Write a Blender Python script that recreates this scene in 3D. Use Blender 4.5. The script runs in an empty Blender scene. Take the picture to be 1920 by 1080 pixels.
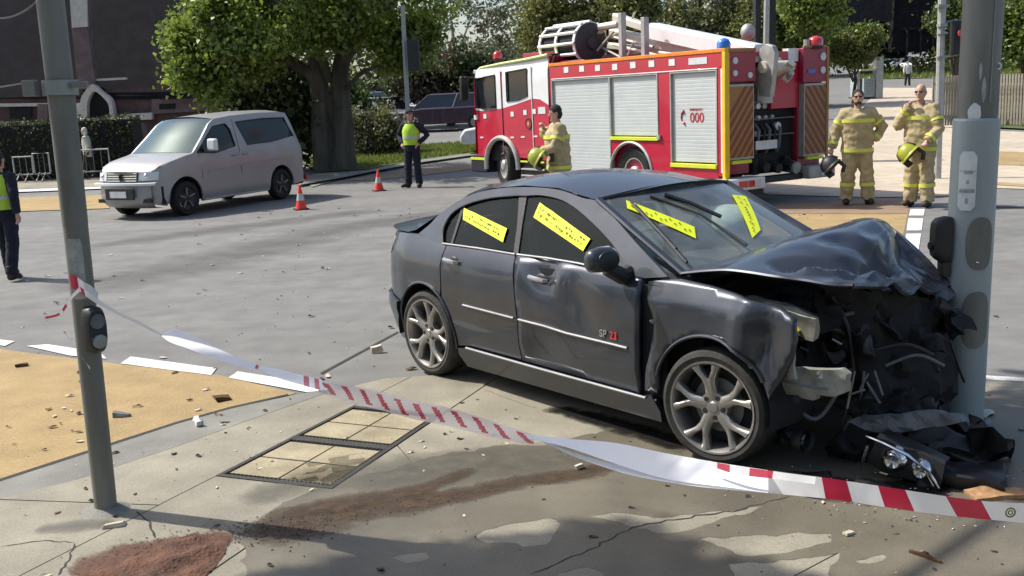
import bpy, bmesh, math, random
import numpy as np
from mathutils import Vector, Matrix, noise
from mathutils.geometry import delaunay_2d_cdt
random.seed(7); rng = np.random.default_rng(7)
PI = math.pi
scene = bpy.context.scene
COL = scene.collection

# ------------------------------------------------------------------ camera
cam_d = bpy.data.cameras.new('camera'); cam = bpy.data.objects.new('camera', cam_d); COL.objects.link(cam)
cam_d.sensor_width = 36.0; cam_d.lens = 36.0 * 1900.17 / 1920.0
cam_d.clip_start = 0.05; cam_d.clip_end = 2000
cam_d.dof.use_dof = False
_p, _r = 0.1874, -0.0455
_f = Vector((0, math.cos(_p), -math.sin(_p))); _u0 = Vector((0, math.sin(_p), math.cos(_p))); _r0 = Vector((1, 0, 0))
_R = math.cos(_r) * _r0 + math.sin(_r) * _u0; _U = -math.sin(_r) * _r0 + math.cos(_r) * _u0
cam.matrix_world = Matrix(((_R.x, _U.x, -_f.x, 0), (_R.y, _U.y, -_f.y, 0), (_R.z, _U.z, -_f.z, 2.0212), (0, 0, 0, 1)))
scene.camera = cam

# ------------------------------------------------------------------ daylight
SUN_EL = math.radians(50); SUN = Vector((-0.93, 0.36, 0)).normalized() * math.cos(SUN_EL) + Vector((0, 0, math.sin(SUN_EL)))
world = bpy.data.worlds.new('World'); scene.world = world; world.use_nodes = True
nt = world.node_tree; nt.nodes.clear()
sky = nt.nodes.new('ShaderNodeTexSky'); sky.sky_type = 'NISHITA'; sky.sun_disc = False
sky.sun_elevation = SUN_EL; sky.sun_rotation = math.atan2(SUN.x, SUN.y); sky.air_density = 1.0; sky.dust_density = 2.5; sky.ozone_density = 1.0
bg = nt.nodes.new('ShaderNodeBackground'); bg.inputs[1].default_value = 0.13
wo = nt.nodes.new('ShaderNodeOutputWorld')
nt.links.new(sky.outputs[0], bg.inputs[0]); nt.links.new(bg.outputs[0], wo.inputs[0])
sd = bpy.data.lights.new('sun', 'SUN'); sd.energy = 4.2; sd.angle = math.radians(0.55); sd.color = (1.0, 0.955, 0.88)
so = bpy.data.objects.new('sun', sd); COL.objects.link(so); so.rotation_euler = (-SUN).to_track_quat('-Z', 'Y').to_euler()
so.location = (-20, 10, 30)
vs = scene.view_settings
scene.display_settings.display_device = 'sRGB'
vs.view_transform = 'Standard'; vs.look = 'None'; vs.exposure = 0.50; vs.gamma = 1.0; vs.use_curve_mapping = False
scene.cycles.max_bounces = 8; scene.cycles.transparent_max_bounces = 24; scene.cycles.use_denoising = True
scene.cycles.sample_clamp_indirect = 6

# ------------------------------------------------------------------ helpers
def tag(o, label=None, cat=None, group=None, kind=None):
    if label: o['label'] = label
    if cat: o['category'] = cat
    if group: o['group'] = group
    if kind: o['kind'] = kind
    return o

def empty(name, loc, rz=0.0, label=None, cat=None, group=None, z=None):
    o = bpy.data.objects.new(name, None); COL.objects.link(o); o.empty_display_size = 0.2
    l = list(loc)
    if len(l) == 2: l.append(0)
    if z is not None: l[2] = z
    o.location = l; o.rotation_euler = (0, 0, rz)
    return tag(o, label, cat, group)

def finish(me, smooth=35):
    if smooth:
        me.shade_smooth()
        try: me.set_sharp_from_angle(angle=math.radians(smooth))
        except Exception: pass

def link(name, me, parent=None):
    o = bpy.data.objects.new(name, me); COL.objects.link(o)
    if parent is not None: o.parent = parent
    return o

def copy_tree(o, parent=None):
    c = o.copy(); COL.objects.link(c); c.parent = parent
    for ch in list(o.children):
        copy_tree(ch, c)
    return c

class MB:
    def __init__(s): s.v = []; s.f = []; s.m = []; s.mi = 0
    def add(s, vs, fs):
        b = len(s.v); s.v += [tuple(p) for p in vs]
        for f in fs: s.f.append(tuple(b + i for i in f)); s.m.append(s.mi)
        return s
    def box(s, a, b, M=None):
        x0, y0, z0 = [min(a[i], b[i]) for i in range(3)]; x1, y1, z1 = [max(a[i], b[i]) for i in range(3)]
        P = [Vector(p) for p in ((x0,y0,z0),(x1,y0,z0),(x1,y1,z0),(x0,y1,z0),(x0,y0,z1),(x1,y0,z1),(x1,y1,z1),(x0,y1,z1))]
        if M is not None: P = [M @ p for p in P]
        return s.add(P, ((0,3,2,1),(4,5,6,7),(0,1,5,4),(1,2,6,5),(2,3,7,6),(3,0,4,7)))
    def cbox(s, c, size, rot=(0,0,0)):
        M = Matrix.Translation(Vector(c)) @ Matrix.Rotation(rot[2],4,'Z') @ Matrix.Rotation(rot[1],4,'Y') @ Matrix.Rotation(rot[0],4,'X')
        h = [q/2 for q in size]
        return s.box((-h[0],-h[1],-h[2]), (h[0],h[1],h[2]), M)
    def hexa(s, P):
        return s.add(P, ((0,3,2,1),(4,5,6,7),(0,1,5,4),(1,2,6,5),(2,3,7,6),(3,0,4,7)))
    def tube(s, pts, r, n=8, caps=True, sq=1.0):
        pts = [Vector(p) for p in pts]
        if not hasattr(r, '__len__'): r = [r]*len(pts)
        rings = []; up = None
        for i, p in enumerate(pts):
            d = (pts[min(i+1, len(pts)-1)] - pts[max(i-1, 0)])
            if d.length < 1e-9: d = Vector((0,0,1))
            d.normalize()
            if up is None: up = Vector((0,0,1)) if abs(d.z) < 0.9 else Vector((1,0,0))
            a = d.cross(up).normalized(); b = a.cross(d).normalized(); up = b
            rings.append([p + a*math.cos(2*PI*k/n)*r[i] + b*math.sin(2*PI*k/n)*r[i]*sq for k in range(n)])
        V = [q for ring in rings for q in ring]; F = []
        for i in range(len(pts)-1):
            for k in range(n):
                F.append((i*n+k, i*n+(k+1)%n, (i+1)*n+(k+1)%n, (i+1)*n+k))
        if caps: F.append(tuple(range(n))[::-1]); F.append(tuple((len(pts)-1)*n+k for k in range(n)))
        return s.add(V, F)
    def rings(s, rings, caps=True, closed=True):
        n = len(rings[0]); V = [q for ring in rings for q in ring]; F = []
        for i in range(len(rings)-1):
            for k in range(n if closed else n-1):
                F.append((i*n+k, i*n+(k+1)%n, (i+1)*n+(k+1)%n, (i+1)*n+k))
        if caps and closed: F.append(tuple(range(n))[::-1]); F.append(tuple((len(rings)-1)*n+k for k in range(n)))
        return s.add(V, F)
    def lathe(s, prof, c=(0,0,0), axis='Z', n=24, M=None):
        c = Vector(c); R = []
        for r, h in prof:
            ring = []
            for k in range(n):
                a = 2*PI*k/n; x, y = r*math.cos(a), r*math.sin(a)
                p = {'Z': Vector((x,y,h)), 'Y': Vector((x,h,y)), 'X': Vector((h,x,y))}[axis]
                if M is not None: p = M @ p
                ring.append(c + p)
            R.append(ring)
        return s.rings(R, caps=False)
    def ball(s, c, r, n=10, m=7, M=None):
        rx, ry, rz = r if hasattr(r, '__len__') else (r, r, r)
        R = []
        for i in range(m+1):
            t = -PI/2 + PI*i/m; rr = max(math.cos(t), 0.02)
            ring = [Vector((rx*rr*math.cos(2*PI*k/n), ry*rr*math.sin(2*PI*k/n), rz*math.sin(t))) for k in range(n)]
            if M is not None: ring = [M @ q for q in ring]
            R.append([Vector(c)+q for q in ring])
        return s.rings(R)
    def poly(s, pts): return s.add(pts, (tuple(range(len(pts))),))
    def prism(s, pts, d):
        n = len(pts); d = Vector(d); P = [Vector(p) for p in pts]
        return s.add(P + [p+d for p in P], [tuple(range(n))[::-1], tuple(n+k for k in range(n))] + [(k, (k+1)%n, n+(k+1)%n, n+k) for k in range(n)])
    def grid(s, rows): return s.rings(rows, caps=False, closed=False)
    def mesh(s, name, mats, smooth=35):
        me = bpy.data.meshes.new(name); me.from_pydata(s.v, [], s.f)
        for m in (mats if isinstance(mats, (list, tuple)) else [mats]): me.materials.append(m)
        if len(me.materials) > 1: me.polygons.foreach_set('material_index', s.m)
        me.validate(); 
        bm = bmesh.new(); bm.from_mesh(me); bmesh.ops.recalc_face_normals(bm, faces=bm.faces); bm.to_mesh(me); bm.free()
        finish(me, smooth); return me
    def build(s, name, mats, parent=None, smooth=35, bev=0):
        o = link(name, s.mesh(name, mats, smooth), parent)
        if bev:
            b = o.modifiers.new('bevel', 'BEVEL'); b.width = bev; b.segments = 2; b.limit_method = 'ANGLE'; b.angle_limit = math.radians(40)
        return o

def cr(pts, n=5, closed=False):
    """Catmull-Rom through the points"""
    P = [Vector(p) for p in pts]; out = []; N = len(P)
    segs = N if closed else N-1
    for i in range(segs):
        if closed: a, b, c, d = P[(i-1)%N], P[i], P[(i+1)%N], P[(i+2)%N]
        else: a, b, c, d = P[max(i-1,0)], P[i], P[i+1], P[min(i+2,N-1)]
        for k in range(n):
            t = k/n
            out.append(0.5*((2*b)+(c-a)*t+(2*a-5*b+4*c-d)*t*t+(3*b-a-3*c+d)*t*t*t))
    if not closed: out.append(P[-1])
    return out

def inpoly(x, y, poly):
    c = False; j = len(poly)-1
    for i in range(len(poly)):
        xi, yi = poly[i]; xj, yj = poly[j]
        if (yi > y) != (yj > y) and x < (xj-xi)*(y-yi)/(yj-yi)+xi: c = not c
        j = i
    return c

def fill2d(outline, step, holes=(), jitter=0.0):
    """triangulate a 2-D outline with interior points; returns verts, faces, boundary loops"""
    loops = []; V = []; E = []
    for lp in [outline]+list(holes):
        pts = []
        n = len(lp)
        for i in range(n):
            a, b = Vector(lp[i][:2]), Vector(lp[(i+1)%n][:2]); L = (b-a).length
            k = max(1, int(L/step+0.5))
            for q in range(k): pts.append(a+(b-a)*q/k)
        base = len(V); V += pts; m = len(pts)
        E += [(base+i, base+(i+1)%m) for i in range(m)]; loops.append([tuple(p) for p in pts])
    xs = [p[0] for p in loops[0]]; ys = [p[1] for p in loops[0]]
    x = min(xs)+step/2
    while x < max(xs):
        y = min(ys)+step/2
        while y < max(ys):
            qx, qy = x+random.uniform(-jitter,jitter)*step, y+random.uniform(-jitter,jitter)*step
            if inpoly(qx, qy, loops[0]) and not any(inpoly(qx, qy, h) for h in loops[1:]):
                if min((qx-p[0])**2+(qy-p[1])**2 for lp in loops for p in lp) > (0.45*step)**2: V.append(Vector((qx, qy)))
            y += step
        x += step
    r = delaunay_2d_cdt(V, E, [], 0, 1e-6)
    v2 = [(p.x, p.y) for p in r[0]]; F = []
    for f in r[2]:
        cx = sum(v2[i][0] for i in f)/len(f); cy = sum(v2[i][1] for i in f)/len(f)
        if inpoly(cx, cy, loops[0]) and not any(inpoly(cx, cy, h) for h in loops[1:]): F.append(tuple(f))
    return v2, F

def panel(name, outline, surf, mat, parent, step=0.06, holes=(), flange=(0,0.015,0), smooth=40, jitter=0.0):
    """sheet following surf(u,v) inside the outline, its edges folded in by flange"""
    v2, F = fill2d(outline, step, holes, jitter)
    P = [Vector(surf(a, b)) for a, b in v2]
    cnt = {}
    for f in F:
        for i in range(len(f)):
            e = (f[i], f[(i+1)%len(f)]); k = tuple(sorted(e)); cnt.setdefault(k, []).append(e)
    F2 = list(F); fl = Vector(flange); idx = {}
    V = list(P)
    if fl.length > 0:
        for k, es in cnt.items():
            if len(es) == 1:
                a, b = es[0]
                for q in (a, b):
                    if q not in idx: idx[q] = len(V); V.append(P[q]+fl)
                F2.append((b, a, idx[a], idx[b]))
    me = bpy.data.meshes.new(name); me.from_pydata([tuple(p) for p in V], [], F2); me.materials.append(mat); me.validate()
    bm = bmesh.new(); bm.from_mesh(me); bmesh.ops.recalc_face_normals(bm, faces=bm.faces); bm.to_mesh(me); bm.free()
    finish(me, smooth)
    return link(name, me, parent)

# ------------------------------------------------------------------ materials
def nodes(m):
    m.use_nodes = True; t = m.node_tree; t.nodes.clear()
    return t, t.nodes, t.links
def rgb(c): return (c[0], c[1], c[2], 1)
def mat(name, c, rough=0.6, metal=0.0, var=0.12, scale=6.0, bump=0.0, bscale=40.0, coat=0.0, c2=None, spec=0.5, sheen=0, stretch=None, alpha=None, trans=0):
    m = bpy.data.materials.new(name); t, N, L = nodes(m)
    out = N.new('ShaderNodeOutputMaterial'); b = N.new('ShaderNodeBsdfPrincipled'); L.new(b.outputs[0], out.inputs[0])
    tc = N.new('ShaderNodeTexCoord'); src = tc.outputs['Object']
    if stretch:
        mp = N.new('ShaderNodeMapping'); mp.inputs['Scale'].default_value = stretch; L.new(src, mp.inputs[0]); src = mp.outputs[0]
    nz = N.new('ShaderNodeTexNoise'); nz.inputs['Scale'].default_value = scale; nz.inputs['Detail'].default_value = 6; nz.inputs['Roughness'].default_value = 0.6
    L.new(src, nz.inputs['Vector'])
    rp = N.new('ShaderNodeValToRGB'); e = rp.color_ramp.elements
    e[0].position = 0.3; e[1].position = 0.7
    d = c2 if c2 else tuple(max(0, q*(1-var*1.6)) for q in c)
    u = c if c2 else tuple(min(1, q*(1+var)) for q in c)
    e[0].color = rgb(d); e[1].color = rgb(u)
    L.new(nz.outputs['Fac'], rp.inputs[0]); L.new(rp.outputs[0], b.inputs['Base Color'])
    b.inputs['Roughness'].default_value = rough; b.inputs['Metallic'].default_value = metal
    b.inputs['Coat Weight'].default_value = coat; b.inputs['Coat Roughness'].default_value = 0.05
    b.inputs['Specular IOR Level'].default_value = spec
    if trans: b.inputs['Transmission Weight'].default_value = trans
    if alpha is not None: b.inputs['Alpha'].default_value = alpha
    rr = N.new('ShaderNodeMapRange'); rr.inputs['To Min'].default_value = max(0, rough-0.08); rr.inputs['To Max'].default_value = min(1, rough+0.1)
    L.new(nz.outputs['Fac'], rr.inputs[0]); L.new(rr.outputs[0], b.inputs['Roughness'])
    if bump:
        n2 = N.new('ShaderNodeTexNoise'); n2.inputs['Scale'].default_value = bscale; n2.inputs['Detail'].default_value = 5; L.new(src, n2.inputs['Vector'])
        bp = N.new('ShaderNodeBump'); bp.inputs['Strength'].default_value = bump; bp.inputs['Distance'].default_value = 0.02
        L.new(n2.outputs['Fac'], bp.inputs['Height']); L.new(bp.outputs[0], b.inputs['Normal'])
    return m

def groundmat(name, c, c2, big=0.5, grain=60, streak=None, rough=0.85, bump=0.25, spots=0.0, wet=0.0):
    """large blotches x fine grain x small dark spots, world-sized because the sheets sit at the origin"""
    m = bpy.data.materials.new(name); t, N, L = nodes(m)
    out = N.new('ShaderNodeOutputMaterial'); b = N.new('ShaderNodeBsdfPrincipled'); L.new(b.outputs[0], out.inputs[0])
    tc = N.new('ShaderNodeTexCoord'); src = tc.outputs['Object']
    mp = N.new('ShaderNodeMapping'); L.new(src, mp.inputs[0])
    if streak: mp.inputs['Rotation'].default_value = (0,0,streak[0]); mp.inputs['Scale'].default_value = (streak[1], streak[2], 1)
    n1 = N.new('ShaderNodeTexNoise'); n1.inputs['Scale'].default_value = big; n1.inputs['Detail'].default_value = 7; n1.inputs['Roughness'].default_value = 0.62; L.new(mp.outputs[0], n1.inputs['Vector'])
    n2 = N.new('ShaderNodeTexNoise'); n2.inputs['Scale'].default_value = grain; n2.inputs['Detail'].default_value = 4; n2.inputs['Roughness'].default_value = 0.75; L.new(src, n2.inputs['Vector'])
    n3 = N.new('ShaderNodeTexNoise'); n3.inputs['Scale'].default_value = 3.1; n3.inputs['Detail'].default_value = 8; L.new(src, n3.inputs['Vector'])
    r1 = N.new('ShaderNodeValToRGB'); r1.color_ramp.elements[0].position = 0.35; r1.color_ramp.elements[1].position = 0.66
    r1.color_ramp.elements[0].color = rgb(c2); r1.color_ramp.elements[1].color = rgb(c); L.new(n1.outputs['Fac'], r1.inputs[0])
    r2 = N.new('ShaderNodeMapRange'); r2.inputs['From Min'].default_value = 0.3; r2.inputs['From Max'].default_value = 0.7; r2.inputs['To Min'].default_value = 0.72; r2.inputs['To Max'].default_value = 1.25; L.new(n2.outputs['Fac'], r2.inputs[0])
    r3 = N.new('ShaderNodeMapRange'); r3.inputs['From Min'].default_value = 0.3; r3.inputs['From Max'].default_value = 0.7; r3.inputs['To Min'].default_value = 0.85; r3.inputs['To Max'].default_value = 1.12; L.new(n3.outputs['Fac'], r3.inputs[0])
    mu = N.new('ShaderNodeMath'); mu.operation = 'MULTIPLY'; L.new(r2.outputs[0], mu.inputs[0]); L.new(r3.outputs[0], mu.inputs[1])
    last = mu.outputs[0]
    if spots:
        vo = N.new('ShaderNodeTexVoronoi'); vo.inputs['Scale'].default_value = 7.0; L.new(src, vo.inputs['Vector'])
        rs = N.new('ShaderNodeMapRange'); rs.inputs['From Min'].default_value = 0.03; rs.inputs['From Max'].default_value = 0.12; rs.inputs['To Min'].default_value = 1-spots; rs.inputs['To Max'].default_value = 1; L.new(vo.outputs['Distance'], rs.inputs[0])
        m2 = N.new('ShaderNodeMath'); m2.operation = 'MULTIPLY'; L.new(last, m2.inputs[0]); L.new(rs.outputs[0], m2.inputs[1]); last = m2.outputs[0]
    vm = N.new('ShaderNodeVectorMath'); vm.operation = 'SCALE'; L.new(r1.outputs[0], vm.inputs[0]); L.new(last, vm.inputs['Scale']); L.new(vm.outputs[0], b.inputs['Base Color'])
    b.inputs['Roughness'].default_value = rough; b.inputs['Specular IOR Level'].default_value = 0.35
    bp = N.new('ShaderNodeBump'); bp.inputs['Strength'].default_value = bump; bp.inputs['Distance'].default_value = 0.01
    L.new(n2.outputs['Fac'], bp.inputs['Height']); L.new(bp.outputs[0], b.inputs['Normal'])
    return m

def glassmat(name, tint, rough=0.02, ior=1.5, extra=0.0, haze=0.0, gcol=(0.9,0.95,0.95)):
    m = bpy.data.materials.new(name); t, N, L = nodes(m)
    out = N.new('ShaderNodeOutputMaterial'); tr = N.new('ShaderNodeBsdfTransparent'); tr.inputs[0].default_value = rgb(tint)
    gl = N.new('ShaderNodeBsdfGlossy'); gl.inputs['Roughness'].default_value = rough; gl.inputs[0].default_value = rgb(gcol)
    fr = N.new('ShaderNodeFresnel'); ge = N.new('ShaderNodeNewGeometry'); mr = N.new('ShaderNodeMapRange'); mr.inputs['To Min'].default_value = ior; mr.inputs['To Max'].default_value = 1/ior
    L.new(ge.outputs['Backfacing'], mr.inputs[0]); L.new(mr.outputs[0], fr.inputs[0])
    ad = N.new('ShaderNodeMath'); ad.operation = 'ADD'; ad.inputs[1].default_value = extra; ad.use_clamp = True; L.new(fr.outputs[0], ad.inputs[0])
    mx = N.new('ShaderNodeMixShader'); L.new(ad.outputs[0], mx.inputs[0]); L.new(tr.outputs[0], mx.inputs[1]); L.new(gl.outputs[0], mx.inputs[2]); L.new(mx.outputs[0], out.inputs[0])
    if haze:      # pale diffuse film, patchy, lifts the tone of the glass
        df = N.new('ShaderNodeBsdfDiffuse'); df.inputs[0].default_value = (.42,.44,.40,1); m3 = N.new('ShaderNodeMixShader')
        tc = N.new('ShaderNodeTexCoord'); nz = N.new('ShaderNodeTexNoise'); nz.inputs['Scale'].default_value = 3.5; nz.inputs['Detail'].default_value = 5; L.new(tc.outputs['Object'], nz.inputs['Vector'])
        mr2 = N.new('ShaderNodeMapRange'); mr2.inputs['From Min'].default_value = .3; mr2.inputs['From Max'].default_value = .7; mr2.inputs['To Min'].default_value = haze*.4; mr2.inputs['To Max'].default_value = haze*1.5
        L.new(nz.outputs['Fac'], mr2.inputs[0]); L.new(mr2.outputs[0], m3.inputs[0]); L.new(mx.outputs[0], m3.inputs[1]); L.new(df.outputs[0], m3.inputs[2]); L.new(m3.outputs[0], out.inputs[0])
    return m

def decalmat(name, c, rough=0.7, nscale=9.0, gain=1.6, amount=1.0, c2=None, spec=0.3):
    """a stain: opacity = painted 'fade' attribute broken up by noise"""
    m = bpy.data.materials.new(name); t, N, L = nodes(m)
    out = N.new('ShaderNodeOutputMaterial'); b = N.new('ShaderNodeBsdfPrincipled'); tr = N.new('ShaderNodeBsdfTransparent')
    at = N.new('ShaderNodeAttribute'); at.attribute_name = 'fade'
    tc = N.new('ShaderNodeTexCoord'); nz = N.new('ShaderNodeTexNoise'); nz.inputs['Scale'].default_value = nscale; nz.inputs['Detail'].default_value = 9; nz.inputs['Roughness'].default_value = 0.72
    L.new(tc.outputs['Object'], nz.inputs['Vector'])
    a = N.new('ShaderNodeMath'); a.operation = 'MULTIPLY_ADD'; a.inputs[1].default_value = 1.7; a.inputs[2].default_value = -1.15; L.new(nz.outputs['Fac'], a.inputs[0])
    s = N.new('ShaderNodeMath'); s.operation = 'ADD'; L.new(at.outputs['Fac'], s.inputs[0]); L.new(a.outputs[0], s.inputs[1])
    g = N.new('ShaderNodeMath'); g.operation = 'MULTIPLY'; g.inputs[1].default_value = gain; g.use_clamp = True; L.new(s.outputs[0], g.inputs[0])
    g2 = N.new('ShaderNodeMath'); g2.operation = 'MULTIPLY'; g2.inputs[1].default_value = amount; L.new(g.outputs[0], g2.inputs[0])
    rp = N.new('ShaderNodeValToRGB'); rp.color_ramp.elements[0].color = rgb(c2 or tuple(q*0.6 for q in c)); rp.color_ramp.elements[1].color = rgb(c)
    rp.color_ramp.elements[0].position = 0.35; rp.color_ramp.elements[1].position = 0.65
    n2 = N.new('ShaderNodeTexNoise'); n2.inputs['Scale'].default_value = nscale*4; n2.inputs['Detail'].default_value = 6; L.new(tc.outputs['Object'], n2.inputs['Vector']); L.new(n2.outputs['Fac'], rp.inputs[0])
    L.new(rp.outputs[0], b.inputs['Base Color']); b.inputs['Roughness'].default_value = rough; b.inputs['Specular IOR Level'].default_value = spec
    mx = N.new('ShaderNodeMixShader'); L.new(g2.outputs[0], mx.inputs[0]); L.new(tr.outputs[0], mx.inputs[1]); L.new(b.outputs[0], mx.inputs[2]); L.new(mx.outputs[0], out.inputs[0])
    return m

def leafmat(name, c, c2, tr=0.35):
    m = bpy.data.materials.new(name); t, N, L = nodes(m)
    out = N.new('ShaderNodeOutputMaterial'); d = N.new('ShaderNodeBsdfDiffuse'); tl = N.new('ShaderNodeBsdfTranslucent'); gl = N.new('ShaderNodeBsdfGlossy')
    gl.inputs['Roughness'].default_value = 0.45; gl.inputs[0].default_value = (0.6,0.6,0.55,1)
    gi = N.new('ShaderNodeNewGeometry'); rp = N.new('ShaderNodeValToRGB'); rp.color_ramp.elements[0].color = rgb(c2); rp.color_ramp.elements[1].color = rgb(c)
    L.new(gi.outputs['Random Per Island'], rp.inputs[0]); L.new(rp.outputs[0], d.inputs[0]); L.new(rp.outputs[0], tl.inputs[0])
    m1 = N.new('ShaderNodeMixShader'); m1.inputs[0].default_value = tr; L.new(d.outputs[0], m1.inputs[1]); L.new(tl.outputs[0], m1.inputs[2])
    m2 = N.new('ShaderNodeMixShader'); m2.inputs[0].default_value = 0.06; L.new(m1.outputs[0], m2.inputs[1]); L.new(gl.outputs[0], m2.inputs[2]); L.new(m2.outputs[0], out.inputs[0])
    return m

M = {}
M['asphalt'] = groundmat('asphalt', (.198,.195,.182), (.152,.150,.142), big=0.45, grain=85, streak=(-0.35, 0.35, 1.6), spots=.12)
M['asphalt_far'] = groundmat('asphalt_far', (.22,.22,.21), (.18,.18,.175), big=0.2, grain=30)
M['tan'] = groundmat('tan_surfacing', (.37,.265,.12), (.31,.22,.105), big=0.7, grain=70, spots=.1, bump=.35)
M['white_line'] = groundmat('road_paint', (.72,.72,.70), (.52,.52,.50), big=2.5, grain=40, bump=.15)
M['concrete'] = groundmat('footpath_concrete', (.305,.28,.212), (.215,.195,.15), big=1.1, grain=120, bump=.15, rough=.75)
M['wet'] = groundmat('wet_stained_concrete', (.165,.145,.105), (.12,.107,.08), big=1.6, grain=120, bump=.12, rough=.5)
M['gutter'] = groundmat('gutter_concrete', (.24,.235,.205), (.18,.178,.158), big=1.8, grain=110, bump=.15)
M['beige_path'] = groundmat('beige_path', (.52,.44,.33), (.42,.36,.28), big=0.3, grain=40)
M['brown_and_shaded_tan'] = groundmat('brown_and_shaded_tan', (.30,.20,.13), (.24,.165,.11), big=0.6, grain=60)  # painted shade on the right-hand crossing, plain brown on the far strip
M['grass_base'] = groundmat('verge_earth', (.10,.13,.045), (.07,.09,.035), big=0.8, grain=40, bump=.5)
M['dark_joint'] = mat('dark_joint', (.035,.032,.028), .9, bump=.3)
M['cast_iron'] = mat('cast_iron', (.055,.052,.045), .65, .4, bump=.5, bscale=90)
M['paver'] = groundmat('cover_concrete', (.37,.32,.21), (.27,.23,.15), big=4, grain=90, bump=.15)
M['terracotta'] = mat('brown_plastic', (.40,.22,.10), .7, var=.3, scale=30)
M['soil'] = mat('red_soil', (.125,.058,.034), .95, var=.35, scale=14, bump=.9, bscale=60)
M['galv'] = mat('galvanised_steel', (.30,.33,.325), .5, .35, var=.16, scale=5, bump=.1, bscale=25, stretch=(1,1,.25), spec=.4)
M['galv_dark'] = mat('weathered_steel', (.20,.205,.185), .55, .3, var=.25, scale=4, bump=.12, bscale=30, stretch=(1,1,.2), spec=.4)
M['galv_lower'] = mat('grey_painted_sleeve', (.33,.38,.385), .45, .1, var=.1, scale=3, bump=.06, spec=.45, stretch=(1,1,.3))
M['black'] = mat('black_plastic', (.018,.018,.019), .5, var=.3, bump=.1)
M['black_matte'] = mat('black_matte', (.011,.011,.012), .8, var=.3)
M['rubber'] = mat('rubber', (.022,.022,.021), .75, var=.25, scale=12, bump=.15, bscale=50, spec=.3)
M['tyre_dusty'] = mat('dusty_rubber', (.05,.048,.043), .8, var=.3, scale=9, bump=.15, bscale=60, spec=.3)
M['car_paint'] = mat('graphite_car_paint', (.043,.050,.063), .36, .5, var=.16, scale=3.5, coat=.55, bump=.0)
M['car_dirty'] = mat('scuffed_car_paint', (.11,.115,.13), .42, .5, c2=(.028,.032,.042), scale=14, coat=.5, bump=.3, bscale=30)
M['alloy'] = mat('alloy', (.38,.365,.34), .36, .75, var=.12, scale=9)
M['chrome'] = mat('chrome', (.75,.75,.74), .15, 1.0, var=.05)
M['bright_metal'] = mat('bright_trim', (.44,.44,.44), .3, .8, var=.06)
M['primer'] = mat('grey_primer_metal', (.33,.33,.28), .55, .15, var=.25, scale=12, bump=.25, bscale=20)
M['grey_panel'] = mat('grey_liner', (.14,.155,.165), .6, var=.25, scale=10, bump=.2)
M['glass_side'] = glassmat('tinted_side_glass', (.22,.26,.25), extra=.0, ior=1.40, haze=.012, gcol=(.55,.62,.6))
M['glass_ws'] = glassmat('windscreen_glass', (.84,.92,.87), extra=.09, rough=.03, haze=.20)
M['glass_van'] = glassmat('van_glass', (.10,.13,.13), extra=.02, rough=.12, ior=1.4)
M['glass_vanws'] = glassmat('van_windscreen_glass', (.40,.52,.52), extra=.20, rough=.06, gcol=(.55,.70,.70))
M['glass_dark'] = mat('dark_window', (.012,.015,.018), .08, var=.1, spec=.8)
M['glass_clear'] = glassmat('lamp_glass', (.85,.87,.88), extra=.05)
M['airbag'] = mat('airbag_cloth', (.62,.66,.62), .9, var=.1, bump=.3, bscale=12)
M['interior'] = mat('dark_interior', (.06,.06,.06), .85, var=.2)
M['sticker'] = mat('fluoro_yellow_tape', (.72,.80,.015), .55, var=.04)
M['print'] = mat('black_print', (.13,.14,.02), .7)
M['van_paint'] = mat('silver_van_paint', (.335,.33,.325), .42, .3, var=.05, scale=2, coat=.35)
M['white_paint'] = mat('white_paint', (.74,.74,.73), .4, var=.04, coat=.4)
M['red_paint'] = mat('fire_red_paint', (.47,.006,.034), .35, var=.08, scale=2, coat=.7)
M['dark_red'] = mat('dark_and_shaded_red', (.30,.012,.045), .4, var=.1, coat=.5)  # for inner and roof parts, and as painted shade on the rear panels
M['yellow_refl'] = mat('yellow_reflective', (.80,.52,.02), .45, var=.05)
M['lime'] = mat('lime_reflective', (.62,.68,.03), .5, var=.05)
M['lime_pale'] = mat('pale_lime_paint', (.70,.74,.32), .4, var=.05, coat=.3)
M['orange'] = mat('orange_reflective', (.78,.24,.02), .45)
M['brown_chev'] = mat('gold_chevron', (.33,.16,.045), .5, var=.1)
M['red_chev'] = mat('red_chevron', (.20,.05,.03), .5, var=.1)
M['alu'] = mat('roller_shutter_aluminium', (.50,.53,.52), .5, .1, var=.04, scale=3)
M['alu_dull'] = mat('dull_aluminium', (.42,.42,.39), .5, .4, var=.15, scale=5)
M['cream_boom'] = mat('cream_boom_paint', (.60,.57,.48), .45, var=.08)
M['blue_lamp'] = mat('blue_lamp', (.02,.16,.62), .15, coat=1)
M['red_lamp'] = mat('red_lamp', (.6,.02,.02), .2, coat=1)
M['amber'] = mat('amber_lamp', (.6,.25,.02), .2, coat=1)
M['turnout'] = mat('tan_turnout_cloth', (.42,.34,.19), .9, var=.2, scale=9, bump=.5, bscale=14)
M['hivis'] = mat('hivis_stripe', (.62,.66,.10), .6, var=.08)
M['hivis_vest'] = mat('hivis_vest', (.45,.68,.05), .7, var=.1)
M['lamp_pale'] = mat('pale_lamp_plastic', (.45,.42,.40), .15, coat=1)
M['silver_tape'] = mat('silver_tape', (.5,.52,.5), .4, var=.1)
M['navy'] = mat('navy_cloth', (.012,.014,.028), .9, var=.3, scale=9, bump=.4, bscale=14)
M['skin'] = mat('skin', (.50,.29,.21), .55, var=.1, scale=15)
M['hair_dark'] = mat('dark_hair', (.03,.022,.016), .8, var=.3, scale=40, bump=.6, bscale=80)
M['hair_white'] = mat('white_hair', (.62,.60,.55), .8, var=.1, scale=40, bump=.5, bscale=80)
M['boot'] = mat('dark_boot', (.025,.014,.012), .6)
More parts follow.
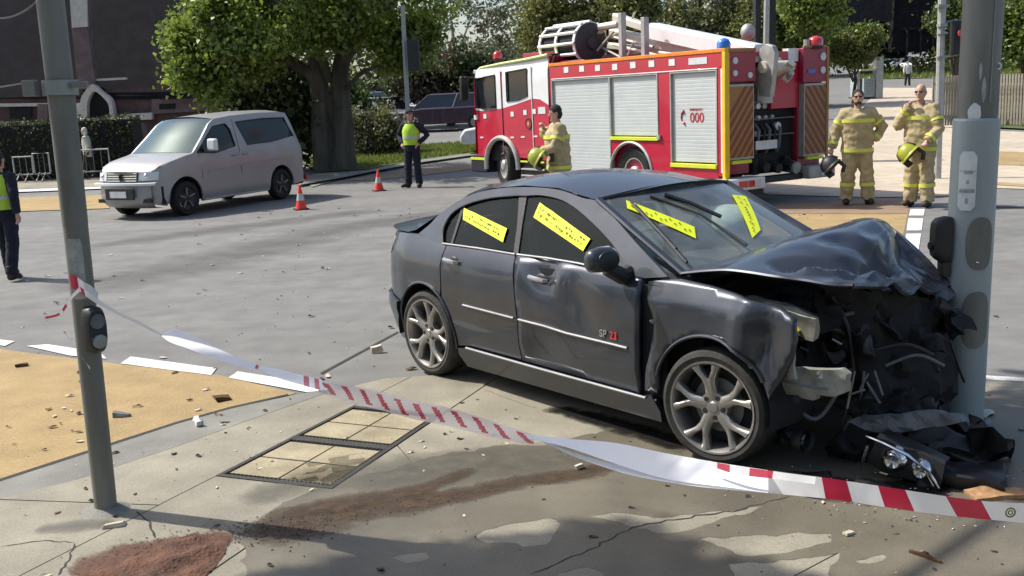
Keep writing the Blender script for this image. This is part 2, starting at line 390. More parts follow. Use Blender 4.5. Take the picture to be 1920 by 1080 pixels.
M['cream_cloth'] = mat('cream_cloth', (.62,.60,.52), .9, var=.1, bump=.4)
M['olive_cloth'] = mat('dark_olive_cloth', (.035,.04,.03), .9)
M['helmet_lime'] = mat('lime_helmet', (.36,.38,.03), .3, coat=.6)
M['cone_orange'] = mat('cone_red_orange', (.85,.055,.03), .55, var=.05)
M['tape_white'] = mat('tape_white', (.78,.76,.76), .45, var=.04, scale=4)
M['tape_red'] = mat('tape_red', (.62,.03,.07), .45, var=.08)
M['label_white'] = mat('label_white', (.62,.66,.66), .5, var=.08, scale=20)
M['label_grey'] = mat('label_grey', (.33,.35,.33), .5, var=.25, scale=20)
M['brick'] = mat('dark_brick', (.11,.062,.056), .9, var=.25, scale=3, bump=.4)
M['brick2'] = mat('mauve_render', (.16,.11,.105), .9, var=.2, scale=3)
M['cream_trim'] = mat('cream_trim', (.54,.50,.43), .8, var=.12)
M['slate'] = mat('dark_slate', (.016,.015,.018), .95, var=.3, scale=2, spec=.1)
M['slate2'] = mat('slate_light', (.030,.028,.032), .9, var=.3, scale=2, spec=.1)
M['void'] = mat('unlit_opening', (.012,.010,.010), .9)
M['bark'] = mat('grey_bark', (.085,.08,.06), .95, var=.4, scale=4, bump=.9, bscale=8, stretch=(1,1,.25))
M['bark2'] = mat('brown_bark', (.09,.065,.045), .95, var=.4, scale=5, bump=.8, bscale=9, stretch=(1,1,.3))
M['bark_pale'] = mat('pale_gum_bark', (.36,.33,.28), .8, var=.3, scale=4, bump=.4, bscale=9, stretch=(1,1,.3))
M['leaf_plane'] = leafmat('plane_leaves', (.30,.38,.06), (.12,.18,.028), .5)
M['leaf_dark'] = leafmat('dark_leaves', (.075,.105,.03), (.03,.05,.016), .35)
M['leaf_olive'] = leafmat('olive_leaves', (.22,.225,.065), (.115,.125,.037), .45)
M['leaf_gum'] = leafmat('gum_leaves', (.17,.195,.11), (.085,.10,.06), .4)
M['leaf_rust'] = leafmat('rusty_leaves', (.14,.115,.065), (.07,.055,.038), .3)
M['leaf_mid'] = leafmat('mid_leaves', (.20,.26,.05), (.09,.135,.03), .4)
M['leaf_grass'] = leafmat('grass_blades', (.24,.28,.06), (.12,.16,.035), .4)
M['leaf_litter'] = mat('dry_leaf', (.11,.055,.02), .9, var=.5, scale=20)
M['litter_pale'] = mat('pale_litter', (.55,.48,.36), .8, var=.2, scale=20)
M['hedge'] = leafmat('hedge_leaves', (.085,.11,.03), (.03,.045,.014), .25)
M['flower'] = leafmat('pale_seed_heads', (.42,.38,.30), (.18,.17,.12), .3)
M['steel_fence'] = mat('pale_steel', (.42,.42,.40), .5, .2)
M['timber'] = mat('weathered_picket', (.28,.25,.20), .9, var=.25)
M['silver_car'] = mat('pale_blue_car_paint', (.32,.38,.42), .3, .3, coat=.8)
M['purple_car'] = mat('dark_plum_car_paint', (.06,.035,.055), .3, .3, coat=.8)
M['white_car'] = mat('white_car_paint', (.62,.64,.66), .35, coat=.8)
M['grey_car'] = mat('grey_car_paint', (.12,.13,.15), .35, .2, coat=.8)
M['plate'] = mat('number_plate', (.66,.68,.68), .4)
M['container'] = mat('pale_blue_grey_panel', (.36,.42,.44), .6, var=.12)
M['cable'] = mat('cable', (.35,.35,.34), .6)

# ------------------------------------------------------------------ ground
def terr(y):
    t = max(0.0, y-24); return .032*(math.sqrt(t*t+9)-3)
def slab_poly(name, pts, z, m, kind='structure', th=0.0, parent=None, label=None):
    b = MB()
    if th: b.prism([(p[0], p[1], z-th) for p in pts], (0,0,th))
    else: b.poly([(p[0], p[1], z) for p in pts])
    o = b.build(name, m, parent, smooth=0)
    if parent is None: tag(o, label, kind=kind)
    return o
def drape(name, pts, off, m, step=1.5, kind='structure', parent=None):
    o = panel(name, [(p[0], p[1]) for p in pts], lambda x, y: (x, y, terr(y)+off), m, parent, step=step, flange=(0,0,0), smooth=60)
    if parent is None: tag(o, kind=kind)
    return o
b = MB(); ys = [-30,-10,0,10,20]+[22+i*.5 for i in range(20)]+[33+i*2 for i in range(30)]+[100,130,180,260,400]
b.grid([[(x, y, terr(y)) for x in (-300,-100,-40,-15,0,15,40,100,300)] for y in ys])
tag(b.build('ground', M['asphalt']), 'grey asphalt of the intersection and everything under it', kind='structure')

# footpath corner in the foreground, cut into slabs along its joints
FP = [(-2.807, 5.172, 0.000), (-2.500, 5.403, 0.000), (-2.089, 5.899, 0.000), (-1.725, 6.415, 0.000), (-1.322, 6.949, 0.000), (-0.975, 7.236, 0.000), (-0.543, 7.265, 0.000), (0.35,7.38,0), (1.2,7.36,0), (2.2,7.02,0), (3.121, 6.546, 0.000), (3.379, 6.453, 0.000), (4.5,5.95,0), (7,4.2,0), (9,1,0), (9,-4,0), (-7,-4,0), (-5.2,2.2,0)]
FP = [(p[0], p[1]) for p in FP]
def clip(poly, p, q, side):
    n = (-(q[1]-p[1])*side, (q[0]-p[0])*side); out = []
    def d(a): return (a[0]-p[0])*n[0]+(a[1]-p[1])*n[1]
    for i in range(len(poly)):
        a, c = poly[i], poly[(i+1)%len(poly)]; da, dc = d(a), d(c)
        if da >= 0: out.append(a)
        if (da > 0) != (dc > 0) and abs(da-dc) > 1e-12:
            t = da/(da-dc); out.append((a[0]+(c[0]-a[0])*t, a[1]+(c[1]-a[1])*t))
    return out
def split(poly, p, q, gap=0.008):
    L = math.hypot(q[0]-p[0], q[1]-p[1]); nx, ny = -(q[1]-p[1])/L*gap/2, (q[0]-p[0])/L*gap/2
    return clip(poly, (p[0]+nx,p[1]+ny), (q[0]+nx,q[1]+ny), 1), clip(poly, (p[0]-nx,p[1]-ny), (q[0]-nx,q[1]-ny), -1)
A_, B_, C_, D_ = (-1.697, 5.369, 0.000), (-1.105, 6.578, 0.000), (-0.493, 6.292, 0.000), (-1.002, 5.093, 0.000)
left, rest = split(FP, A_, B_)          # left of the cover's left edge / the rest
mid, right = split(rest, D_, C_, .012)
lefts = list(split(left, (-2.803, 5.164, 0.000), (-1.949, 4.995, 0.000), .01))
far_m, low_m = split(mid, B_, C_, .01)
pit_m, low_m = split(low_m, A_, D_, .01) if True else (None, None)
# pit_m is the cover's own area: keep whichever piece holds its centre
cen = ((A_[0]+C_[0])/2, (A_[1]+C_[1])/2)
pieces = []
for pc in split(mid, B_, C_, .01):
    if len(pc) > 2: pieces += list(split(pc, A_, D_, .01))
mids = [p for p in pieces if len(p) > 2 and not inpoly(cen[0], cen[1], p)]
rights = []
for pc in split(right, (-0.702, 5.687, 0.000), (-0.079, 4.041, 0.000), .008):
    rights.append(pc)
r2 = []
for pc in rights:
    r2 += list(split(pc, (1.146, 3.921, 0.000), (3.675, 5.913, 0.000), .008))
slab_poly('footpath_bed', FP, 0.004, M['dark_joint'])
fp = bpy.data.objects.new('footpath', None); COL.objects.link(fp); tag(fp, 'concrete footpath corner in the foreground, cast in slabs', kind='structure')
for k, pc in enumerate([p for p in lefts+mids+r2 if len(p) > 2]):
    o = slab_poly('slab', pc, 0.014, M['concrete'], th=0.009, parent=fp)
# gutter strip between the tan surfacing and the slabs
GU = [(-3.580, 4.705, 0.000), (-2.946, 5.457, 0.000), (-2.542, 5.978, 0.000), (-2.241, 6.379, 0.000), (-1.966, 6.659, 0.000), (-1.562, 6.934, 0.000), (-1.388, 7.026, 0.000), (-1.332, 6.964, 0.000), (-1.735, 6.428, 0.000), (-2.099, 5.910, 0.000), (-2.510, 5.412, 0.000), (-2.807, 5.172, 0.000), (-3.343, 4.360, 0.000)]
slab_poly('gutter', GU, 0.010, M['gutter'], th=.008)
slab_poly('gutter_joint', [(-3.602, 4.738, 0.000), (-2.963, 5.491, 0.000), (-2.558, 6.019, 0.000), (-2.252, 6.413, 0.000), (-1.976, 6.697, 0.000), (-1.627, 6.957, 0.000), (-1.619, 6.917, 0.000), (-1.964, 6.653, 0.000), (-2.238, 6.367, 0.000), (-2.538, 5.968, 0.000), (-2.942, 5.448, 0.000), (-3.575, 4.699, 0.000)], 0.0115, M['dark_joint'])
# kerb line to the right of the pole
slab_poly('kerb', [(3.149, 6.621, 0.000), (3.412, 6.511, 0.000), (3.370, 6.429, 0.000), (3.104, 6.523, 0.000)], 0.018, M['white_line'], th=.012)
# tan pedestrian surfacing and its painted edge blocks
slab_poly('tan_crossing', [(-7.819, 10.563, 0.000), (-4.597, 8.837, 0.000), (-3.781, 8.372, 0.000), (-3.214, 8.065, 0.000), (-2.295, 7.588, 0.000), (-1.573, 6.988, 0.000), (-1.751, 6.835, 0.000), (-1.972, 6.684, 0.000), (-2.249, 6.402, 0.000), (-2.550, 5.999, 0.000), (-2.954, 5.474, 0.000), (-3.593, 4.725, 0.000)], 0.004, M['tan'])
for pts in ([(-5.637, 9.687, 0.000), (-4.596, 9.116, 0.000), (-4.596, 8.935, 0.000), (-5.628, 9.485, 0.000)], [(-7.307, 10.560, 0.000), (-6.007, 9.875, 0.000), (-5.990, 9.666, 0.000), (-7.281, 10.351, 0.000)], [(-4.385, 8.895, 0.000), (-4.204, 8.921, 0.000), (-3.574, 8.516, 0.000), (-3.426, 8.273, 0.000), (-3.813, 8.450, 0.000)], [(-3.237, 8.310, 0.000), (-2.367, 7.787, 0.000), (-2.351, 7.582, 0.000), (-3.239, 8.086, 0.000)], [(-2.165, 7.658, 0.000), (-1.440, 7.184, 0.000), (-1.341, 7.018, 0.000), (-1.500, 6.990, 0.000), (-2.192, 7.481, 0.000)]):
    slab_poly('crossing_edge_mark', pts, 0.008, M['white_line'])
slab_poly('tan_crossing', [(3.627, 16.087, 0.000), (6.002, 15.146, 0.000), (5.166, 13.159, 0.000), (3.991, 10.276, 0.000), (2.189, 10.742, 0.000)], 0.004, M['tan'])
slab_poly('brown_and_shaded_tan', [(3.979, 17.047, 0.000), (6.325, 17.425, 0.000), (6.780, 17.035, 0.000), (6.033, 15.204, 0.000), (3.642, 16.156, 0.000)], 0.004, M['brown_and_shaded_tan'])  # far end of the tan crossing, its shade put into a browner colour
for pts in ([(6.260, 15.696, 0.000), (6.452, 15.616, 0.000), (6.137, 14.886, 0.000), (5.945, 14.961, 0.000)], [(5.824, 14.673, 0.000), (6.013, 14.601, 0.000), (5.508, 13.414, 0.000), (5.332, 13.476, 0.000)], [(5.215, 13.194, 0.000), (5.388, 13.136, 0.000), (4.808, 11.782, 0.000), (4.655, 11.828, 0.000)], [(4.536, 11.537, 0.000), (4.680, 11.495, 0.000), (4.021, 9.964, 0.000), (3.904, 9.993, 0.000)]):
    slab_poly('crossing_edge_mark', pts, 0.008, M['white_line'])
slab_poly('road_joint', [(7.517, 15.627, 0.000), (7.916, 15.306, 0.000), (7.823, 15.123, 0.000), (7.426, 15.437, 0.000)], 0.006, M['dark_joint'])
slab_poly('road_joint', [(-1.498, 7.514, 0.000), (-1.039, 8.817, 0.000), (-1.021, 8.772, 0.000), (-1.477, 7.466, 0.000)], 0.004, M['dark_joint'])
# far side of the road
drape('beige_footpath', [(4.813, 18.715, 0.000), (6.354, 17.505, 0.000), (7.535, 17.238, 0.000), (8.195, 18.762, 0.000), (9.113, 17.650, 0.000), (16.568, 31.304, 0.154), (15.052, 34.209, 0.242), (19.812, 47.242, 0.653), (27.957, 67.092, 1.285), (26.033, 70.662, 1.398), (15.057, 44.240, 0.557), (10.376, 32.441, 0.191), (6.251, 22.471, -0.001), (4.844, 20.521, -0.002)], 0.012, M['beige_path'])
drape('kerb_far', [(9.152, 19.068, 0.000), (9.504, 18.416, 0.000), (9.283, 17.983, 0.000), (8.932, 18.604, 0.000)], 0.02, M['tan'], step=.8)
drape('tan_strip', [(12.067, 27.375, 0.000), (13.209, 25.672, 0.000), (11.404, 22.137, 0.000), (10.387, 23.540, 0.000)], 0.02, M['tan'], step=.8)
drape('tan_strip', [(-12.692, 25.976, 0.016), (-10.028, 25.605, 0.013), (-8.640, 21.971, -0.002), (-10.921, 22.265, -0.000)], 0.016, M['tan'], step=.8)
drape('footpath_far', [(-16.242, 30.742, 0.139), (-11.460, 29.792, 0.112), (-10.750, 27.892, 0.059), (-14.970, 28.274, 0.070)], 0.03, M['concrete'], step=1)
drape('kerb_far', [(-14.888, 28.115, 0.066), (-10.690, 27.733, 0.056), (-10.465, 27.132, 0.042), (-14.495, 27.353, 0.048)], 0.035, M['white_line'], step=1)
drape('footpath_far', [(-5.684, 27.796, 0.056), (-5.320, 29.046, 0.091), (-3.891, 29.791, 0.111), (-3.687, 28.756, 0.084), (-4.385, 26.943, 0.037), (-4.831, 25.144, 0.005)], 0.02, M['gutter'], step=1)
drape('verge', [(-5.358, 28.917, 0.088), (-3.971, 29.207, 0.094), (-2.778, 31.437, 0.158), (-1.264, 32.880, 0.203), (0.206, 33.730, 0.228), (0.240, 37.146, 0.335), (-2.108, 37.538, 0.345), (-4.706, 36.367, 0.311), (-5.693, 35.386, 0.279), (-6.694, 32.948, 0.205)], 0.05, M['grass_base'], step=1)
drape('kerb_far', [(-5.192, 25.298, 0.008), (-4.361, 26.787, 0.034), (-3.690, 28.179, 0.067), (-2.675, 30.183, 0.122), (-1.231, 31.905, 0.174), (0.196, 32.711, 0.198), (0.204, 33.525, 0.222), (-1.257, 32.677, 0.198), (-2.748, 31.072, 0.147), (-3.790, 28.981, 0.087), (-4.478, 27.543, 0.050), (-5.363, 26.162, 0.021)], 0.07, M['gutter'], step=1)
drape('tan_strip', [(-4.317, 26.505, 0.028), (-3.615, 27.574, 0.052), (-2.591, 29.175, 0.095), (-0.922, 29.661, 0.109), (-0.884, 28.242, 0.068), (-2.267, 26.975, 0.037), (-3.470, 26.411, 0.025)], 0.012, M['brown_and_shaded_tan'], step=1)
drape('lawn_far', [(30.697, 90.354, 2.029), (37.059, 83.587, 1.812), (36.748, 74.188, 1.513), (51.545, 104.170, 2.471), (59.880, 135.213, 3.463), (47.140, 138.836, 3.580)], 0.06, M['grass_base'], step=3)
drape('lawn_far', [(15.520, 35.282, 0.277), (16.771, 32.172, 0.180), (38.174, 70.417, 1.392), (60.708, 112.163, 2.727), (59.951, 133.501, 3.408), (28.379, 66.287, 1.260)], 0.06, M['grass_base'], step=3)

# service pit cover: an iron frame holding two lids, each with four concrete panels
pc = empty('pit_cover', (0,0,0), label='rectangular pit cover of eight concrete panels in a dark iron frame in the footpath', cat='pit cover')
def Q(u, v, z):  # bilinear over the cover, u along A->D, v along A->B
    p = [(1-u)*(1-v)*A_[i]+u*(1-v)*D_[i]+u*v*C_[i]+(1-u)*v*B_[i] for i in range(2)]
    return (p[0], p[1], z)
f = MB()
fr = MB()
def bar(u0, v0, u1, v1, z0=.006, z1=.019, B=None):
    (B or fr).hexa([Q(u0,v0,z0), Q(u1,v0,z0), Q(u1,v1,z0), Q(u0,v1,z0), Q(u0,v0,z1), Q(u1,v0,z1), Q(u1,v1,z1), Q(u0,v1,z1)])
for v0, v1 in ((0,.024),(.476,.524),(.976,1)): bar(0, v0, 1, v1)
for u0, u1 in ((0,.045),(.955,1.0)): bar(u0, .024, u1, .476); bar(u0, .524, u1, .976)
fr.build('frame', M['cast_iron'], pc, bev=.002)
st = MB()
for v0 in (.026,.455,.526,.955):      # studs cast along the frame
    for k in range(26): u = .04+k*.92/25; st.cbox(Q(u, v0+.01, .0165), (.010,.010,.008))
for u0 in (.038,.95):
    for k in range(44): st.cbox(Q(u0, .03+k*.94/43, .0165), (.010,.010,.008))
tag(st.build('frame_studs', M['cast_iron'], pc), kind='stuff')
lb = MB(); bar(.03,.018,.965,.982,.004,.009,lb); lb.build('lid_bed', M['dark_joint'], pc)
for a, c in ((.045,.450),(.550,.945)):
    for u0, u1 in ((.062,.49),(.505,.935)):
        mvs = (a, (a+c)/2-.006, (a+c)/2+.006, c)
        for v0, v1 in ((mvs[0],mvs[1]),(mvs[2],mvs[3])):
            pb = MB(); bar(u0, v0, u1, v1, .009, .0165, pb); pb.build('concrete_panel', M['paver'], pc, bev=.002)

def ribbon(name, pts, w, z, m, kind='structure', taper=True):
    P = [Vector((p[0], p[1], 0)) for p in pts]; rows = []
    for i, p in enumerate(P):
        d = (P[min(i+1,len(P)-1)]-P[max(i-1,0)]).normalized(); n = Vector((-d.y, d.x, 0))
        ww = w*(0.35+0.65*random.random())*(1 if not taper or 0 < i < len(P)-1 else .2)
        rows.append([(p+n*ww/2).to_tuple()[:2]+(z,), (p-n*ww/2).to_tuple()[:2]+(z,)])
    b = MB(); b.grid(rows); o = b.build(name, m); tag(o, kind=kind); return o
def rough_line(pts, n=6, amp=.012):
    out = []
    for a, b in zip(pts, pts[1:]):
        for k in range(n):
            t = k/n; out.append((a[0]+(b[0]-a[0])*t+random.uniform(-amp,amp), a[1]+(b[1]-a[1])*t+random.uniform(-amp,amp)))
    out.append(pts[-1][:2]); return out
ribbon('pavement_crack', rough_line([(0.034, 4.005, 0.000), (0.330, 4.259, 0.000), (0.509, 4.439, 0.000), (0.787, 4.529, 0.000), (1.069, 4.592, 0.000), (1.330, 4.726, 0.000)], 8), .012, .0162, M['dark_joint'])
ribbon('pavement_crack', rough_line([(-2.488, 4.551, 0.000), (-2.296, 4.601, 0.000), (-2.151, 4.562, 0.000)], 6), .010, .0155, M['dark_joint'])
ribbon('pavement_crack', rough_line([(-1.982, 4.916, 0.000), (-1.859, 4.758, 0.000), (-1.762, 4.563, 0.000)], 5, .006), .014, .0155, M['dark_joint'])
ribbon('pavement_crack', rough_line([(-2.146, 4.550, 0.000), (-2.095, 4.370, 0.000), (-2.076, 4.211, 0.000)], 5, .008), .012, .0155, M['dark_joint'])
ribbon('pavement_crack', rough_line([(-0.238, 6.843, 0.000), (0.069, 6.401, 0.000), (0.137, 6.334, 0.000)], 5, .004), .004, .0155, M['dark_joint'])

def decal(name, pts, hw, z, m, n=9):
    P = cr([(p[0], p[1], 0) for p in pts], 6); k = len(P)
    W = np.interp(np.linspace(0,1,k), np.linspace(0,1,len(hw)), hw)
    rows = []; fade = []
    for i, p in enumerate(P):
        d = (P[min(i+1,k-1)]-P[max(i-1,0)]).normalized(); nn = Vector((-d.y, d.x, 0)); e = min(1, min(i, k-1-i)/(.12*k))
        row = []
        for j in range(n):
            t = -1+2*j/(n-1); q = p+nn*t*float(W[i]); row.append((q.x, q.y, z)); fade.append((1-abs(t)**1.6)*e)
        rows.append(row)
    b = MB(); b.grid(rows); me = b.mesh(name, m, 0); at = me.attributes.new('fade', 'FLOAT', 'POINT'); at.data.foreach_set('value', fade)
    o = link(name, me); tag(o, kind='stuff'); return o
DS = decalmat('brown_soil_stain', (.085,.052,.028), c2=(.045,.028,.016), nscale=5, gain=1.5, amount=.85)
DW = decalmat('damp_stain', (.15,.135,.10), c2=(.10,.09,.07), nscale=2.5, gain=1.3, amount=.62, rough=.45, spec=.5)
DR = decalmat('red_soil_film', (.13,.06,.035), c2=(.08,.036,.022), nscale=11, gain=2.0, amount=.95)
DD = decalmat('dark_fluid', (.02,.02,.018), c2=(.012,.012,.012), nscale=5, gain=2.2, amount=.9, rough=.25, spec=.6)
DP = decalmat('pale_worn_patch', (.52,.49,.38), c2=(.44,.41,.32), nscale=4, gain=2.2, amount=.75)
DRO = decalmat('road_shade_streak', (.10,.10,.10), c2=(.08,.08,.08), nscale=1.5, gain=1.0, amount=.45)  # broad dark streaks painted on the asphalt in place of tree shade
decal('damp_patch', [(-1.521, 4.884, 0.000), (-1.092, 5.232, 0.000), (-0.633, 5.294, 0.000), (-0.075, 5.387, 0.000), (0.612, 5.383, 0.000)], [.12,.30,.42,.42,.3], .0165, DW)
WET = [(-1.380, 4.552, 0.000), (-1.285, 4.804, 0.000), (-1.166, 5.017, 0.000), (-0.974, 5.218, 0.000), (-0.701, 5.383, 0.000), (-0.411, 5.533, 0.000), (-0.136, 5.639, 0.000), (0.114, 5.661, 0.000), (0.372, 5.757, 0.000), (0.608, 5.881, 0.000), (0.853, 5.787, 0.000), (1.065, 5.410, 0.000), (1.468, 5.820, 0.000), (1.996, 6.167, 0.000), (2.727, 6.056, 0.000), (3.025, 6.263, 0.000), (3.421, 6.297, 0.000), (3.824, 5.890, 0.000), (3.483, 4.712, 0.000), (2.491, 3.299, 0.000), (0.015, 3.330, 0.000), (-0.883, 3.590, 0.000), (-1.187, 4.075, 0.000), (-1.282, 4.315, 0.000)]  # right of the pole the same tone just darkens the concrete
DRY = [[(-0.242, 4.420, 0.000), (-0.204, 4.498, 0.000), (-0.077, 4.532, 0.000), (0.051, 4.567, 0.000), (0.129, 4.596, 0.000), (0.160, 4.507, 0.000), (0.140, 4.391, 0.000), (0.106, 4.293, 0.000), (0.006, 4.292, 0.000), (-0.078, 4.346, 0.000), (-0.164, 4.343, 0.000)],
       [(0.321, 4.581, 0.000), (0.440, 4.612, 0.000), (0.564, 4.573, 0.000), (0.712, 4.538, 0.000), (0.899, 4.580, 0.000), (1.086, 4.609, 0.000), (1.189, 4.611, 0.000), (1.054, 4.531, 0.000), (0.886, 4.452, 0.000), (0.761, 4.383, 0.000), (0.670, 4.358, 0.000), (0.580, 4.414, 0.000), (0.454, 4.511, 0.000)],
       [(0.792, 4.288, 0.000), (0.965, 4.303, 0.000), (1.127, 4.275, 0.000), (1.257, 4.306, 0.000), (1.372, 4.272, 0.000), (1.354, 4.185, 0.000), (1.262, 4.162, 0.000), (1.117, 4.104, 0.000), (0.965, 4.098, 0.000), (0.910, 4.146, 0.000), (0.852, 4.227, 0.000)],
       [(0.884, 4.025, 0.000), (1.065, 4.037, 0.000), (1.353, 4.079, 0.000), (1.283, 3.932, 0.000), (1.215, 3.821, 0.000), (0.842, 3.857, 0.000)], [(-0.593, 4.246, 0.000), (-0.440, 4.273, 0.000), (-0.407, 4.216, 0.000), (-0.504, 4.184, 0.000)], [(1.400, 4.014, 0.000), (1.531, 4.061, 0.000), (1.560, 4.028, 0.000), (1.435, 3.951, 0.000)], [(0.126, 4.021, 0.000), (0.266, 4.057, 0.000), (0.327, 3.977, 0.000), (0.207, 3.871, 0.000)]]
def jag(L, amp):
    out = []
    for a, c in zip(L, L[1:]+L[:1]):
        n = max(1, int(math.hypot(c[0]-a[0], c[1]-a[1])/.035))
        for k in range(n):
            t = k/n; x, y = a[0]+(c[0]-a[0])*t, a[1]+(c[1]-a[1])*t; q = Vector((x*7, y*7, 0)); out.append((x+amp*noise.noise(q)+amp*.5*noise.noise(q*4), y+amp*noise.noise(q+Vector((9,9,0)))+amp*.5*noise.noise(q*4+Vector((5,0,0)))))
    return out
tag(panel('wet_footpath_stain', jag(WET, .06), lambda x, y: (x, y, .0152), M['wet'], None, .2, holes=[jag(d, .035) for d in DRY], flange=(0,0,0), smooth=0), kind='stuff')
decal('damp_patch', [(-2.430, 4.725, 0.000), (-2.230, 4.754, 0.000), (-2.026, 4.776, 0.000)], [.08,.12,.08], .0165, DW)
decal('soil_stain', [(-1.416, 4.497, 0.000), (-1.098, 4.674, 0.000), (-0.745, 4.784, 0.000), (-0.404, 4.894, 0.000), (-0.048, 5.053, 0.000), (0.326, 5.151, 0.000), (0.756, 5.348, 0.000)], [.26,.30,.20,.15,.13,.13,.10], .0175, DS)
decal('soil_stain', [(-1.220, 4.752, 0.000), (-0.921, 4.884, 0.000), (-0.551, 5.017, 0.000), (-0.222, 5.323, 0.000)], [.10,.17,.12,.06], .0182, DS)
decal('soil_film', [(-2.040, 4.182, 0.000), (-1.789, 4.339, 0.000), (-1.581, 4.457, 0.000), (-1.354, 4.549, 0.000)], [.25,.28,.2,.1], .019, DR)
decal('fluid_spill', [(0.791, 5.196, 0.000), (1.302, 4.941, 0.000), (1.768, 4.709, 0.000), (2.207, 4.868, 0.000)], [.12,.20,.22,.15], .0185, DD)
decal('fluid_spill', [(0.174, 6.385, 0.000), (0.582, 5.945, 0.000), (1.036, 5.413, 0.000)], [.10,.16,.16], .0186, DD)
decal('road_shade_streak', [(-5.457, 11.344, -0.000), (-4.275, 13.224, -0.002), (-2.747, 16.503, -0.002), (-0.527, 18.791, -0.002)], [.7,1.2,1.0,.8], .006, DRO)
decal('road_shade_streak', [(-6.823, 15.401, -0.001), (-4.870, 17.239, -0.001), (-2.186, 19.467, -0.000)], [.5,.8,.6], .0065, DRO)

# a low heap of red soil with its crumbs
heap = [(-1.993, 4.128, 0.000), (-1.901, 4.313, 0.000), (-1.736, 4.473, 0.000), (-1.587, 4.604, 0.000), (-1.456, 4.548, 0.000), (-1.372, 4.379, 0.000), (-1.381, 4.194, 0.000), (-1.425, 4.026, 0.000)]
hp = [(p[0], p[1]) for p in heap]; hc = (sum(p[0] for p in hp)/len(hp), sum(p[1] for p in hp)/len(hp))
def heap_z(x, y):
    d = min(math.hypot(x-a[0], y-a[1]) for a in [( (p[0]*(1-t)+q[0]*t), (p[1]*(1-t)+q[1]*t)) for p, q in zip(hp, hp[1:]+hp[:1]) for t in (0,.25,.5,.75)])
    return (x, y, .0155+min(.035, d*.35)*(0.6+0.8*noise.noise(Vector((x*9,y*9,0))+Vector((3,1,0))))+.006*noise.noise(Vector((x*60,y*60,2))))
o = panel('soil_heap', hp, heap_z, M['soil'], None, step=.02, flange=(0,0,0), smooth=180, jitter=.3)
tag(o, 'low heap of red brown soil spilt on the footpath beside the pole base', 'soil heap')
def scatter(name, n, area, size, m, zf=lambda x, y: .018, flat=.5, label=None, mats=None):
    b = MB(); k = 0
    while k < n:
        x, y, s = area()
        if x is None: continue
        r = size*(0.4+random.random()**2*1.6)*s
        a = random.random()*6.28; V = []
        for j in range(4): t = a+j*PI/2+random.uniform(-.4,.4); V.append((x+math.cos(t)*r, y+math.sin(t)*r*random.uniform(.5,1), zf(x,y)))
        V.append((x+random.uniform(-.3,.3)*r, y+random.uniform(-.3,.3)*r, zf(x,y)+r*flat))
        b.mi = random.randrange(len(mats)) if mats else 0
        b.add(V, ((0,1,4),(1,2,4),(2,3,4),(3,0,4))); k += 1
    return tag(b.build(name, mats or m, smooth=0), kind='stuff')
def gauss_line(pts, sp):
    def fn():
        i = random.randrange(len(pts)-1); t = random.random(); a, c = pts[i], pts[i+1]
        return a[0]+(c[0]-a[0])*t+random.gauss(0,sp), a[1]+(c[1]-a[1])*t+random.gauss(0,sp), 1
    return fn
scatter('soil_crumbs', 900, gauss_line([(-1.901, 4.313, 0.000), (-1.651, 4.522, 0.000), (-1.390, 4.494, 0.000), (-0.922, 4.563, 0.000)], .07), .0042, M['soil'], mats=[M['soil'], M['cast_iron'], M['leaf_litter']])
scatter('soil_crumbs', 500, gauss_line([(-1.450, 4.620, 0.000), (-1.198, 4.654, 0.000), (-0.895, 4.716, 0.000), (-0.322, 4.884, 0.000)], .06), .0042, M['soil'], mats=[M['cast_iron'], M['leaf_litter']])
scatter('footpath_grit', 500, lambda: (random.uniform(-3,3), random.uniform(3.6,6.6), 1), .0035, None, mats=[M['cast_iron'], M['litter_pale'], M['leaf_litter']])
scatter('road_grit', 900, lambda: (random.uniform(-5,5), random.uniform(7.6,17), 1.3), .0055, None, zf=lambda x, y: .002, mats=[M['cast_iron'], M['litter_pale'], M['leaf_litter']])
def leafbits(name, n, area, size, m, zf):
    b = MB()
    for k in range(n):
        x, y = area(); r = size*random.uniform(.6,1.5); a = random.random()*6.28; ca, sa = math.cos(a), math.sin(a); z = zf(x,y); c = random.uniform(.1,.5)*r
        loc = [(-r,0,c*.3),(-.3*r,-.5*r,0),(.5*r,-.35*r,c),(r,0,.2*c),(.4*r,.4*r,c*.8),(-.4*r,.45*r,c*.2)]
        b.mi = random.randrange(len(m)); b.add([(x+p[0]*ca-p[1]*sa, y+p[0]*sa+p[1]*ca, z+p[2]) for p in loc], ((0,1,2,3,4,5),))
    return tag(b.build(name, m, smooth=0), kind='stuff')
leafbits('fallen_leaves', 170, lambda: (random.uniform(-6,5), random.uniform(6.8,20)), .035, [M['leaf_litter'], M['leaf_litter'], M['litter_pale'], M['cast_iron']], lambda x,y: .008)
leafbits('fallen_leaves', 110, lambda: (random.uniform(-2.6,3), random.uniform(3.8,6.6)), .018, [M['leaf_litter'], M['litter_pale'], M['cast_iron']], lambda x,y: .017)
leafbits('fallen_leaves', 45, lambda: (random.uniform(-3.4,-1.3), random.uniform(5.6,7.2)), .024, [M['leaf_litter'], M['leaf_litter'], M['litter_pale']], lambda x,y: .012)

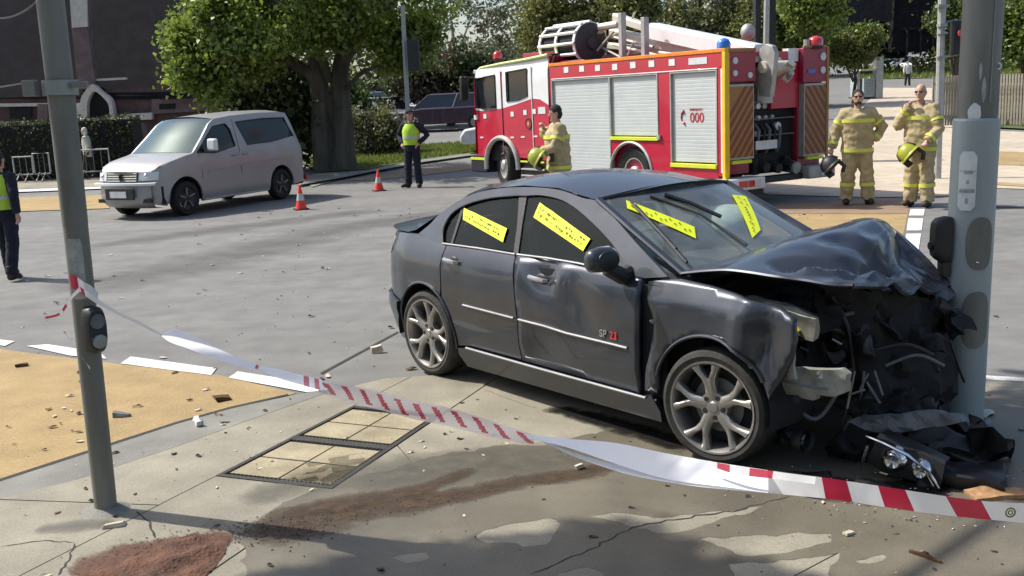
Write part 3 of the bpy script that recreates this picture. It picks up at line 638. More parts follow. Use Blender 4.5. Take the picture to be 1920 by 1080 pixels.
# ------------------------------------------------------------------ vegetation
def leaf_mesh(name, clumps, n, size, m, flat=0.0, aspect=1.6, mats=None):
    """n leaf quads gaussian-spread round the clump centres (x,y,z,spread)"""
    c = np.array([q[:3] for q in clumps]); sp = np.array([q[3] for q in clumps])
    i = rng.integers(0, len(c), n); P = c[i]+rng.normal(0,1,(n,3))*sp[i][:,None]*np.array([1,1,.8])
    u = rng.normal(0,1,(n,3)); u[:,2] *= (1-flat); u /= np.linalg.norm(u,axis=1)[:,None]
    w = rng.normal(0,1,(n,3)); w -= u*(w*u).sum(1)[:,None]; w /= np.linalg.norm(w,axis=1)[:,None]
    s = size*rng.uniform(.6,1.4,n)[:,None]; a = u*s*aspect/2; b = w*s/2; bend = np.cross(u,w)*s*.18
    V = np.stack([P-a, P+b+bend, P+a, P-b+bend],1).reshape(-1,3)
    me = bpy.data.meshes.new(name); me.vertices.add(4*n); me.vertices.foreach_set('co', V.astype(np.float32).ravel())
    me.loops.add(4*n); me.loops.foreach_set('vertex_index', np.arange(4*n, dtype=np.int32)); me.polygons.add(n)
    me.polygons.foreach_set('loop_start', np.arange(0,4*n,4, dtype=np.int32)); me.polygons.foreach_set('loop_total', np.full(n,4, dtype=np.int32))
    ms = mats or [m]
    for q in ms: me.materials.append(q)
    if len(ms) > 1:
        cm = rng.integers(0, len(ms), len(c)); me.polygons.foreach_set('material_index', cm[i].astype(np.int32))
    me.update(); me.validate(); return me
def crown_clumps(blobs, per, spread, shell=.55):
    out = []
    for (c, r) in blobs:
        for k in range(per):
            d = rng.normal(0,1,3); d /= np.linalg.norm(d); q = shell+(1-shell)*rng.random()
            out.append((c[0]+d[0]*r[0]*q, c[1]+d[1]*r[1]*q, c[2]+d[2]*r[2]*q, spread*rng.uniform(.6,1.3)))
    return out
def tree(name, base, trunk_pts, radii, limbs, blobs, per, spread, nleaf, size, lm, bm, label, group=None, trunks=None, cat='tree'):
    t = empty(name, base, label=label, cat=cat, group=group); B = Vector(t.location)
    mb = MB()
    for tp, rr in [(trunk_pts, radii)]+(trunks or []):
        pts = cr([Vector(p)-B for p in tp], 4); R = list(np.interp(np.linspace(0,1,len(pts)), np.linspace(0,1,len(rr)), rr))
        pts = [p+Vector((noise.noise(p*1.3+Vector((i*.2,0,0))), noise.noise(p*1.1+Vector((9,0,0))), 0))*.05 for i, p in enumerate(pts)]
        mb.tube(pts, [r*(1+.10*noise.noise(p*2.0)) for r, p in zip(R, pts)], 14)
    mb.build('trunk', M[bm], t, 60)
    lb = MB()
    for lp, rr in limbs:
        pts = cr([Vector(p)-B for p in lp], 3); lb.tube(pts, list(np.interp(np.linspace(0,1,len(pts)), [0,1], rr)), 7)
    if limbs: lb.build('limbs', M[bm], t, 60)
    cl = crown_clumps([((c[0]-B.x, c[1]-B.y, c[2]-B.z), r) for c, r in blobs], per, spread)
    link('crown', leaf_mesh('crown', cl, nleaf, size, None, mats=[M[q] for q in lm]), t)
    return t

# the big plane tree behind the van
bx, by, bz = (-4.993, 29.661, 0.108)
tr_pts = [(bx-.25,by,bz-.1), (bx-.28,by,bz+1.6), (bx-.32,by,bz+3.2), (bx-.7,by,bz+5.2), (bx-1.0,by,bz+7)]
tr2 = [(bx+.30,by+.05,bz-.1), (bx+.34,by,bz+1.5), (bx+.42,by,bz+3.0), (bx+1.1,by,bz+5.0), (bx+1.8,by,bz+7)]
limbs = [([(bx-.3,by,bz+2.6),(bx-1.6,by-.6,bz+3.6),(bx-3.0,by-1.1,bz+4.0)], (.2,.05)), ([(bx+.4,by,bz+3),(bx+1.5,by-.8,bz+4.1),(bx+2.6,by-1.2,bz+4.9)], (.2,.05)), ([(bx,by,bz+2.6),(bx-.2,by-1.4,bz+4.2),(bx-1,by-2.4,bz+4.8)], (.16,.05)),
         ([(bx-.5,by,bz+4),(bx-1.9,by-.2,bz+5.2),(bx-3.6,by,bz+6)], (.16,.05)), ([(bx+.7,by,bz+4),(bx+1.2,by+1,bz+5.2),(bx+2.9,by+1,bz+6)], (.16,.05)), ([(bx+.35,by,bz+2.1),(bx+1.0,by-.5,bz+2.7),(bx+1.7,by-.9,bz+2.9)], (.09,.03))]
tree('plane_tree', (bx,by,bz), tr_pts, [.38,.29,.25,.2,.12], limbs,
     [((bx-.1,by-.5,bz+5.6),(3.2,2.6,1.9)), ((bx+1.6,by-.6,bz+4.6),(2.0,1.8,1.3)), ((bx-1.3,by-1.2,bz+4.2),(1.9,1.6,1.25)), ((bx-2.8,by-1.2,bz+4.0),(1.1,1.1,1.3)), ((bx-3.2,by-1.4,bz+3.1),(.65,.8,.8)), ((bx-2.0,by-1.6,bz+3.3),(1.0,.9,.7)), ((bx+.3,by-1.4,bz+4.0),(1.3,.8,.6)), ((bx+2.3,by-.6,bz+3.5),(1.1,1.0,.7)), ((bx,by+1,bz+7.6),(4,3,2))],
     24, .24, 46000, .098, ['leaf_plane','leaf_plane','leaf_mid'], 'bark', 'large plane tree with a broad divided grey trunk behind the silver van', trunks=[(tr2, [.36,.28,.24,.18,.11]), ([(bx,by+.1,bz-.1),(bx,by+.1,bz+1.2),(bx+.02,by+.05,bz+2.4)], [.34,.24,.18])])

def bush(name, px_base, w, h, d, n, size, lm, label, group=None, cat='shrub', per=24, sp=.22):
    p = px_base; t = empty(name, (p[0],p[1],terr(p[1])), label=label, cat=cat, group=group)
    cl = crown_clumps([((0,0,h*.5),(w/2,d/2,h*.5)), ((w*.2,0,h*.45),(w*.3,d*.4,h*.42)), ((-w*.22,0,h*.42),(w*.28,d*.4,h*.40))], per, sp, .3)
    link('foliage', leaf_mesh('foliage', cl, n, size, None, mats=[M[q] for q in lm]), t)
    mb = MB()
    for k in range(5): a = k*1.26; mb.tube([(0.05*math.cos(a),0.05*math.sin(a),0),(w*.18*math.cos(a),d*.18*math.sin(a),h*.6)], [.03,.01], 5)
    mb.build('stems', M['bark2'], t); return t
bush('dark_shrub', (-6.919, 30.216, 0.124), 3.0, 3.6, 2.0, 14000, .12, ['leaf_dark'], 'tall dark evergreen shrub filling the space between the van and the plane tree trunk', per=60, sp=.3)
bush('seed_shrub', (-4.357, 34.278, 0.246), 2.6, 1.7, 1.2, 9000, .07, ['flower','leaf_olive','leaf_gum'], 'loose grey green shrub with pale seed heads, right of the plane tree trunk', per=50, sp=.16)
bush('low_shrub', (-5.960, 36.614, 0.317), 2.4, 3.0, 2.0, 9000, .13, ['leaf_dark','leaf_mid'], 'broad green shrub under the plane tree branches, behind the traffic signal pole', per=50, sp=.3)

# background trees (each one its own)
def bgtree(px, gy, w, h, lm, label, n=9000, size=.26, crown_lo=.35, bark='bark2', blobs=None, tr=.22, sp=.5, per=22, lean=0, grp='trees in the distance'):
    base = (px[0], px[1], terr(px[1])); x, y, z = base
    if blobs is None:
        blobs = [((x+lean,y,z+h*(crown_lo+1)/2),(w/2,w/2.4,h*(1-crown_lo)/2)), ((x-w*.25+lean,y,z+h*(crown_lo+.22)),(w*.28,w*.28,h*.16)), ((x+w*.27+lean,y,z+h*(crown_lo+.3)),(w*.26,w*.26,h*.18))]
    lim = [([(x,y,z+h*.28),(x-w*.15+lean*.5,y,z+h*.5),(x-w*.3+lean,y,z+h*.66)], (tr*.5,.04)), ([(x,y,z+h*.3),(x+w*.16+lean*.5,y,z+h*.52),(x+w*.3+lean,y,z+h*.7)], (tr*.5,.04))]
    return tree('background_tree', base, [(x,y,z-.1),(x+.1,y,z+h*.3),(x+lean,y,z+h*.62)], [tr,tr*.8,tr*.4], lim, blobs, per, sp, n, size, lm, bark, label, grp)
bgtree((-2.596, 49.443, 0.724), 0, 5.6, 3.7, ['leaf_rust','leaf_dark'], 'dark brownish tree standing over the parked plum coloured car', n=16000, size=.13, crown_lo=.34, sp=.35, per=26)
bgtree((-3.4,74), 0, 5.5, 9.5, ['leaf_gum'], 'thin grey leaved gum with sky showing through, left of the fire truck cab', n=1500, size=.17, bark='bark_pale', sp=.6, per=9, crown_lo=.45)
bgtree((1.6,66), 0, 6, 8.0, ['leaf_gum','leaf_rust'], 'sparse gum tree seen just above the white fire truck cab', n=3200, size=.15, bark='bark_pale', sp=.5, per=9, crown_lo=.4)
bgtree((-1.0,60), 0, 5, 4.0, ['leaf_rust','leaf_gum'], 'low rusty leaved tree between the gum and the fire truck cab', n=5000, size=.14, crown_lo=.35, sp=.4)
bgtree((4.2,48), 0, 6.0, 9.5, ['leaf_olive'], 'olive green tree with drooping foliage behind the white ventilated drum of the fire truck', n=26000, size=.12, crown_lo=.2, sp=.4, per=28)
bgtree((9.8,54), 0, 4.2, 9.5, ['leaf_olive','leaf_gum'], 'mid green tree rising behind the white boom of the fire truck', n=9000, size=.13, crown_lo=.2, sp=.4, lean=.6)
bgtree((14.0,52), 0, 4.4, 9.5, ['leaf_mid','leaf_olive'], 'bright green tree behind the floodlight of the fire truck', n=20000, size=.12, crown_lo=.15, sp=.4)
bgtree((12.7,42), 0, 2.2, 7.5, ['leaf_mid','leaf_plane'], 'leafy tree behind the red beacon at the rear of the fire truck', n=11000, size=.11, crown_lo=.42, sp=.3)
bgtree((18.0,53), 0, 2.6, 3.9, ['leaf_mid','leaf_olive'], 'small round tree over the pale panelled cabin beside the driveway', n=8000, size=.11, crown_lo=.48, sp=.25, tr=.1)
bgtree((20.2,40), 0, 2.6, 7.5, ['leaf_mid','leaf_plane'], 'green tree at the right edge behind the thick grey pole', n=12000, size=.11, crown_lo=.18, sp=.3)
bgtree((16.6,38), 0, 1.3, 5.8, ['leaf_mid','leaf_dark'], 'narrow green tree between the white light pole and the thick grey pole', n=5000, size=.10, crown_lo=.35, sp=.22, tr=.1)
# a continuous wood closes the view, lower where the sky shows
cl = []
for k in range(900):
    x = rng.uniform(-70,75); top = 14 if (x < -9) else (5.2 if x < 2.5 else (9.5 if x < 14 else (6.0 if x < 20 else 12)))
    cl.append((x, rng.uniform(100,112), 2.5+rng.uniform(0,1)**.8*(top-2), 1.3))
o = link('far_wood', leaf_mesh('far_wood', cl, 60000, .36, None, mats=[M['leaf_mid'], M['leaf_gum'], M['leaf_olive']])); tag(o, kind='stuff')
# the street tree beside the photographer whose broken shade falls on the footpath
HOLES = [(q[0], q[1], r, s) for q, r, s in (((-0.028, 4.455, 0.000),.34,.20), ((0.662, 4.543, 0.000),.48,.22), ((0.987, 4.191, 0.000),.5,.2), ((-0.508, 4.226, 0.000),.18,.10), ((-1.820, 4.425, 0.000),.75,.5), ((-1.223, 4.535, 0.000),.2,.15))]
def shade_tree():
    t = empty('unseen_street_tree', (-5.6,3.2,0), label='street tree out of view to the left whose leaves throw broken shade on the footpath', cat='tree')
    mb = MB(); mb.tube(cr([(0,0,0),(.1,0,2.5),(0,.1,5),(.3,.2,7)],4), .2, 10); mb.build('trunk', M['bark'], t, 60)
    cl = []
    def over(x, y, z):   # the canopy point whose shade lands on (x, y)
        k = z/SUN.z; return (x+SUN.x*k+5.6, y+SUN.y*k-3.2, z)
    for k in range(230):
        x = rng.uniform(-1.0,1.0); y = rng.uniform(2.2,4.36-.14*abs(x-.6))
        if any(((x-a)/c)**2+((y-b)/d)**2 < 1 for a, b, c, d in HOLES): continue
        q = over(x, y, rng.uniform(6.2,8.5)); cl.append((q[0], q[1], q[2], .10))
    for k in range(46):
        x = rng.uniform(3.2,5.4); y = rng.uniform(4.4,6.3)
        q = over(x, y, rng.uniform(6.2,8.2)); cl.append((q[0], q[1], q[2], .24))
    link('crown', leaf_mesh('crown', cl, 26000, .11, None, mats=[M['leaf_plane']]), t)
    lb = MB()
    for k in range(0, len(cl), 12): lb.tube([(.2,.15,5.2), ((.2+cl[k][0])/2, cl[k][1]/2, 6.2), cl[k][:3]], [.07,.04,.012], 5)
    lb.build('limbs', M['bark'], t)
shade_tree()
# unseen trees added behind the photographer to darken the reflections in car and glass
for (x, y, w_, h_, lb_) in ((-24,-3,9,9,'unseen tree added for reflections, behind the photographer to the left'),(-14,-12,10,9,'unseen tree added for reflections, behind the photographer, second from the left'),(-3,-16,10,10,'unseen tree added for reflections, straight behind the photographer'),(-25,8,7,8,'unseen tree added for reflections, beyond the left edge of the picture'),(9,-15,9,9,'unseen tree added for reflections, behind the photographer to the right')):
    tree('unseen_street_tree', (x,y,0), [(x,y,0),(x+.1,y,h_*.3),(x,y,h_*.6)], [.3,.25,.12], [], [((x,y,h_*.56),(w_/2,w_/2,h_*.42))], 90, .7, 7000, .42, ['leaf_mid','leaf_dark'], 'bark', lb_)

# grass blades on the verge and lawns
def blades(name, poly, n, h, off=.05):
    poly = [(p[0], p[1]) for p in poly]; xs = [p[0] for p in poly]; yy = [p[1] for p in poly]; b = MB(); k = 0
    while k < n:
        x, y = random.uniform(min(xs),max(xs)), random.uniform(min(yy),max(yy))
        if not inpoly(x, y, poly): continue
        a = random.random()*3.14; w = h*.35; z = terr(y)+off; hh = h*random.uniform(.5,1.3)
        b.add([(x-math.cos(a)*w, y-math.sin(a)*w, z), (x+math.cos(a)*w, y+math.sin(a)*w, z), (x+random.uniform(-.3,.3)*h, y+random.uniform(-.3,.3)*h, z+hh)], ((0,1,2),)); k += 1
    return tag(b.build(name, M['leaf_grass'], smooth=0), kind='stuff')
blades('verge_grass', [(-5.377, 29.369, 0.100), (-4.013, 29.531, 0.104), (-2.792, 31.604, 0.164), (-1.271, 33.083, 0.209), (0.208, 33.935, 0.235), (0.240, 37.146, 0.335), (-2.108, 37.538, 0.345), (-4.706, 36.367, 0.311), (-5.693, 35.386, 0.279), (-6.509, 32.880, 0.201)], 9000, .10)
blades('lawn_grass', [(30.697, 90.354, 2.029), (37.059, 83.587, 1.812), (36.748, 74.188, 1.513), (51.545, 104.170, 2.471), (59.880, 135.213, 3.463), (47.140, 138.836, 3.580)], 5000, .30, .06)
blades('lawn_grass', [(15.520, 35.282, 0.277), (16.771, 32.172, 0.180), (38.174, 70.417, 1.392), (60.708, 112.163, 2.727), (59.951, 133.501, 3.408), (28.379, 66.287, 1.260)], 7000, .2, .06)

# ------------------------------------------------------------------ the dark house at the left
H = empty('house', (-16.464, 42.000, -0.481), label='dark brick house with slate roof, cream string course and arched window at the upper left', cat='house')
hb = Vector(H.location)
def hq(p, dy=0): return (p[0]-hb.x, p[1]-hb.y+dy, p[2]-hb.z)
def wallpiece(name, pts, m, depth=.4, dy=0, parent=H, bev=0):
    return MB().prism([hq(p, dy) for p in pts], (0,depth,0)).build(name, M[m], parent, smooth=0, bev=bev)
wallpiece('wall', [(-22.627, 42.000, -0.530), (-9.441, 42.000, -0.624), (-9.117, 42.000, 3.068), (-22.122, 42.000, 2.906)], 'brick', .5)
wallpiece('wall', [(-14.305, 42.000, 1.936), (-11.169, 42.000, 1.988), (-11.123, 42.000, 2.456), (-14.239, 42.000, 2.531)], 'brick2', .1, -.12)
wallpiece('roof', [(-22.119, 42.000, 2.927), (-13.937, 42.000, 2.518), (-9.165, 42.000, 2.518), (-10.029, 46.000, 7.948), (-23.415, 46.000, 8.533)], 'slate', .3, -.1)
rb = MB()          # rows of slates standing proud of the roof
for k, (a, c) in enumerate([((-22.196, 42.2, 3.122), (-9.517, 42.2, 2.726)), ((-22.137, 42.2, 3.524), (-9.481, 42.2, 3.13)), ((-22.079, 42.2, 3.925), (-9.445, 42.2, 3.532)), ((-22.02, 42.2, 4.324), (-9.409, 42.2, 3.933)), ((-21.962, 42.2, 4.722), (-9.374, 42.2, 4.332)), ((-21.903, 42.2, 5.118), (-9.338, 42.2, 4.73)), ((-21.845, 42.2, 5.513), (-9.303, 42.2, 5.126)), ((-21.788, 42.2, 5.907), (-9.267, 42.2, 5.521)), ((-21.73, 42.2, 6.299), (-9.232, 42.2, 5.914)), ((-21.673, 42.2, 6.69), (-9.197, 42.2, 6.306)), ((-21.616, 42.2, 7.079), (-9.162, 42.2, 6.697)), ((-21.559, 42.2, 7.467), (-9.128, 42.2, 7.086))]):
    rb.hexa([hq(p) for p in [(a[0],a[1]+k*.33-.10,a[2]),(c[0],c[1]+k*.33-.10,c[2]),(c[0],c[1]+k*.33+.2,c[2]),(a[0],a[1]+k*.33+.2,a[2]),(a[0],a[1]+k*.33-.07,a[2]+.03),(c[0],c[1]+k*.33-.07,c[2]+.03),(c[0],c[1]+k*.33+.2,c[2]+.03),(a[0],a[1]+k*.33+.2,a[2]+.03)]])
tag(rb.build('slate_courses', M['slate2'], H), kind='stuff')
wallpiece('string_course', [(-22.175, 41.800, 1.823), (-18.397, 41.800, 1.739), (-18.380, 41.800, 1.866), (-22.157, 41.800, 1.950)], 'cream_trim', .2)
wallpiece('string_course', [(-22.066, 41.800, 2.564), (-18.413, 41.800, 2.443), (-18.397, 41.800, 2.570), (-22.048, 41.800, 2.691)], 'cream_trim', .2)
wallpiece('string_course', [(-17.423, 41.700, 1.740), (-14.248, 41.700, 1.725), (-14.217, 41.700, 2.001), (-15.513, 41.700, 1.995), (-15.533, 41.700, 1.826), (-17.410, 41.700, 1.846)], 'cream_trim', .25)
wallpiece('string_course', [(-16.403, 41.800, 3.348), (-15.155, 41.800, 3.355), (-15.145, 41.800, 3.439), (-16.393, 41.800, 3.432)], 'cream_trim', .2)
wallpiece('gutter', [(-13.807, 41.600, 2.492), (-10.155, 41.600, 2.477), (-10.148, 41.600, 2.561), (-13.797, 41.600, 2.576)], 'slate2', .15)
wallpiece('chimney_shaft', [(-17.088, 41.700, 3.040), (-16.357, 41.700, 3.050), (-16.424, 41.700, 5.471), (-16.241, 41.700, 7.302), (-16.932, 41.700, 7.332), (-17.037, 41.700, 5.498)], 'brick2', .5)
wallpiece('chimney_render', [(-16.980, 41.600, 5.447), (-16.364, 41.600, 5.461), (-16.202, 41.600, 7.289), (-16.892, 41.600, 7.320)], 'cream_trim', .1)
wallpiece('pilaster', [(-18.839, 41.600, 1.806), (-18.407, 41.600, 1.808), (-18.357, 41.600, 2.527), (-18.741, 41.600, 2.544)], 'brick2', .2)
wallpiece('pilaster', [(-17.376, 41.600, 1.783), (-17.116, 41.600, 1.793), (-17.027, 41.600, 2.510), (-17.286, 41.600, 2.500)], 'cream_trim', .2)
# the arched window
aw = wallpiece('window', [(-16.903, 41.900, 1.883), (-16.034, 41.900, 1.887), (-15.959, 41.900, 2.524), (-16.117, 41.900, 2.828), (-16.440, 41.900, 3.012), (-16.734, 41.900, 2.728)], 'void', .05, -.1)
out_ = cr([(-17.067, 41.500, 1.857), (-16.978, 41.500, 2.571), (-16.714, 41.500, 2.980), (-16.407, 41.500, 3.218), (-16.081, 41.500, 2.910), (-15.737, 41.500, 2.558), (-15.694, 41.500, 1.837)], 4); inn = cr([(-16.784, 41.500, 1.886), (-16.717, 41.500, 2.433), (-16.569, 41.500, 2.764), (-16.376, 41.500, 2.944), (-16.138, 41.500, 2.786), (-15.864, 41.500, 2.395), (-15.881, 41.500, 1.888)], 4)
mb = MB()
for i in range(len(out_)-1):
    a, b2, c, d = out_[i], out_[i+1], inn[i+1], inn[i]
    mb.hexa([hq(a), hq(b2), hq(c), hq(d), hq(a,.35), hq(b2,.35), hq(c,.35), hq(d,.35)])
mb.build('window_surround', M['cream_trim'], H, 0)
wallpiece('window_sill', [(-17.122, 41.400, 1.777), (-15.621, 41.400, 1.773), (-15.608, 41.400, 1.878), (-17.109, 41.400, 1.882)], 'cream_trim', .3)
for q in [[(-20.054, 41.95, 2.023), (-19.188, 41.95, 2.006), (-19.131, 41.95, 2.431), (-19.996, 41.95, 2.448)], [(-13.965, 41.95, 2.114), (-13.314, 41.95, 2.106), (-13.292, 41.95, 2.319), (-13.941, 41.95, 2.326)]]:
    wallpiece('window', q, 'void', .05, -.1)
# porch edge behind the plane tree leaves
PR = empty('porch', (-10.401, 40.000, 2.284), label='dark low porch roof with a pale post, half hidden behind the van roof', cat='porch'); hb = Vector(PR.location)
wallpiece('roof', [(-11.624, 40.000, 2.461), (-9.563, 40.000, 2.409), (-9.941, 40.800, 2.674), (-10.969, 40.800, 2.926)], 'slate', .3, 0, PR)
wallpiece('post', [(-11.075, 39.800, 2.437), (-10.911, 39.800, 2.430), (-10.799, 39.800, 3.150), (-10.962, 39.800, 3.157)], 'cream_trim', .15, 0, PR)
wallpiece('wall', [(-11.753, 40.400, 1.311), (-9.969, 40.400, 1.314), (-9.868, 40.400, 2.402), (-11.639, 40.400, 2.440)], 'brick', .2, 0, PR)

# clipped hedges before the house
def hedge(name, p0, p1, y0px, depth, label):
    a, c = Vector(p0), Vector(p1); t = empty(name, (a.x, a.y, terr(a.y)), label=label, cat='hedge', group='clipped hedges along the far footpath')
    L = c.x-a.x; h = y0px; core = MB(); core.box((.08,.08,0),(L-.08,depth-.08,h-.06)); core.build('branches', M['void'], t)
    n = int(L*h*420); P = rng.uniform(0,1,(n,3)); face = rng.integers(0,4,n)
    X = P[:,0]*L; Y = np.where(face < 2, rng.normal(0,.05,n), P[:,1]*depth); Z = np.where(face == 2, h+rng.normal(0,.04,n), P[:,2]*h)
    cl = [(x,y,z,.03) for x,y,z in zip(X,Y,Z)][:1500]
    link('foliage', leaf_mesh('foliage', cl, min(n,22000), .055, None, mats=[M['hedge']]), t); return t
hedge('hedge', (-16.378, 31.000, 0.123), (-13.732, 31.000, 0.003), 1.72, 1.0, 'clipped green hedge left of the thin grey pole, below the cream wall band')
hedge('hedge', (-13.150, 31.000, -0.023), (-11.178, 31.000, -0.113), 1.76, 1.0, 'clipped dark hedge behind the walking woman, below the arched window')

# crowd barriers standing before the hedge
def barrier(x0, x1, y, h, label):
    t = empty('crowd_barrier', (x0,y,terr(y)+.03), label=label, cat='barrier', group='pale steel barriers on the far footpath'); L = x1-x0
    r = MB(); r.tube([(0,0,.25),(0,0,h),(L,0,h),(L,0,.25)], .028, 8); r.tube([(0,0,.22),(L,0,.22)], .02, 6); r.build('frame', M['steel_fence'], t)
    n = max(3, int(L/.22))
    for k in range(1, n): MB().tube([(L*k/n,0,.22),(L*k/n,0,h)], .011, 5).build('upright', M['galv_dark'], t)
    for x in (.15, L-.15): MB().tube([(x,-.3,.02),(x,0,.25),(x,.3,.02)], .02, 6).build('foot', M['galv_dark'], t)
for p, q, lb, hh in (((-14.539, 30.200, 0.816),(-13.976, 30.200, 0.790),'short steel barrier at the left edge, behind the man in the vest',.95),((-13.944, 30.200, 0.789),(-13.475, 30.200, 0.767),'steel barrier just left of the thin grey pole on the far footpath',1.05),((-12.629, 30.200, 0.729),(-11.704, 30.200, 0.687),'steel barrier between the thin grey pole and the front of the van',1.1)):
    barrier(p[0], q[0], 30.2, hh*.78, lb)

# the dark verandah building at the upper right, across the lawn
VB = empty('verandah_house', (37.812, 98.000, 3.809), label='very dark building with a pale gutter at the top right, beyond the driveway', cat='house'); hb = Vector(VB.location)
wallpiece('roof', [(30.890, 97.000, 6.025), (36.339, 97.000, 7.234), (36.540, 97.000, 11.050), (30.815, 97.000, 11.300)], 'slate2', 1, 0, VB)
wallpiece('gutter', [(32.273, 97.000, 6.738), (35.746, 97.000, 7.115), (35.742, 97.000, 7.260), (32.269, 97.000, 6.931)], 'cream_trim', .2, 0, VB)
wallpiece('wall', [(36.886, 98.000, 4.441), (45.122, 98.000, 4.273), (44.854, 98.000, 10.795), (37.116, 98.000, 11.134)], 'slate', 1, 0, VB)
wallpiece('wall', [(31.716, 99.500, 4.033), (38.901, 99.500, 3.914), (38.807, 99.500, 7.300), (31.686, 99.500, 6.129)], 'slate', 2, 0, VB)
for q in [[(38.114, 97.5, 4.072), (38.265, 97.5, 4.065), (38.243, 97.5, 6.603), (38.093, 97.5, 6.61)], [(39.372, 97.5, 4.016), (39.523, 97.5, 4.009), (39.496, 97.5, 6.548), (39.345, 97.5, 6.554)], [(40.53, 97.5, 3.965), (40.681, 97.5, 3.958), (40.648, 97.5, 6.497), (40.497, 97.5, 6.503)], [(41.94, 97.5, 3.902), (42.091, 97.5, 3.895), (42.051, 97.5, 6.435), (41.9, 97.5, 6.441)]]: wallpiece('verandah_post', q, 'slate2', .15, 0, VB)
wallpiece('verandah_beam', [(37.548, 97.500, 6.439), (43.053, 97.500, 6.390), (43.046, 97.500, 6.585), (37.542, 97.500, 6.634)], 'slate2', .15, 0, VB)
# pale panelled cabin and the grey column beside the driveway
CB = empty('site_cabin', (20.117, 56.562, 0.950), label='pale blue grey panelled cabin at the left of the driveway, behind the two firefighters', cat='cabin'); hb = Vector(CB.location); yy = hb.y
for nm, q, m_, dp in (('wall', [(0.000, 0.000, 2.021)]*0, 'container', 1),): pass
cy_ = CB.location.y
def cabin_quad(nm, x0, y0, x1, y1, m_, dp, dy=0, parent=CB):
    k = cy_/50.0
    a, c = (20.161, 58.220, 1.002), (20.768, 57.388, 0.977)
    # pixel-free sizes: metres from the cabin's left foot
    s = (c[0]-a[0])/30.0
    MB().box(((x0-1627)*s, dy, (184-y1)*s), ((x1-1627)*s, dy+dp, (184-y0)*s)).build(nm, M[m_], parent, 0, bev=.01)
cabin_quad('wall', 1611, 128, 1642, 178, 'container', 2.2)
for k in range(6): cabin_quad('panel_rib', 1614, 134+k*7, 1639, 135.5+k*7, 'label_grey', .05, -.05)
cabin_quad('skid', 1606, 178, 1652, 184, 'black', 2.2)
cabin_quad('corner_post', 1643, 72, 1662, 182, 'alu_dull', .6, -.1)
cabin_quad('corner_post', 1598, 104, 1606, 182, 'alu_dull', .6, .3)
cabin_quad('roof_edge', 1600, 104, 1646, 108, 'cream_trim', 1.2, -.1)
cabin_quad('awning', 1608, 56, 1644, 64, 'container', .8, -.1)
# picket fences
def pickets(p0, p1, n, h, label):
    a, c = Vector(p0), Vector(p1); t = empty('picket_fence', (a.x,a.y,a.z), label=label, cat='fence', group='weathered picket fences beside the driveway')
    d = c-a; d.z = 0; L = d.length; t.rotation_euler = (0,0,math.atan2(d.y,d.x)); w = L/n
    pm = MB().box((0,-.02,0.08),(w*.62,.02,h)).mesh('picket', M['timber'], 0)
    for k in range(n):
        o = link('picket', pm, t); o.location = (k*w, 0, (c.z-a.z)*k/n)
    MB().box((0,.02,.35),(L,.07,.43)).build('rail', M['timber'], t, 0); MB().box((0,.02,h-.3),(L,.07,h-.22)).build('rail', M['timber'], t, 0)
pickets((14.623, 35.073, 0.270), (15.753, 35.143, 0.271), 12, 1.75, 'weathered picket fence between the white light pole and the thick grey pole')
pickets((16.650, 34.485, 0.250), (17.434, 33.287, 0.216), 14, 1.75, 'weathered picket fence at the right edge, beyond the thick grey pole')

# ------------------------------------------------------------------ signal and light poles across the road
def px_pole(name, base, top, r, label, cat, m='galv', grp=None):
    t = empty(name, base, label=label, cat=cat, group=grp); MB().tube([(0,0,0), (top[0]-base[0], top[1]-base[1], top[2]-base[2])], r, 10).build('pole', M[m], t); return t
b_, t_ = (-3.174, 33.662, 0.228), None
sp = px_pole('traffic_signal', (-2.541, 27.000, 0.217), ((-2.482, 27.000, 3.546)[0], 27, 4.6), .06, 'slim signal pole with a dark head, just left of the police officer', 'traffic signal')
sp.location.z = terr(27)
q0 = (-2.413, 27.000, 3.543); q1 = (-2.101, 27.000, 2.758); L0 = sp.location
MB().box((q0[0]-L0.x, q0[1]-L0.y-.35, q1[2]-L0.z), (q1[0]-L0.x, q0[1]-L0.y-.1, q0[2]-L0.z)).build('signal_head', M['black'], sp, 0, bev=.02)
wp = px_pole('light_pole', (8.617, 20.300, -0.101), (8.591, 20.300, 4.068), .075, 'slender white pole standing right of the bald firefighter', 'light pole', 'steel_fence'); wp.location.z = 0
L0 = Vector(wp.location)
def wq(p): return (p[0]-L0.x, p[1]-L0.y, p[2]-L0.z)
for a, c in [((8.46, 20.2, 3.328), (8.676, 20.2, 3.378)), ((8.504, 20.2, 2.965), (8.647, 20.2, 3.019)), ((8.509, 20.2, 2.824), (8.653, 20.2, 2.858)), ((8.492, 20.2, 2.379), (8.71, 20.2, 2.41))]:
    mb = MB(); mb.box((wq(a)[0],wq(a)[1]-.08,wq(a)[2]),(wq(c)[0],wq(c)[1]+.1,wq(c)[2])); mb.build('clamp', M['galv'], wp, 0)
sh = MB(); a, c = (8.806, 20.300, 2.410), (9.021, 20.300, 3.070); sh.box((wq(a)[0],wq(a)[1]-.15,wq(a)[2]),(wq(c)[0],wq(c)[1]+.12,wq(c)[2])); s_ = sh.build('signal_head', M['black'], wp, 0, bev=.03)
lm_ = MB(); ctr = Vector(wq((8.910, 20.100, 2.820)));
lm_.tube([ctr+Vector((0,-.03,0)), ctr+Vector((0,-.08,0))], .09, 14); lm_.build('red_lens', M['red_lamp'], wp)
mb = MB(); mb.tube([wq((8.626, 20.300, 3.047)), wq((8.906, 20.300, 3.075))], .03, 6); mb.tube([wq((8.587, 20.300, 2.378)), wq((8.931, 20.300, 2.424))], .03, 6); mb.build('bracket', M['galv_dark'], wp)
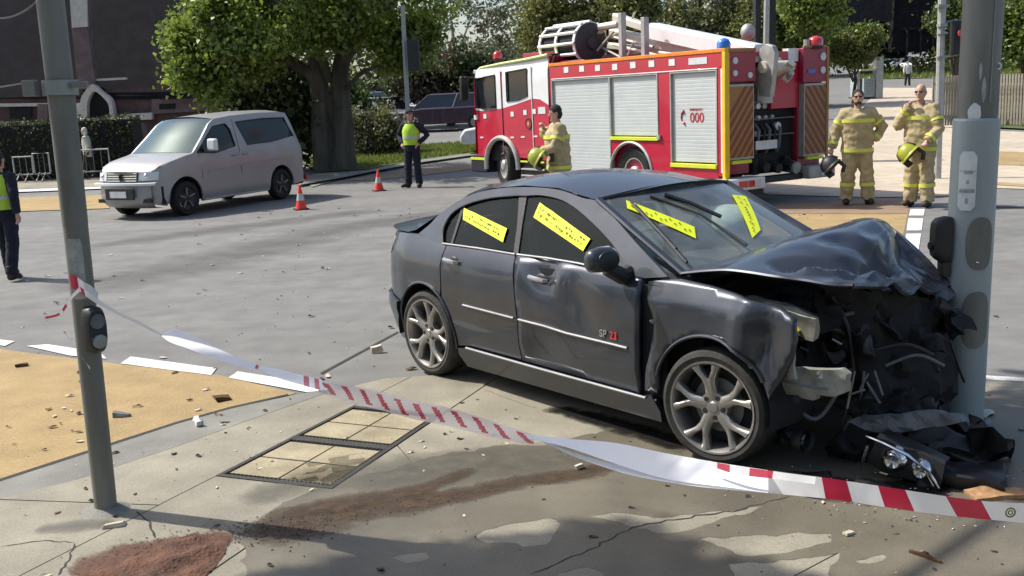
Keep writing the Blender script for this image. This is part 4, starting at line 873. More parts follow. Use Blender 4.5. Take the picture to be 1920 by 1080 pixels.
bp = empty('traffic_signal', (6.576, 26.000, -0.494), label='tall white traffic signal pole with black backing boards behind the fire truck boom', cat='traffic signal', z=0); L0 = Vector(bp.location)
MB().tube([(0,0,0), wq((6.660, 26.000, 4.832))], .07, 10).build('pole', M['steel_fence'], bp)
a, c = (6.395, 26.100, 2.975), (6.527, 26.100, 4.850); MB().box((wq(a)[0],wq(a)[1],wq(a)[2]),(wq(c)[0],wq(c)[1]+.3,wq(c)[2])).build('backing_board', M['black'], bp, 0)
a, c = (6.704, 26.100, 2.961), (6.898, 26.100, 4.834); MB().box((wq(a)[0],wq(a)[1],wq(a)[2]),(wq(c)[0],wq(c)[1]+.3,wq(c)[2])).build('backing_board', M['black'], bp, 0)
px_pole('light_pole', (2.196, 55.871, 0.926), ((2.196, 55.871, 0.926)[0], (2.196, 55.871, 0.926)[1], 14), .13, 'grey pole rising between the trees just above the fire truck cab', 'light pole', 'galv_dark')

# ------------------------------------------------------------------ parked cars in the distance
def wheel_simple(b, c, r, w, n=14):
    b.tube([(c[0],c[1]-w/2,c[2]),(c[0],c[1]+w/2,c[2])], r, n)
def far_car(loc, rz, paint, label, L=4.5, W=1.8, Hh=1.5, suv=False, grp='cars parked beyond the verge'):
    t = empty('parked_car', loc, rz, label=label, cat='car', group=grp)
    h1 = .62*Hh; bl = [(-L/2,.42),(-L/2+.05,h1),(-L/2+ (.3 if suv else .9),h1+.03),(.9,h1+.02),(L/2-.15,h1-.16),(L/2,.55),(L/2-.02,.3),(-L/2+.05,.3)]
    rows = []
    for y, ins, dz in ((-W/2+.02,.10,0),(-W/2,0,0),(W/2,0,0),(W/2-.02,.10,0)):
        rows.append([(x*(1-ins/L), y, z) for x, z in bl])
    b = MB(); b.rings([[ (x, -W/2, z) for x, z in bl], [(x, W/2, z) for x, z in bl]]); b.build('body', M[paint], t, 30, bev=.07)
    x0, x1, x2, x3 = (-L/2+.12, -L/2+.4, .55, 1.25) if suv else (-L/2+.75, -L/2+1.35, .35, 1.15)
    iw = W/2-.22
    g = MB(); g.hexa([(x0,-W/2+.06,h1),(x3,-W/2+.06,h1),(x3,W/2-.06,h1),(x0,W/2-.06,h1),(x1,-iw,Hh-.03),(x2,-iw,Hh-.03),(x2,iw,Hh-.03),(x1,iw,Hh-.03)]); g.build('window', M['glass_dark'], t, 0)
    r = MB(); r.hexa([(x1-.03,-iw-.02,Hh-.05),(x2+.05,-iw-.02,Hh-.05),(x2+.05,iw+.02,Hh-.05),(x1-.03,iw+.02,Hh-.05),(x1+.1,-iw+.05,Hh),(x2-.1,-iw+.05,Hh),(x2-.1,iw-.05,Hh),(x1+.1,iw-.05,Hh)])
    for s in (-1,1):
        for xa, xb in ((x0,x1),(x3,x2),((x0+x3)/2-.05,(x1+x2)/2-.05)): r.tube([(xa,s*(W/2-.055),h1),(xb,s*(iw+.01),Hh-.04)], .035, 5)
    r.build('roof', M[paint], t, 0)
    for x in (-L/2+.85, L/2-.85):
        for s in (-1,1):
            wb = MB(); wheel_simple(wb, (x, s*(W/2-.08), .33), .33, .2); w_ = wb.build('wheel', M['rubber'], t, 40)
            hbm = MB(); hbm.tube([(x, s*(W/2+.021), .33),(x, s*(W/2+.03), .33)], .2, 12); hbm.build('rim', M['alloy'], w_, 40)
    for s in (-1,1):
        MB().cbox((L/2-.03, s*(W/2-.3), .66),(.1,.4,.14)).build('headlight', M['glass_clear'], t, 0); MB().cbox((-L/2+.02, s*(W/2-.25), .8),(.06,.3,.16)).build('tail_light', M['red_lamp'], t, 0)
    return t
p = (-2.636, 46.000, 0.729); far_car((p[0],46,terr(46)+.02), math.radians(172), 'purple_car', 'dark plum station wagon parked side on beyond the verge', 4.7, 1.85, 1.62, True)
p = (-5.677, 50.000, 0.589); far_car((p[0],49,terr(49)+.02), math.radians(-58), 'silver_car', 'pale blue sedan parked nose out, behind the police officer', 4.4)
p = (-5.167, 58.000, 0.833); far_car((p[0],57,terr(57)+.02), math.radians(-70), 'white_car', 'white car parked behind the signal pole in the distance', 4.4)
p = (-1.997, 55.000, 0.651); far_car((p[0],54,terr(54)+.02), math.radians(-60), 'silver_car', 'silver car parked between the plum wagon and the fire truck cab', 4.4)
p = (-1.143, 33.000, 0.294); far_car((p[0]+2.1,33,terr(33)+.06), math.radians(172), 'white_car', 'white car with green checks poking out behind the front of the fire truck', 4.6)
p = (-7.886, 62.000, 1.048); far_car((p[0],61,terr(61)+.02), math.radians(-50), 'grey_car', 'grey car parked behind the shrub with pale seed heads', 4.4)
p = (-3.334, 68.000, 1.306); far_car((p[0],68,terr(68)+.02), math.radians(-75), 'grey_car', 'dark car roof showing above the plum station wagon', 4.4)
for p, pt, lb, a in (((46.369, 123.064, 3.074),'silver_car','pale car at the left end of the distant row beyond the lawn',-80),((46.852, 119.740, 2.969),'grey_car','dark car second in the distant row beyond the lawn',-85),((47.228, 117.289, 2.890),'white_car','white car in the middle of the distant row beyond the lawn',-150),((47.595, 114.806, 2.810),'white_car','white car beside the light pole at the right of the distant row',-95)):
    far_car((p[0],p[1],p[2]), math.radians(a), pt, lb, 4.4, grp='cars parked in a row beyond the lawn')
# pale fence rails and posts in the far car park
fp2 = empty('carpark_fence', (-5.114, 40.000, 1.025), label='low pale rail fence between the verge and the parked cars', cat='fence')
L0 = Vector(fp2.location); b = MB()
b.tube([wq((-5.655, 40.000, 1.582)), wq((-3.832, 40.000, 1.541))], .03, 6); b.build('rail', M['steel_fence'], fp2); MB().tube([wq((-5.134, 40.000, 0.738)), wq((-3.885, 40.000, 0.723))], .03, 6).build('rail', M['steel_fence'], fp2)
for q in [((-5.054, 40.0, 0.693), (-4.991, 40.0, 1.593)), ((-4.472, 40.0, 0.666), (-4.412, 40.0, 1.567)), ((-3.932, 40.0, 0.642), (-3.874, 40.0, 1.543))]:
    MB().tube([wq(q[0]), wq(q[1])], .03, 6).build('post', M['steel_fence'], fp2)
# pale verandah posts seen through the trees behind the car park
ST = empty('carpark_building', (-3.431, 80.000, 2.583), label='pale framed building glimpsed between the trees behind the parked cars', cat='building'); hb = Vector(ST.location)
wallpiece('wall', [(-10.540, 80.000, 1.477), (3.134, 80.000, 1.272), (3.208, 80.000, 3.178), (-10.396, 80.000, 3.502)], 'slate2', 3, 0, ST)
for q in [[(-6.271, 79.5, 1.494), (-6.148, 79.5, 1.489), (-6.025, 79.5, 3.501), (-6.148, 79.5, 3.507)], [(-5.696, 79.5, 1.469), (-5.613, 79.5, 1.465), (-5.493, 79.5, 3.478), (-5.575, 79.5, 3.481)], [(-4.216, 79.5, 1.402), (-3.969, 79.5, 1.391), (-3.857, 79.5, 3.405), (-4.103, 79.5, 3.416)], [(-3.229, 79.5, 1.358), (-3.106, 79.5, 1.352), (-2.998, 79.5, 3.366), (-3.121, 79.5, 3.372)], [(-2.654, 79.5, 1.332), (-2.325, 79.5, 1.317), (-2.22, 79.5, 3.332), (-2.548, 79.5, 3.346)], [(-1.626, 79.5, 1.286), (-1.502, 79.5, 1.281), (-1.402, 79.5, 3.295), (-1.525, 79.5, 3.301)]]: wallpiece('post', q, 'container', .3, 0, ST)
for q in [[(-7.084, 79.6, 3.107), (-0.517, 79.6, 2.935), (-0.511, 79.6, 3.056), (-7.076, 79.6, 3.228)], [(-7.12, 79.6, 2.544), (-0.544, 79.6, 2.371), (-0.538, 79.6, 2.492), (-7.112, 79.6, 2.665)]]: wallpiece('rail', q, 'container', .2, 0, ST)

# ------------------------------------------------------------------ the crashed sedan
def lerp(t,pts):
    if t<=pts[0][0]: return pts[0][1]
    for (a,b),(c,d) in zip(pts,pts[1:]):
        if t<=c:
            u=(t-a)/(c-a); u=u*u*(3-2*u)*.35+u*.65
            return b+(d-b)*u
    return pts[-1][1]
def carS(x,z):
    w=lerp(x,[(-.92,.15),(-.90,.32),(-.86,.46),(-.78,.60),(-.65,.72),(-.5,.79),(-.3,.845),(.2,.875),(2.3,.875),(2.9,.87),(3.15,.83),(3.35,.72),(3.48,.5),(3.53,.2)])
    k=lerp(z,[(.15,-.06),(.3,-.025),(.45,0),(.7,0),(.85,-.012),(.93,-.04),(.97,-.065)])
    if z>.97: k-=(z-.97)*.52
    return w+k

CAR = empty('crashed_car', (.0177,7.8285,.012), -.8851, label='dark grey sedan crushed against the thick grey pole, yellow tape on its windows', cat='car')
def dent(x, z):
    d = 0
    d += .055*math.exp(-((x-1.30)/.13)**2-((z-.90)/.11)**2)
    d += .035*math.exp(-((x-1.62+.35*(z-.8))/.16)**2-((z-.76)/.16)**2)
    d -= .018*math.exp(-((x-1.47)/.05)**2-((z-.88)/.10)**2)
    d += .030*math.exp(-((x-1.32)/.20)**2-((z-.43)/.10)**2)
    d -= .014*math.exp(-((x-1.12)/.05)**2-((z-.45)/.12)**2)
    return d
def side(x, z, off=0.0): return (x, -(carS(x, z)+off), z)
def side_dent(x, z): return (x, -(carS(x, z)-dent(x, z)-.004*noise.noise(Vector((x*5,z*7,0)))), z)
def arc(cx, cz, r, a0, a1, n=12): return [(cx+r*math.cos(math.radians(a0+(a1-a0)*k/n)), cz+r*math.sin(math.radians(a0+(a1-a0)*k/n))) for k in range(n+1)]
P_ = M['car_paint']
def v2(L): return [(p[0], p[1]) for p in L]
def mirrored(o, name=None):
    me = o.data.copy(); me.transform(Matrix.Scale(-1, 4, (0,1,0))); me.flip_normals(); c = link(name or o.name.split('.')[0], me, o.parent); return c
rear_arch = arc(0, .335, .365, 50, -8, 8)
d_r = v2(cr([(.245,.985,0),(.238,.85,0),(.25,.70,0)],3))+[(p[0]+.012,p[1]) for p in rear_arch]+[(.50,.305),(1.075,.30),(1.078,.55),(1.055,.74),(1.035,.86),(1.0,.985)]
rd = panel('rear_door', d_r, side, P_, CAR, .07, flange=(0,.03,0))
d_f = [(1.012,.985),(1.047,.86),(1.067,.74),(1.090,.55),(1.087,.30),(2.13,.285),(2.145,.55),(2.15,.80),(2.14,.955),(1.9,.972),(1.62,.982)]
fd = panel('front_door', d_f, side_dent, M['car_paint'], CAR, .045, flange=(0,.03,0), smooth=180)
fd['label'] = 'dented front door with scuffed lower skin'
arch_o = arc(0, .335, .365, 52, 188, 18)
qp = [(.233,.985),(.226,.85),(.238,.70)]+arch_o[0:]+[(-.375,.52),(-.60,.55),(-.86,.56),(-.90,.78),(-.86,.985),(-.55,1.015),(-.16,1.03),(.1,1.0)]
qp = [q for q in qp if not (q[1] < .42 and q[0] < -.3 and q[0] > -.372)] 
q_ = panel('quarter_panel', qp, side, P_, CAR, .06, flange=(0,.03,0))
rbp = [(-.375,.51),(-.372,.40),(-.368,.28),(-.36,.19),(-.62,.19),(-.84,.22),(-.90,.35),(-.905,.55),(-.60,.54)]
panel('rear_bumper', rbp, lambda x, z: side(x, z, .004+.034*max(0,1-abs(z-.47)/.26)), P_, CAR, .06, flange=(0,.03,0))
sk = [(.37,.22),(.39,.27),(.52,.292),(2.14,.272),(2.24,.30),(2.275,.20),(2.26,.13),(.42,.13)]
sl = panel('sill', sk, lambda x, z: (x, -(.868-(.29-z)*.38), z), P_, CAR, .08, flange=(0,.04,0))
MB().tube([(.50,-.871,.292),(1.3,-.876,.285),(2.20,-.872,.278)], .009, 6).build('sill_trim', M['bright_metal'], CAR)
MB().tube([side(2.17,.275,.004),side(2.26,.27,.004)], .007, 6).build('sill_trim', M['bright_metal'], CAR)
# wheel arch lips
for cx, cz, r, a0, a1, nm in ((0,.335,.365,-12,190,'rear'),):
    MB().tube([side(p[0],p[1],.002) for p in arc(cx,cz,r,a0,a1,26)], .011, 6).build('arch_lip', P_, CAR)
# upper side: roof rail with the two window openings
rail = cr([(-.17,1.035,0),(-.06,1.11,0),(.03,1.19,0),(.27,1.315,0),(.52,1.375,0),(.86,1.405,0),(1.2,1.402,0),(1.45,1.362,0),(1.60,1.345,0),(1.80,1.25,0),(2.02,1.135,0),(2.32,.985,0)], 4)
wr_top = cr([(.175,1.00,0),(.135,1.06,0),(.13,1.12,0),(.175,1.20,0),(.31,1.268,0),(.55,1.322,0),(.83,1.35,0)], 4)
wf_top = cr([(.90,1.352,0),(1.06,1.362,0),(1.28,1.34,0),(1.50,1.27,0),(1.78,1.145,0),(1.95,1.045,0),(2.06,.965,0)], 4)
outl = v2(rail)+[(2.16,.962)]+v2(wf_top)[::-1]+[(.94,1.18),(.985,1.02),(1.005,.995),(.985,.997),(.965,1.02),(.91,1.18)][0:0]+[(.885,1.352)]+v2(wr_top)[::-1]+[(.19,.992),(0,1.01)]
rl = panel('roof_rail', outl, lambda x, z: side(x, z, .002), P_, CAR, .035, flange=(0,.02,0))
def winhole(top, low): return v2(top)+low
win_r = winhole(wr_top, [(.93,1.16),(.985,1.0)])
win_f = [(.905,1.352)]+v2(wf_top)+[(1.62,.988),(1.01,.99),(.955,1.15)]
gr = panel('rear_side_glass', win_r, lambda x, z: side(x, z, -.022), M['glass_side'], CAR, .08, flange=(0,0,0), smooth=180)
gf = panel('front_side_glass', win_f, lambda x, z: side(x, z, -.022), M['glass_side'], CAR, .08, flange=(0,0,0), smooth=180)
bpil = panel('b_pillar', [(.825,1.35),(.905,1.353),(.955,1.17),(1.012,.99),(.965,.99),(.905,1.17)], lambda x, z: side(x, z, -.012), M['black'], CAR, .05, flange=(0,.01,0))
qd = panel('quarter_glass_divider', [(.245,1.235),(.275,1.25),(.285,1.0),(.26,1.0)], lambda x, z: side(x, z, -.014), M['black'], CAR, .05, flange=(0,.01,0))
ms = panel('mirror_sail', [(1.86,1.09),(2.06,.968),(1.86,.975)], lambda x, z: side(x, z, -.008), M['black'], CAR, .05, flange=(0,.01,0))
seal = MB(); seal.tube([side(p.x,p.y,-.006) for p in wr_top], .008, 5); w1 = seal.build('window_seal', M['black'], CAR)
seal = MB(); seal.tube([side(p.x,p.y,-.006) for p in wf_top], .008, 5); seal.build('window_seal', M['black'], CAR)
MB().tube([side(.19,.996,.004),side(.6,.997,.004),side(1.0,.992,.004)], .0075, 6).build('belt_moulding', M['bright_metal'], CAR)
MB().tube([side(1.02,.992,.002),side(1.3,.992,-.012),side(1.6,.990,.002),side(2.0,.972,.006)], .0075, 6).build('belt_moulding', M['bright_metal'], CAR)
MB().tube([side(.50,.60,.004),side(1.05,.585,.006)], .008, 6).build('door_moulding', M['bright_metal'], CAR)
MB().tube([(p[0], p[1]-.006, p[2]) for p in [side_dent(1.10,.583),side_dent(1.35,.575),side_dent(1.55,.56),side_dent(1.95,.555),side_dent(2.07,.552)]], .008, 6).build('door_moulding', M['bright_metal'], CAR)
# handles
for x, z, s, dd in ((.365,.895,.075,0),(1.27,.865,.085,.03)):
    h = MB(); y0 = -(carS(x,z)-dd)
    h.tube([(x-s,y0-.012,z+.006),(x-s*.8,y0-.034,z+.006),(x,y0-.040,z),(x+s*.8,y0-.034,z-.004),(x+s,y0-.012,z-.006)], [.010,.013,.014,.013,.010], 8, sq=1.2)
    hh = h.build('door_handle', M['bright_metal'], CAR)
    MB().ball((x+.01,y0+.004,z-.004),(.055,.012,.035)).build('handle_recess', M['black'], CAR)
# badge on the front door
def txt(name, s, size, M4, m, parent, ext=.002, bold=0):
    cu = bpy.data.curves.new(name, 'FONT'); cu.body = s; cu.size = size; cu.extrude = ext; cu.align_x = 'CENTER'; cu.align_y = 'CENTER'; cu.offset = bold
    o = bpy.data.objects.new(name, cu); COL.objects.link(o); dg = bpy.context.evaluated_depsgraph_get(); me = bpy.data.meshes.new_from_object(o.evaluated_get(dg)); bpy.data.objects.remove(o)
    me.transform(M4); me.materials.clear(); me.materials.append(m); return link(name, me, parent)
def face_right(p): return Matrix.Translation(Vector(p)) @ Matrix.Rotation(PI/2, 4, 'X')     # text read from the -y side
pb = side(1.93,.605,.004); txt('badge', 'SP', .062, face_right((pb[0]-.055,pb[1],pb[2])), M['bright_metal'], CAR, .003, .001)
txt('badge', '23', .062, face_right((pb[0]+.03,pb[1],pb[2])), M['red_lamp'], CAR, .003, .001)
# roof, rear glass, boot
st_ = [(.27,.628,1.322),(.40,.61,1.352),(.52,.60,1.380),(.86,.583,1.412),(1.2,.583,1.408),(1.45,.602,1.370),(1.61,.612,1.350)]
rows = []
for i, (x, w, z) in enumerate(st_):
    rows.append([(x+(.12*(1-(t)**2) if i == len(st_)-1 else .09*(1-t*t) if i == len(st_)-2 else 0)+(-.10*(1-t*t) if i == 0 else 0), t*w, z+.062*(1-t*t)+.004) for t in np.linspace(-1,1,13)])
MB().grid(rows).build('roof', P_, CAR, 60)
rg = []
for k in range(7):
    s = k/6; x = .27-s*.66; z = 1.325-s*.30; w = .615+s*.03
    rg.append([(x-.10*(1-t*t), t*w, z+(.062*(1-s)+.03*s)*(1-t*t)) for t in np.linspace(-1,1,9)])
MB().grid(rg).build('rear_window', M['glass_dark'], CAR, 60)
bt = []
for k, (x, w, z) in enumerate(((-.36,.725,1.03),(-.52,.72,1.035),(-.66,.66,1.042),(-.77,.57,1.045),(-.85,.45,1.03),(-.89,.44,.98),(-.90,.44,.60),(-.90,.44,.25))):
    bt.append([(x-.05*(1-t*t), t*w, z+(.02*(1-t*t) if k < 5 else 0)) for t in np.linspace(-1,1,9)])
MB().grid(bt).build('boot_lid', P_, CAR, 60)
tl = panel('tail_light', [(-.58,.975),(-.60,.86),(-.72,.82),(-.86,.83),(-.87,.97)], lambda x, z: side(x, z, .005), M['lamp_pale'], CAR, .05, flange=(0,.02,0))
MB().hexa([(-.86,-.30,.22),(-.70,-.50,.22),(-.70,.50,.22),(-.86,.30,.22),(-.84,-.30,.98),(-.68,-.50,.98),(-.68,.50,.98),(-.84,.30,.98)]).build('tail_panel', M['black_matte'], CAR)
# left side of the body, mostly hidden
for o in (rd, q_, rl, gr, gf, bpil, sl, tl): mirrored(o)
panel('front_door', d_f, lambda x, z: (x, carS(x,z), z), P_, CAR, .09, flange=(0,-.03,0))
# windscreen
def wsx(y, z): return 1.60+(1.355-z)*(2.36-1.60)/(1.355-.99)+.10*(1-(y/.65)**2)
rows = []
for k in range(8):
    z = 1.36-(1.36-.965)*k/7; w = .605+(.70-.605)*k/7
    rows.append([(wsx(t*w, z), t*w, z+.045*(1-t*t)*(1-k/7)) for t in np.linspace(-1,1,15)])
MB().grid(rows).build('windscreen', M['glass_ws'], CAR, 180)
for s in (-1,1):
    MB().tube([(wsx(s*.612,1.355)-.01,s*.615,1.36),(wsx(s*.65,1.2)-.01,s*.655,1.205),(wsx(s*.70,.98)-.01,s*.705,.99)], .026, 8, sq=.7).build('a_pillar', P_, CAR)
MB().tube([(wsx(t*.60,1.36)+.004,t*.605,1.362+.045*(1-t*t)) for t in np.linspace(-1,1,13)], .012, 5).build('windscreen_seal', M['black'], CAR)
def off_ws(p, o=.012): return (p[0]+o*.45, p[1], p[2]+o*.9+.0)
def ws_lift(p):     # onto the curved glass
    x, y, z = p; w = .66; return (x+.008, y, z+.045*(1-(y/w)**2)*max(0,(z-.98)/.38)+.006)
def wiper(pts, name='wiper'):
    o = MB().tube([(p[0]+.02,p[1],p[2]+.03) for p in pts], [.010]+[.007]*(len(pts)-1), 6).build(name+'_arm', M['black'], CAR)
    return o
wiper([(2.306, -0.648, 1.015), (1.993, -0.558, 1.178), (1.727, -0.488, 1.314)])
wiper([(2.329, -0.138, 1.050), (1.994, -0.148, 1.211), (1.730, -0.314, 1.329)])
MB().tube([(p[0]+.03,p[1],p[2]+.035) for p in ((2.051, -0.040, 1.186), (1.880, -0.113, 1.267), (1.748, -0.212, 1.327))], .013, 6).build('wiper_blade', M['black'], CAR)
MB().tube([(p[0]+.025,p[1],p[2]+.03) for p in ((2.192, -0.612, 1.076), (1.993, -0.558, 1.178), (1.771, -0.502, 1.292))], .012, 6).build('wiper_blade', M['black'], CAR)
# yellow tape strips stuck on the glass
def strip_side(pts, offs=-.010):
    A, B2, C2, D2 = [Vector((p[0],p[1])) for p in pts]; rows = []
    for k in range(9):
        s = k/8; a = A.lerp(B2, s); b = D2.lerp(C2, s); n_ = .009*noise.noise(Vector((k*1.3, 2, 0)))
        rows.append([side(a.x,a.y,offs+n_), side((a.x+b.x)/2,(a.y+b.y)/2,offs+n_+.002), side(b.x,b.y,offs)])
    o = MB().grid(rows).build('tape_strip', M['sticker'], CAR, 60); pm = MB()
    for k in range(34):
        s0 = .05+(k % 17)*.053+random.uniform(-.008,.008); t0 = (.16 if k < 17 else .50)+random.uniform(0,.08); l = random.uniform(.014,.036)
        if random.random() < .2: continue
        def q(s, t): a = A.lerp(B2, s); b = D2.lerp(C2, s); c = a.lerp(b, t); return side(c.x, c.y, offs+.007)
        pm.poly([q(s0,t0), q(s0+l,t0), q(s0+l,t0+random.uniform(.06,.2)), q(s0+l*.3,t0+random.uniform(.06,.2))])
    pm.build('print', M['print'], o, 0)
strip_side([(0.279, 1.241), (0.821, 1.138), (0.825, 1.050), (0.313, 1.164)])
strip_side([(1.057, 1.316), (1.623, 1.131), (1.594, 1.058), (1.043, 1.222)])
def strip_ws(pts):
    A, B2, C2, D2 = [Vector(p) for p in pts]; rows = []
    for k in range(9):
        s = k/8; a = A.lerp(B2, s); b = D2.lerp(C2, s); rows.append([ws_lift((wsx(p.y,p.z),p.y,p.z)) for p in (a, a.lerp(b,.5), b)])
    o = MB().grid(rows).build('tape_strip', M['sticker'], CAR, 60); pm = MB()
    for k in range(13):
        s0 = .06+k*.07; t0 = random.choice((.25,.5,.62)); l = .025
        def q(s, t): a = A.lerp(B2, s); b = D2.lerp(C2, s); c = a.lerp(b, t); p = ws_lift((wsx(c.y,c.z),c.y,c.z)); return (p[0]+.003,p[1],p[2]+.004)
        pm.poly([q(s0,t0), q(s0+l,t0), q(s0+l,t0+.15), q(s0,t0+.15)])
    pm.build('print', M['print'], o, 0)
strip_ws([(1.702, -0.490, 1.326), (2.075, -0.294, 1.165), (2.159, -0.380, 1.118), (1.760, -0.542, 1.292)])
strip_ws([(1.824, 0.525, 1.264), (2.211, 0.169, 1.106), (2.269, 0.007, 1.081), (1.832, 0.374, 1.276)])
# door mirror
mp = Vector((1.993, -0.990, 1.072)); mb = MB()
R = []
for k, (dy, sx, sz) in enumerate(((-.11,.030,.045),(-.09,.055,.068),(-.02,.066,.080),(.05,.064,.078),(.085,.05,.06),(.10,.03,.035))):
    R.append([mp+Vector((sx*math.cos(a)+.01*k*.2, dy, sz*math.sin(a)*(1 if math.sin(a)>0 else .85))) for a in [2*PI*j/16 for j in range(16)]])
mb.rings(R); mr = mb.build('door_mirror', P_, CAR, 60)
MB().tube([mp+Vector((0,.04,-.05)), (mp.x+.03,-.86,.965), (mp.x+.02,-.80,.97)], [.045,.05,.055], 10).build('mirror_foot', M['black'], mr)
MB().ball(tuple(mp+Vector((.055,0,0))), (.02,.09,.06)).build('mirror_back', M['black'], mr)
# wheels
def make_wheel(flip=1):
    w = bpy.data.objects.new('wheel', None); COL.objects.link(w); w.parent = CAR
    t = MB(); prof = [(.243,-.085),(.254,-.100),(.285,-.108),(.308,-.095),(.318,-.07),(.319,0),(.318,.07),(.308,.095),(.285,.108),(.254,.10),(.243,.085)]
    t.lathe(prof, axis='Y', n=56); ty = t.build('tyre', M['tyre_dusty'], w, 30)
    r = MB(); r.lathe([(.258,-.096),(.256,-.106),(.246,-.104),(.236,-.085),(.228,-.05),(.22,.09)], axis='Y', n=48); r.build('rim', M['alloy'], w, 30)
    d = MB(); d.lathe([(.001,-.005),(.205,-.005)], axis='Y', n=32); d.build('brake_backing', M['black_matte'], w, 0)
    d = MB(); d.lathe([(.06,-.02),(.15,-.02),(.15,-.01)], axis='Y', n=32); d.build('brake_disc', M['galv_dark'], w, 0)
    for k in range(5):
        a0 = PI/2+k*2*PI/5+.10; sp_ = MB()
        def pt(r_, a, y): return Vector((r_*math.cos(a), y, r_*math.sin(a)))
        for s in (-1, 1):
            rad = [(.035,0,.038,-.072),(.085,.03*s,.032,-.082),(.128,.06*s,.026,-.086),(.165,.15*s,.018,-.089),(.205,.235*s,.019,-.092),(.240,.275*s,.028,-.096)]
            R = []
            for (rr, da, hw, y) in rad:
                a = a0+da; tn = Vector((-math.sin(a),0,math.cos(a))); c = pt(rr, a, y)
                R.append([c-tn*hw+Vector((0,.004,0)), c-tn*hw*.5+Vector((0,-.008,0)), c+tn*hw*.5+Vector((0,-.008,0)), c+tn*hw+Vector((0,.004,0)), c+tn*hw*.8+Vector((0,.04,0)), c-tn*hw*.8+Vector((0,.04,0))])
            sp_.rings(R)
        sp_.build('spoke', M['alloy'], w, 50)
        a = a0+PI/5; c = pt(.058, a, -.086); MB().tube([c, c+Vector((0,.014,0))], .013, 8).build('wheel_nut', M['black'], w)
    MB().lathe([(.001,-.090),(.026,-.089),(.031,-.082),(.084,-.077),(.088,-.04)], axis='Y', n=24).build('hub_cap', M['alloy'], w, 40)
    return w
w0 = make_wheel(); w0.location = (0,-.755,.315); w0.rotation_euler = (0,.35,0)
w1 = copy_tree(w0, CAR); w1.location = (2.655,-.765,.315); w1.rotation_euler = (0,-.08,math.radians(9))
w2 = copy_tree(w0, CAR); w2.location = (0,.755,.315); w2.rotation_euler = (0,0,PI)
w3 = copy_tree(w0, CAR); w3.location = (2.50,.74,.315); w3.rotation_euler = (0,0,PI+.15)
# wheel wells
for cx in (0, 2.64):
    rr = .38 if cx == 0 else .40
    ww = MB(); ww.grid([[(cx+rr*math.cos(a), y, .335+rr*math.sin(a)) for a in np.linspace(-.2, PI+.2, 16)] for y in (-.85,-.45)]); ww.poly([(cx+rr*math.cos(a), -.45, .335+rr*math.sin(a)) for a in np.linspace(-.2, PI+.2, 16)]); ww.build('wheel_liner', M['black_matte'], CAR)
# inner body so that gaps read dark
ib = MB(); ib.box((.42,-.80,.14),(2.15,.80,.93)); ib.box((-.66,-.50,.24),(-.38,.50,.93)); ib.box((-.38,-.44,.2),(.42,.44,.95)); ib.build('inner_body', M['black_matte'], CAR)
MB().box((2.08,-.72,.15),(2.5,.72,.90)).build('bulkhead', M['black_matte'], CAR)
# interior
itn = MB(); 
def seat(x, y, nm='seat'):
    s = MB(); s.cbox((x,y,.62),(.5,.48,.16)); s.cbox((x-.27,y,.90),(.14,.46,.58),(0,-.25,0)); s.cbox((x-.36,y,1.23),(.10,.26,.17),(0,-.2,0)); s.build(nm, M['interior'], CAR, 40, bev=.03)
seat(1.25,-.36); seat(1.25,.36); 
s = MB(); s.cbox((.62,0,.62),(.5,1.2,.16)); s.cbox((.30,0,.90),(.14,1.2,.5),(0,-.3,0)); s.build('rear_seat', M['interior'], CAR, 40, bev=.03)
s = MB(); s.hexa([(1.85,-.68,.93),(2.4,-.68,.93),(2.4,.68,.93),(1.85,.68,.93),(1.95,-.68,1.02),(2.35,-.64,.975),(2.35,.64,.975),(1.95,.68,1.02)]); s.build('dashboard', M['interior'], CAR, 40, bev=.02)
s = MB(); s.tube([(1.72+.06*math.sin(a)*.6, -.36+.18*math.cos(a), .98+.17*math.sin(a)) for a in np.linspace(0,2*PI,25)], .014, 6, caps=False); s.build('steering_wheel', M['interior'], CAR)
ab = MB(); ab.ball((1.85,.30,1.10),(.22,.27,.15),16,10); ab.build('airbag', M['airbag'], CAR, 80)
ab = MB(); ab.ball((1.70,-.36,1.04),(.09,.20,.17),14,9); ab.build('airbag', M['airbag'], CAR, 80)
# front wing, pushed forward off the door with an open gap
fa = arc(2.66, .325, .385, 172, 15, 18)
fw = v2(cr([(2.18,.945,0),(2.215,.86,0),(2.275,.74,0),(2.255,.60,0),(2.20,.42,0),(2.175,.315,0)],4))+[(2.26,.30),(2.276,.35)]+[q for q in fa if q[1] > .38]+[(3.04,.47),(3.10,.56),(3.15,.66),(3.17,.76),(3.15,.86),(3.05,.90),(2.85,.935),(2.6,.965),(2.4,.975),(2.22,.965)]
def wing(x, z):
    o = -.02*max(0,(z-.84)/.12) if z > .84 else 0
    o += .030*math.exp(-((x-2.86-.15*(z-.7))/.07)**2)*(1 if z > .5 else 0) - .05*math.exp(-((x-3.0)/.09)**2-((z-.74)/.16)**2)
    o += .03*max(0, x-2.9)*3*max(0,.8-abs(z-.62))*.3
    k = max(0, z-.93)*.4
    return (x, -(carS(min(x,3.12), min(z,.93))+o-k-.006*noise.noise(Vector((x*6,z*8,3)))), z)
fwp = panel('front_wing', fw, wing, P_, CAR, .035, flange=(0,.03,0), smooth=180)
fwp['label'] = 'front wing buckled outwards over the wheel'
MB().ball((2.262,-.872,.735),(.022,.012,.014)).build('side_repeater', M['glass_clear'], CAR)
MB().tube([wing(p[0],p[1]) for p in arc(2.66,.325,.385,165,30,20)], .010, 6).build('arch_lip', P_, CAR)
gp = MB(); gp.poly([(2.13,-.82,.93),(2.32,-.82,.93),(2.32,-.82,.28),(2.13,-.82,.28)]); gp.build('door_shut', M['black_matte'], CAR)
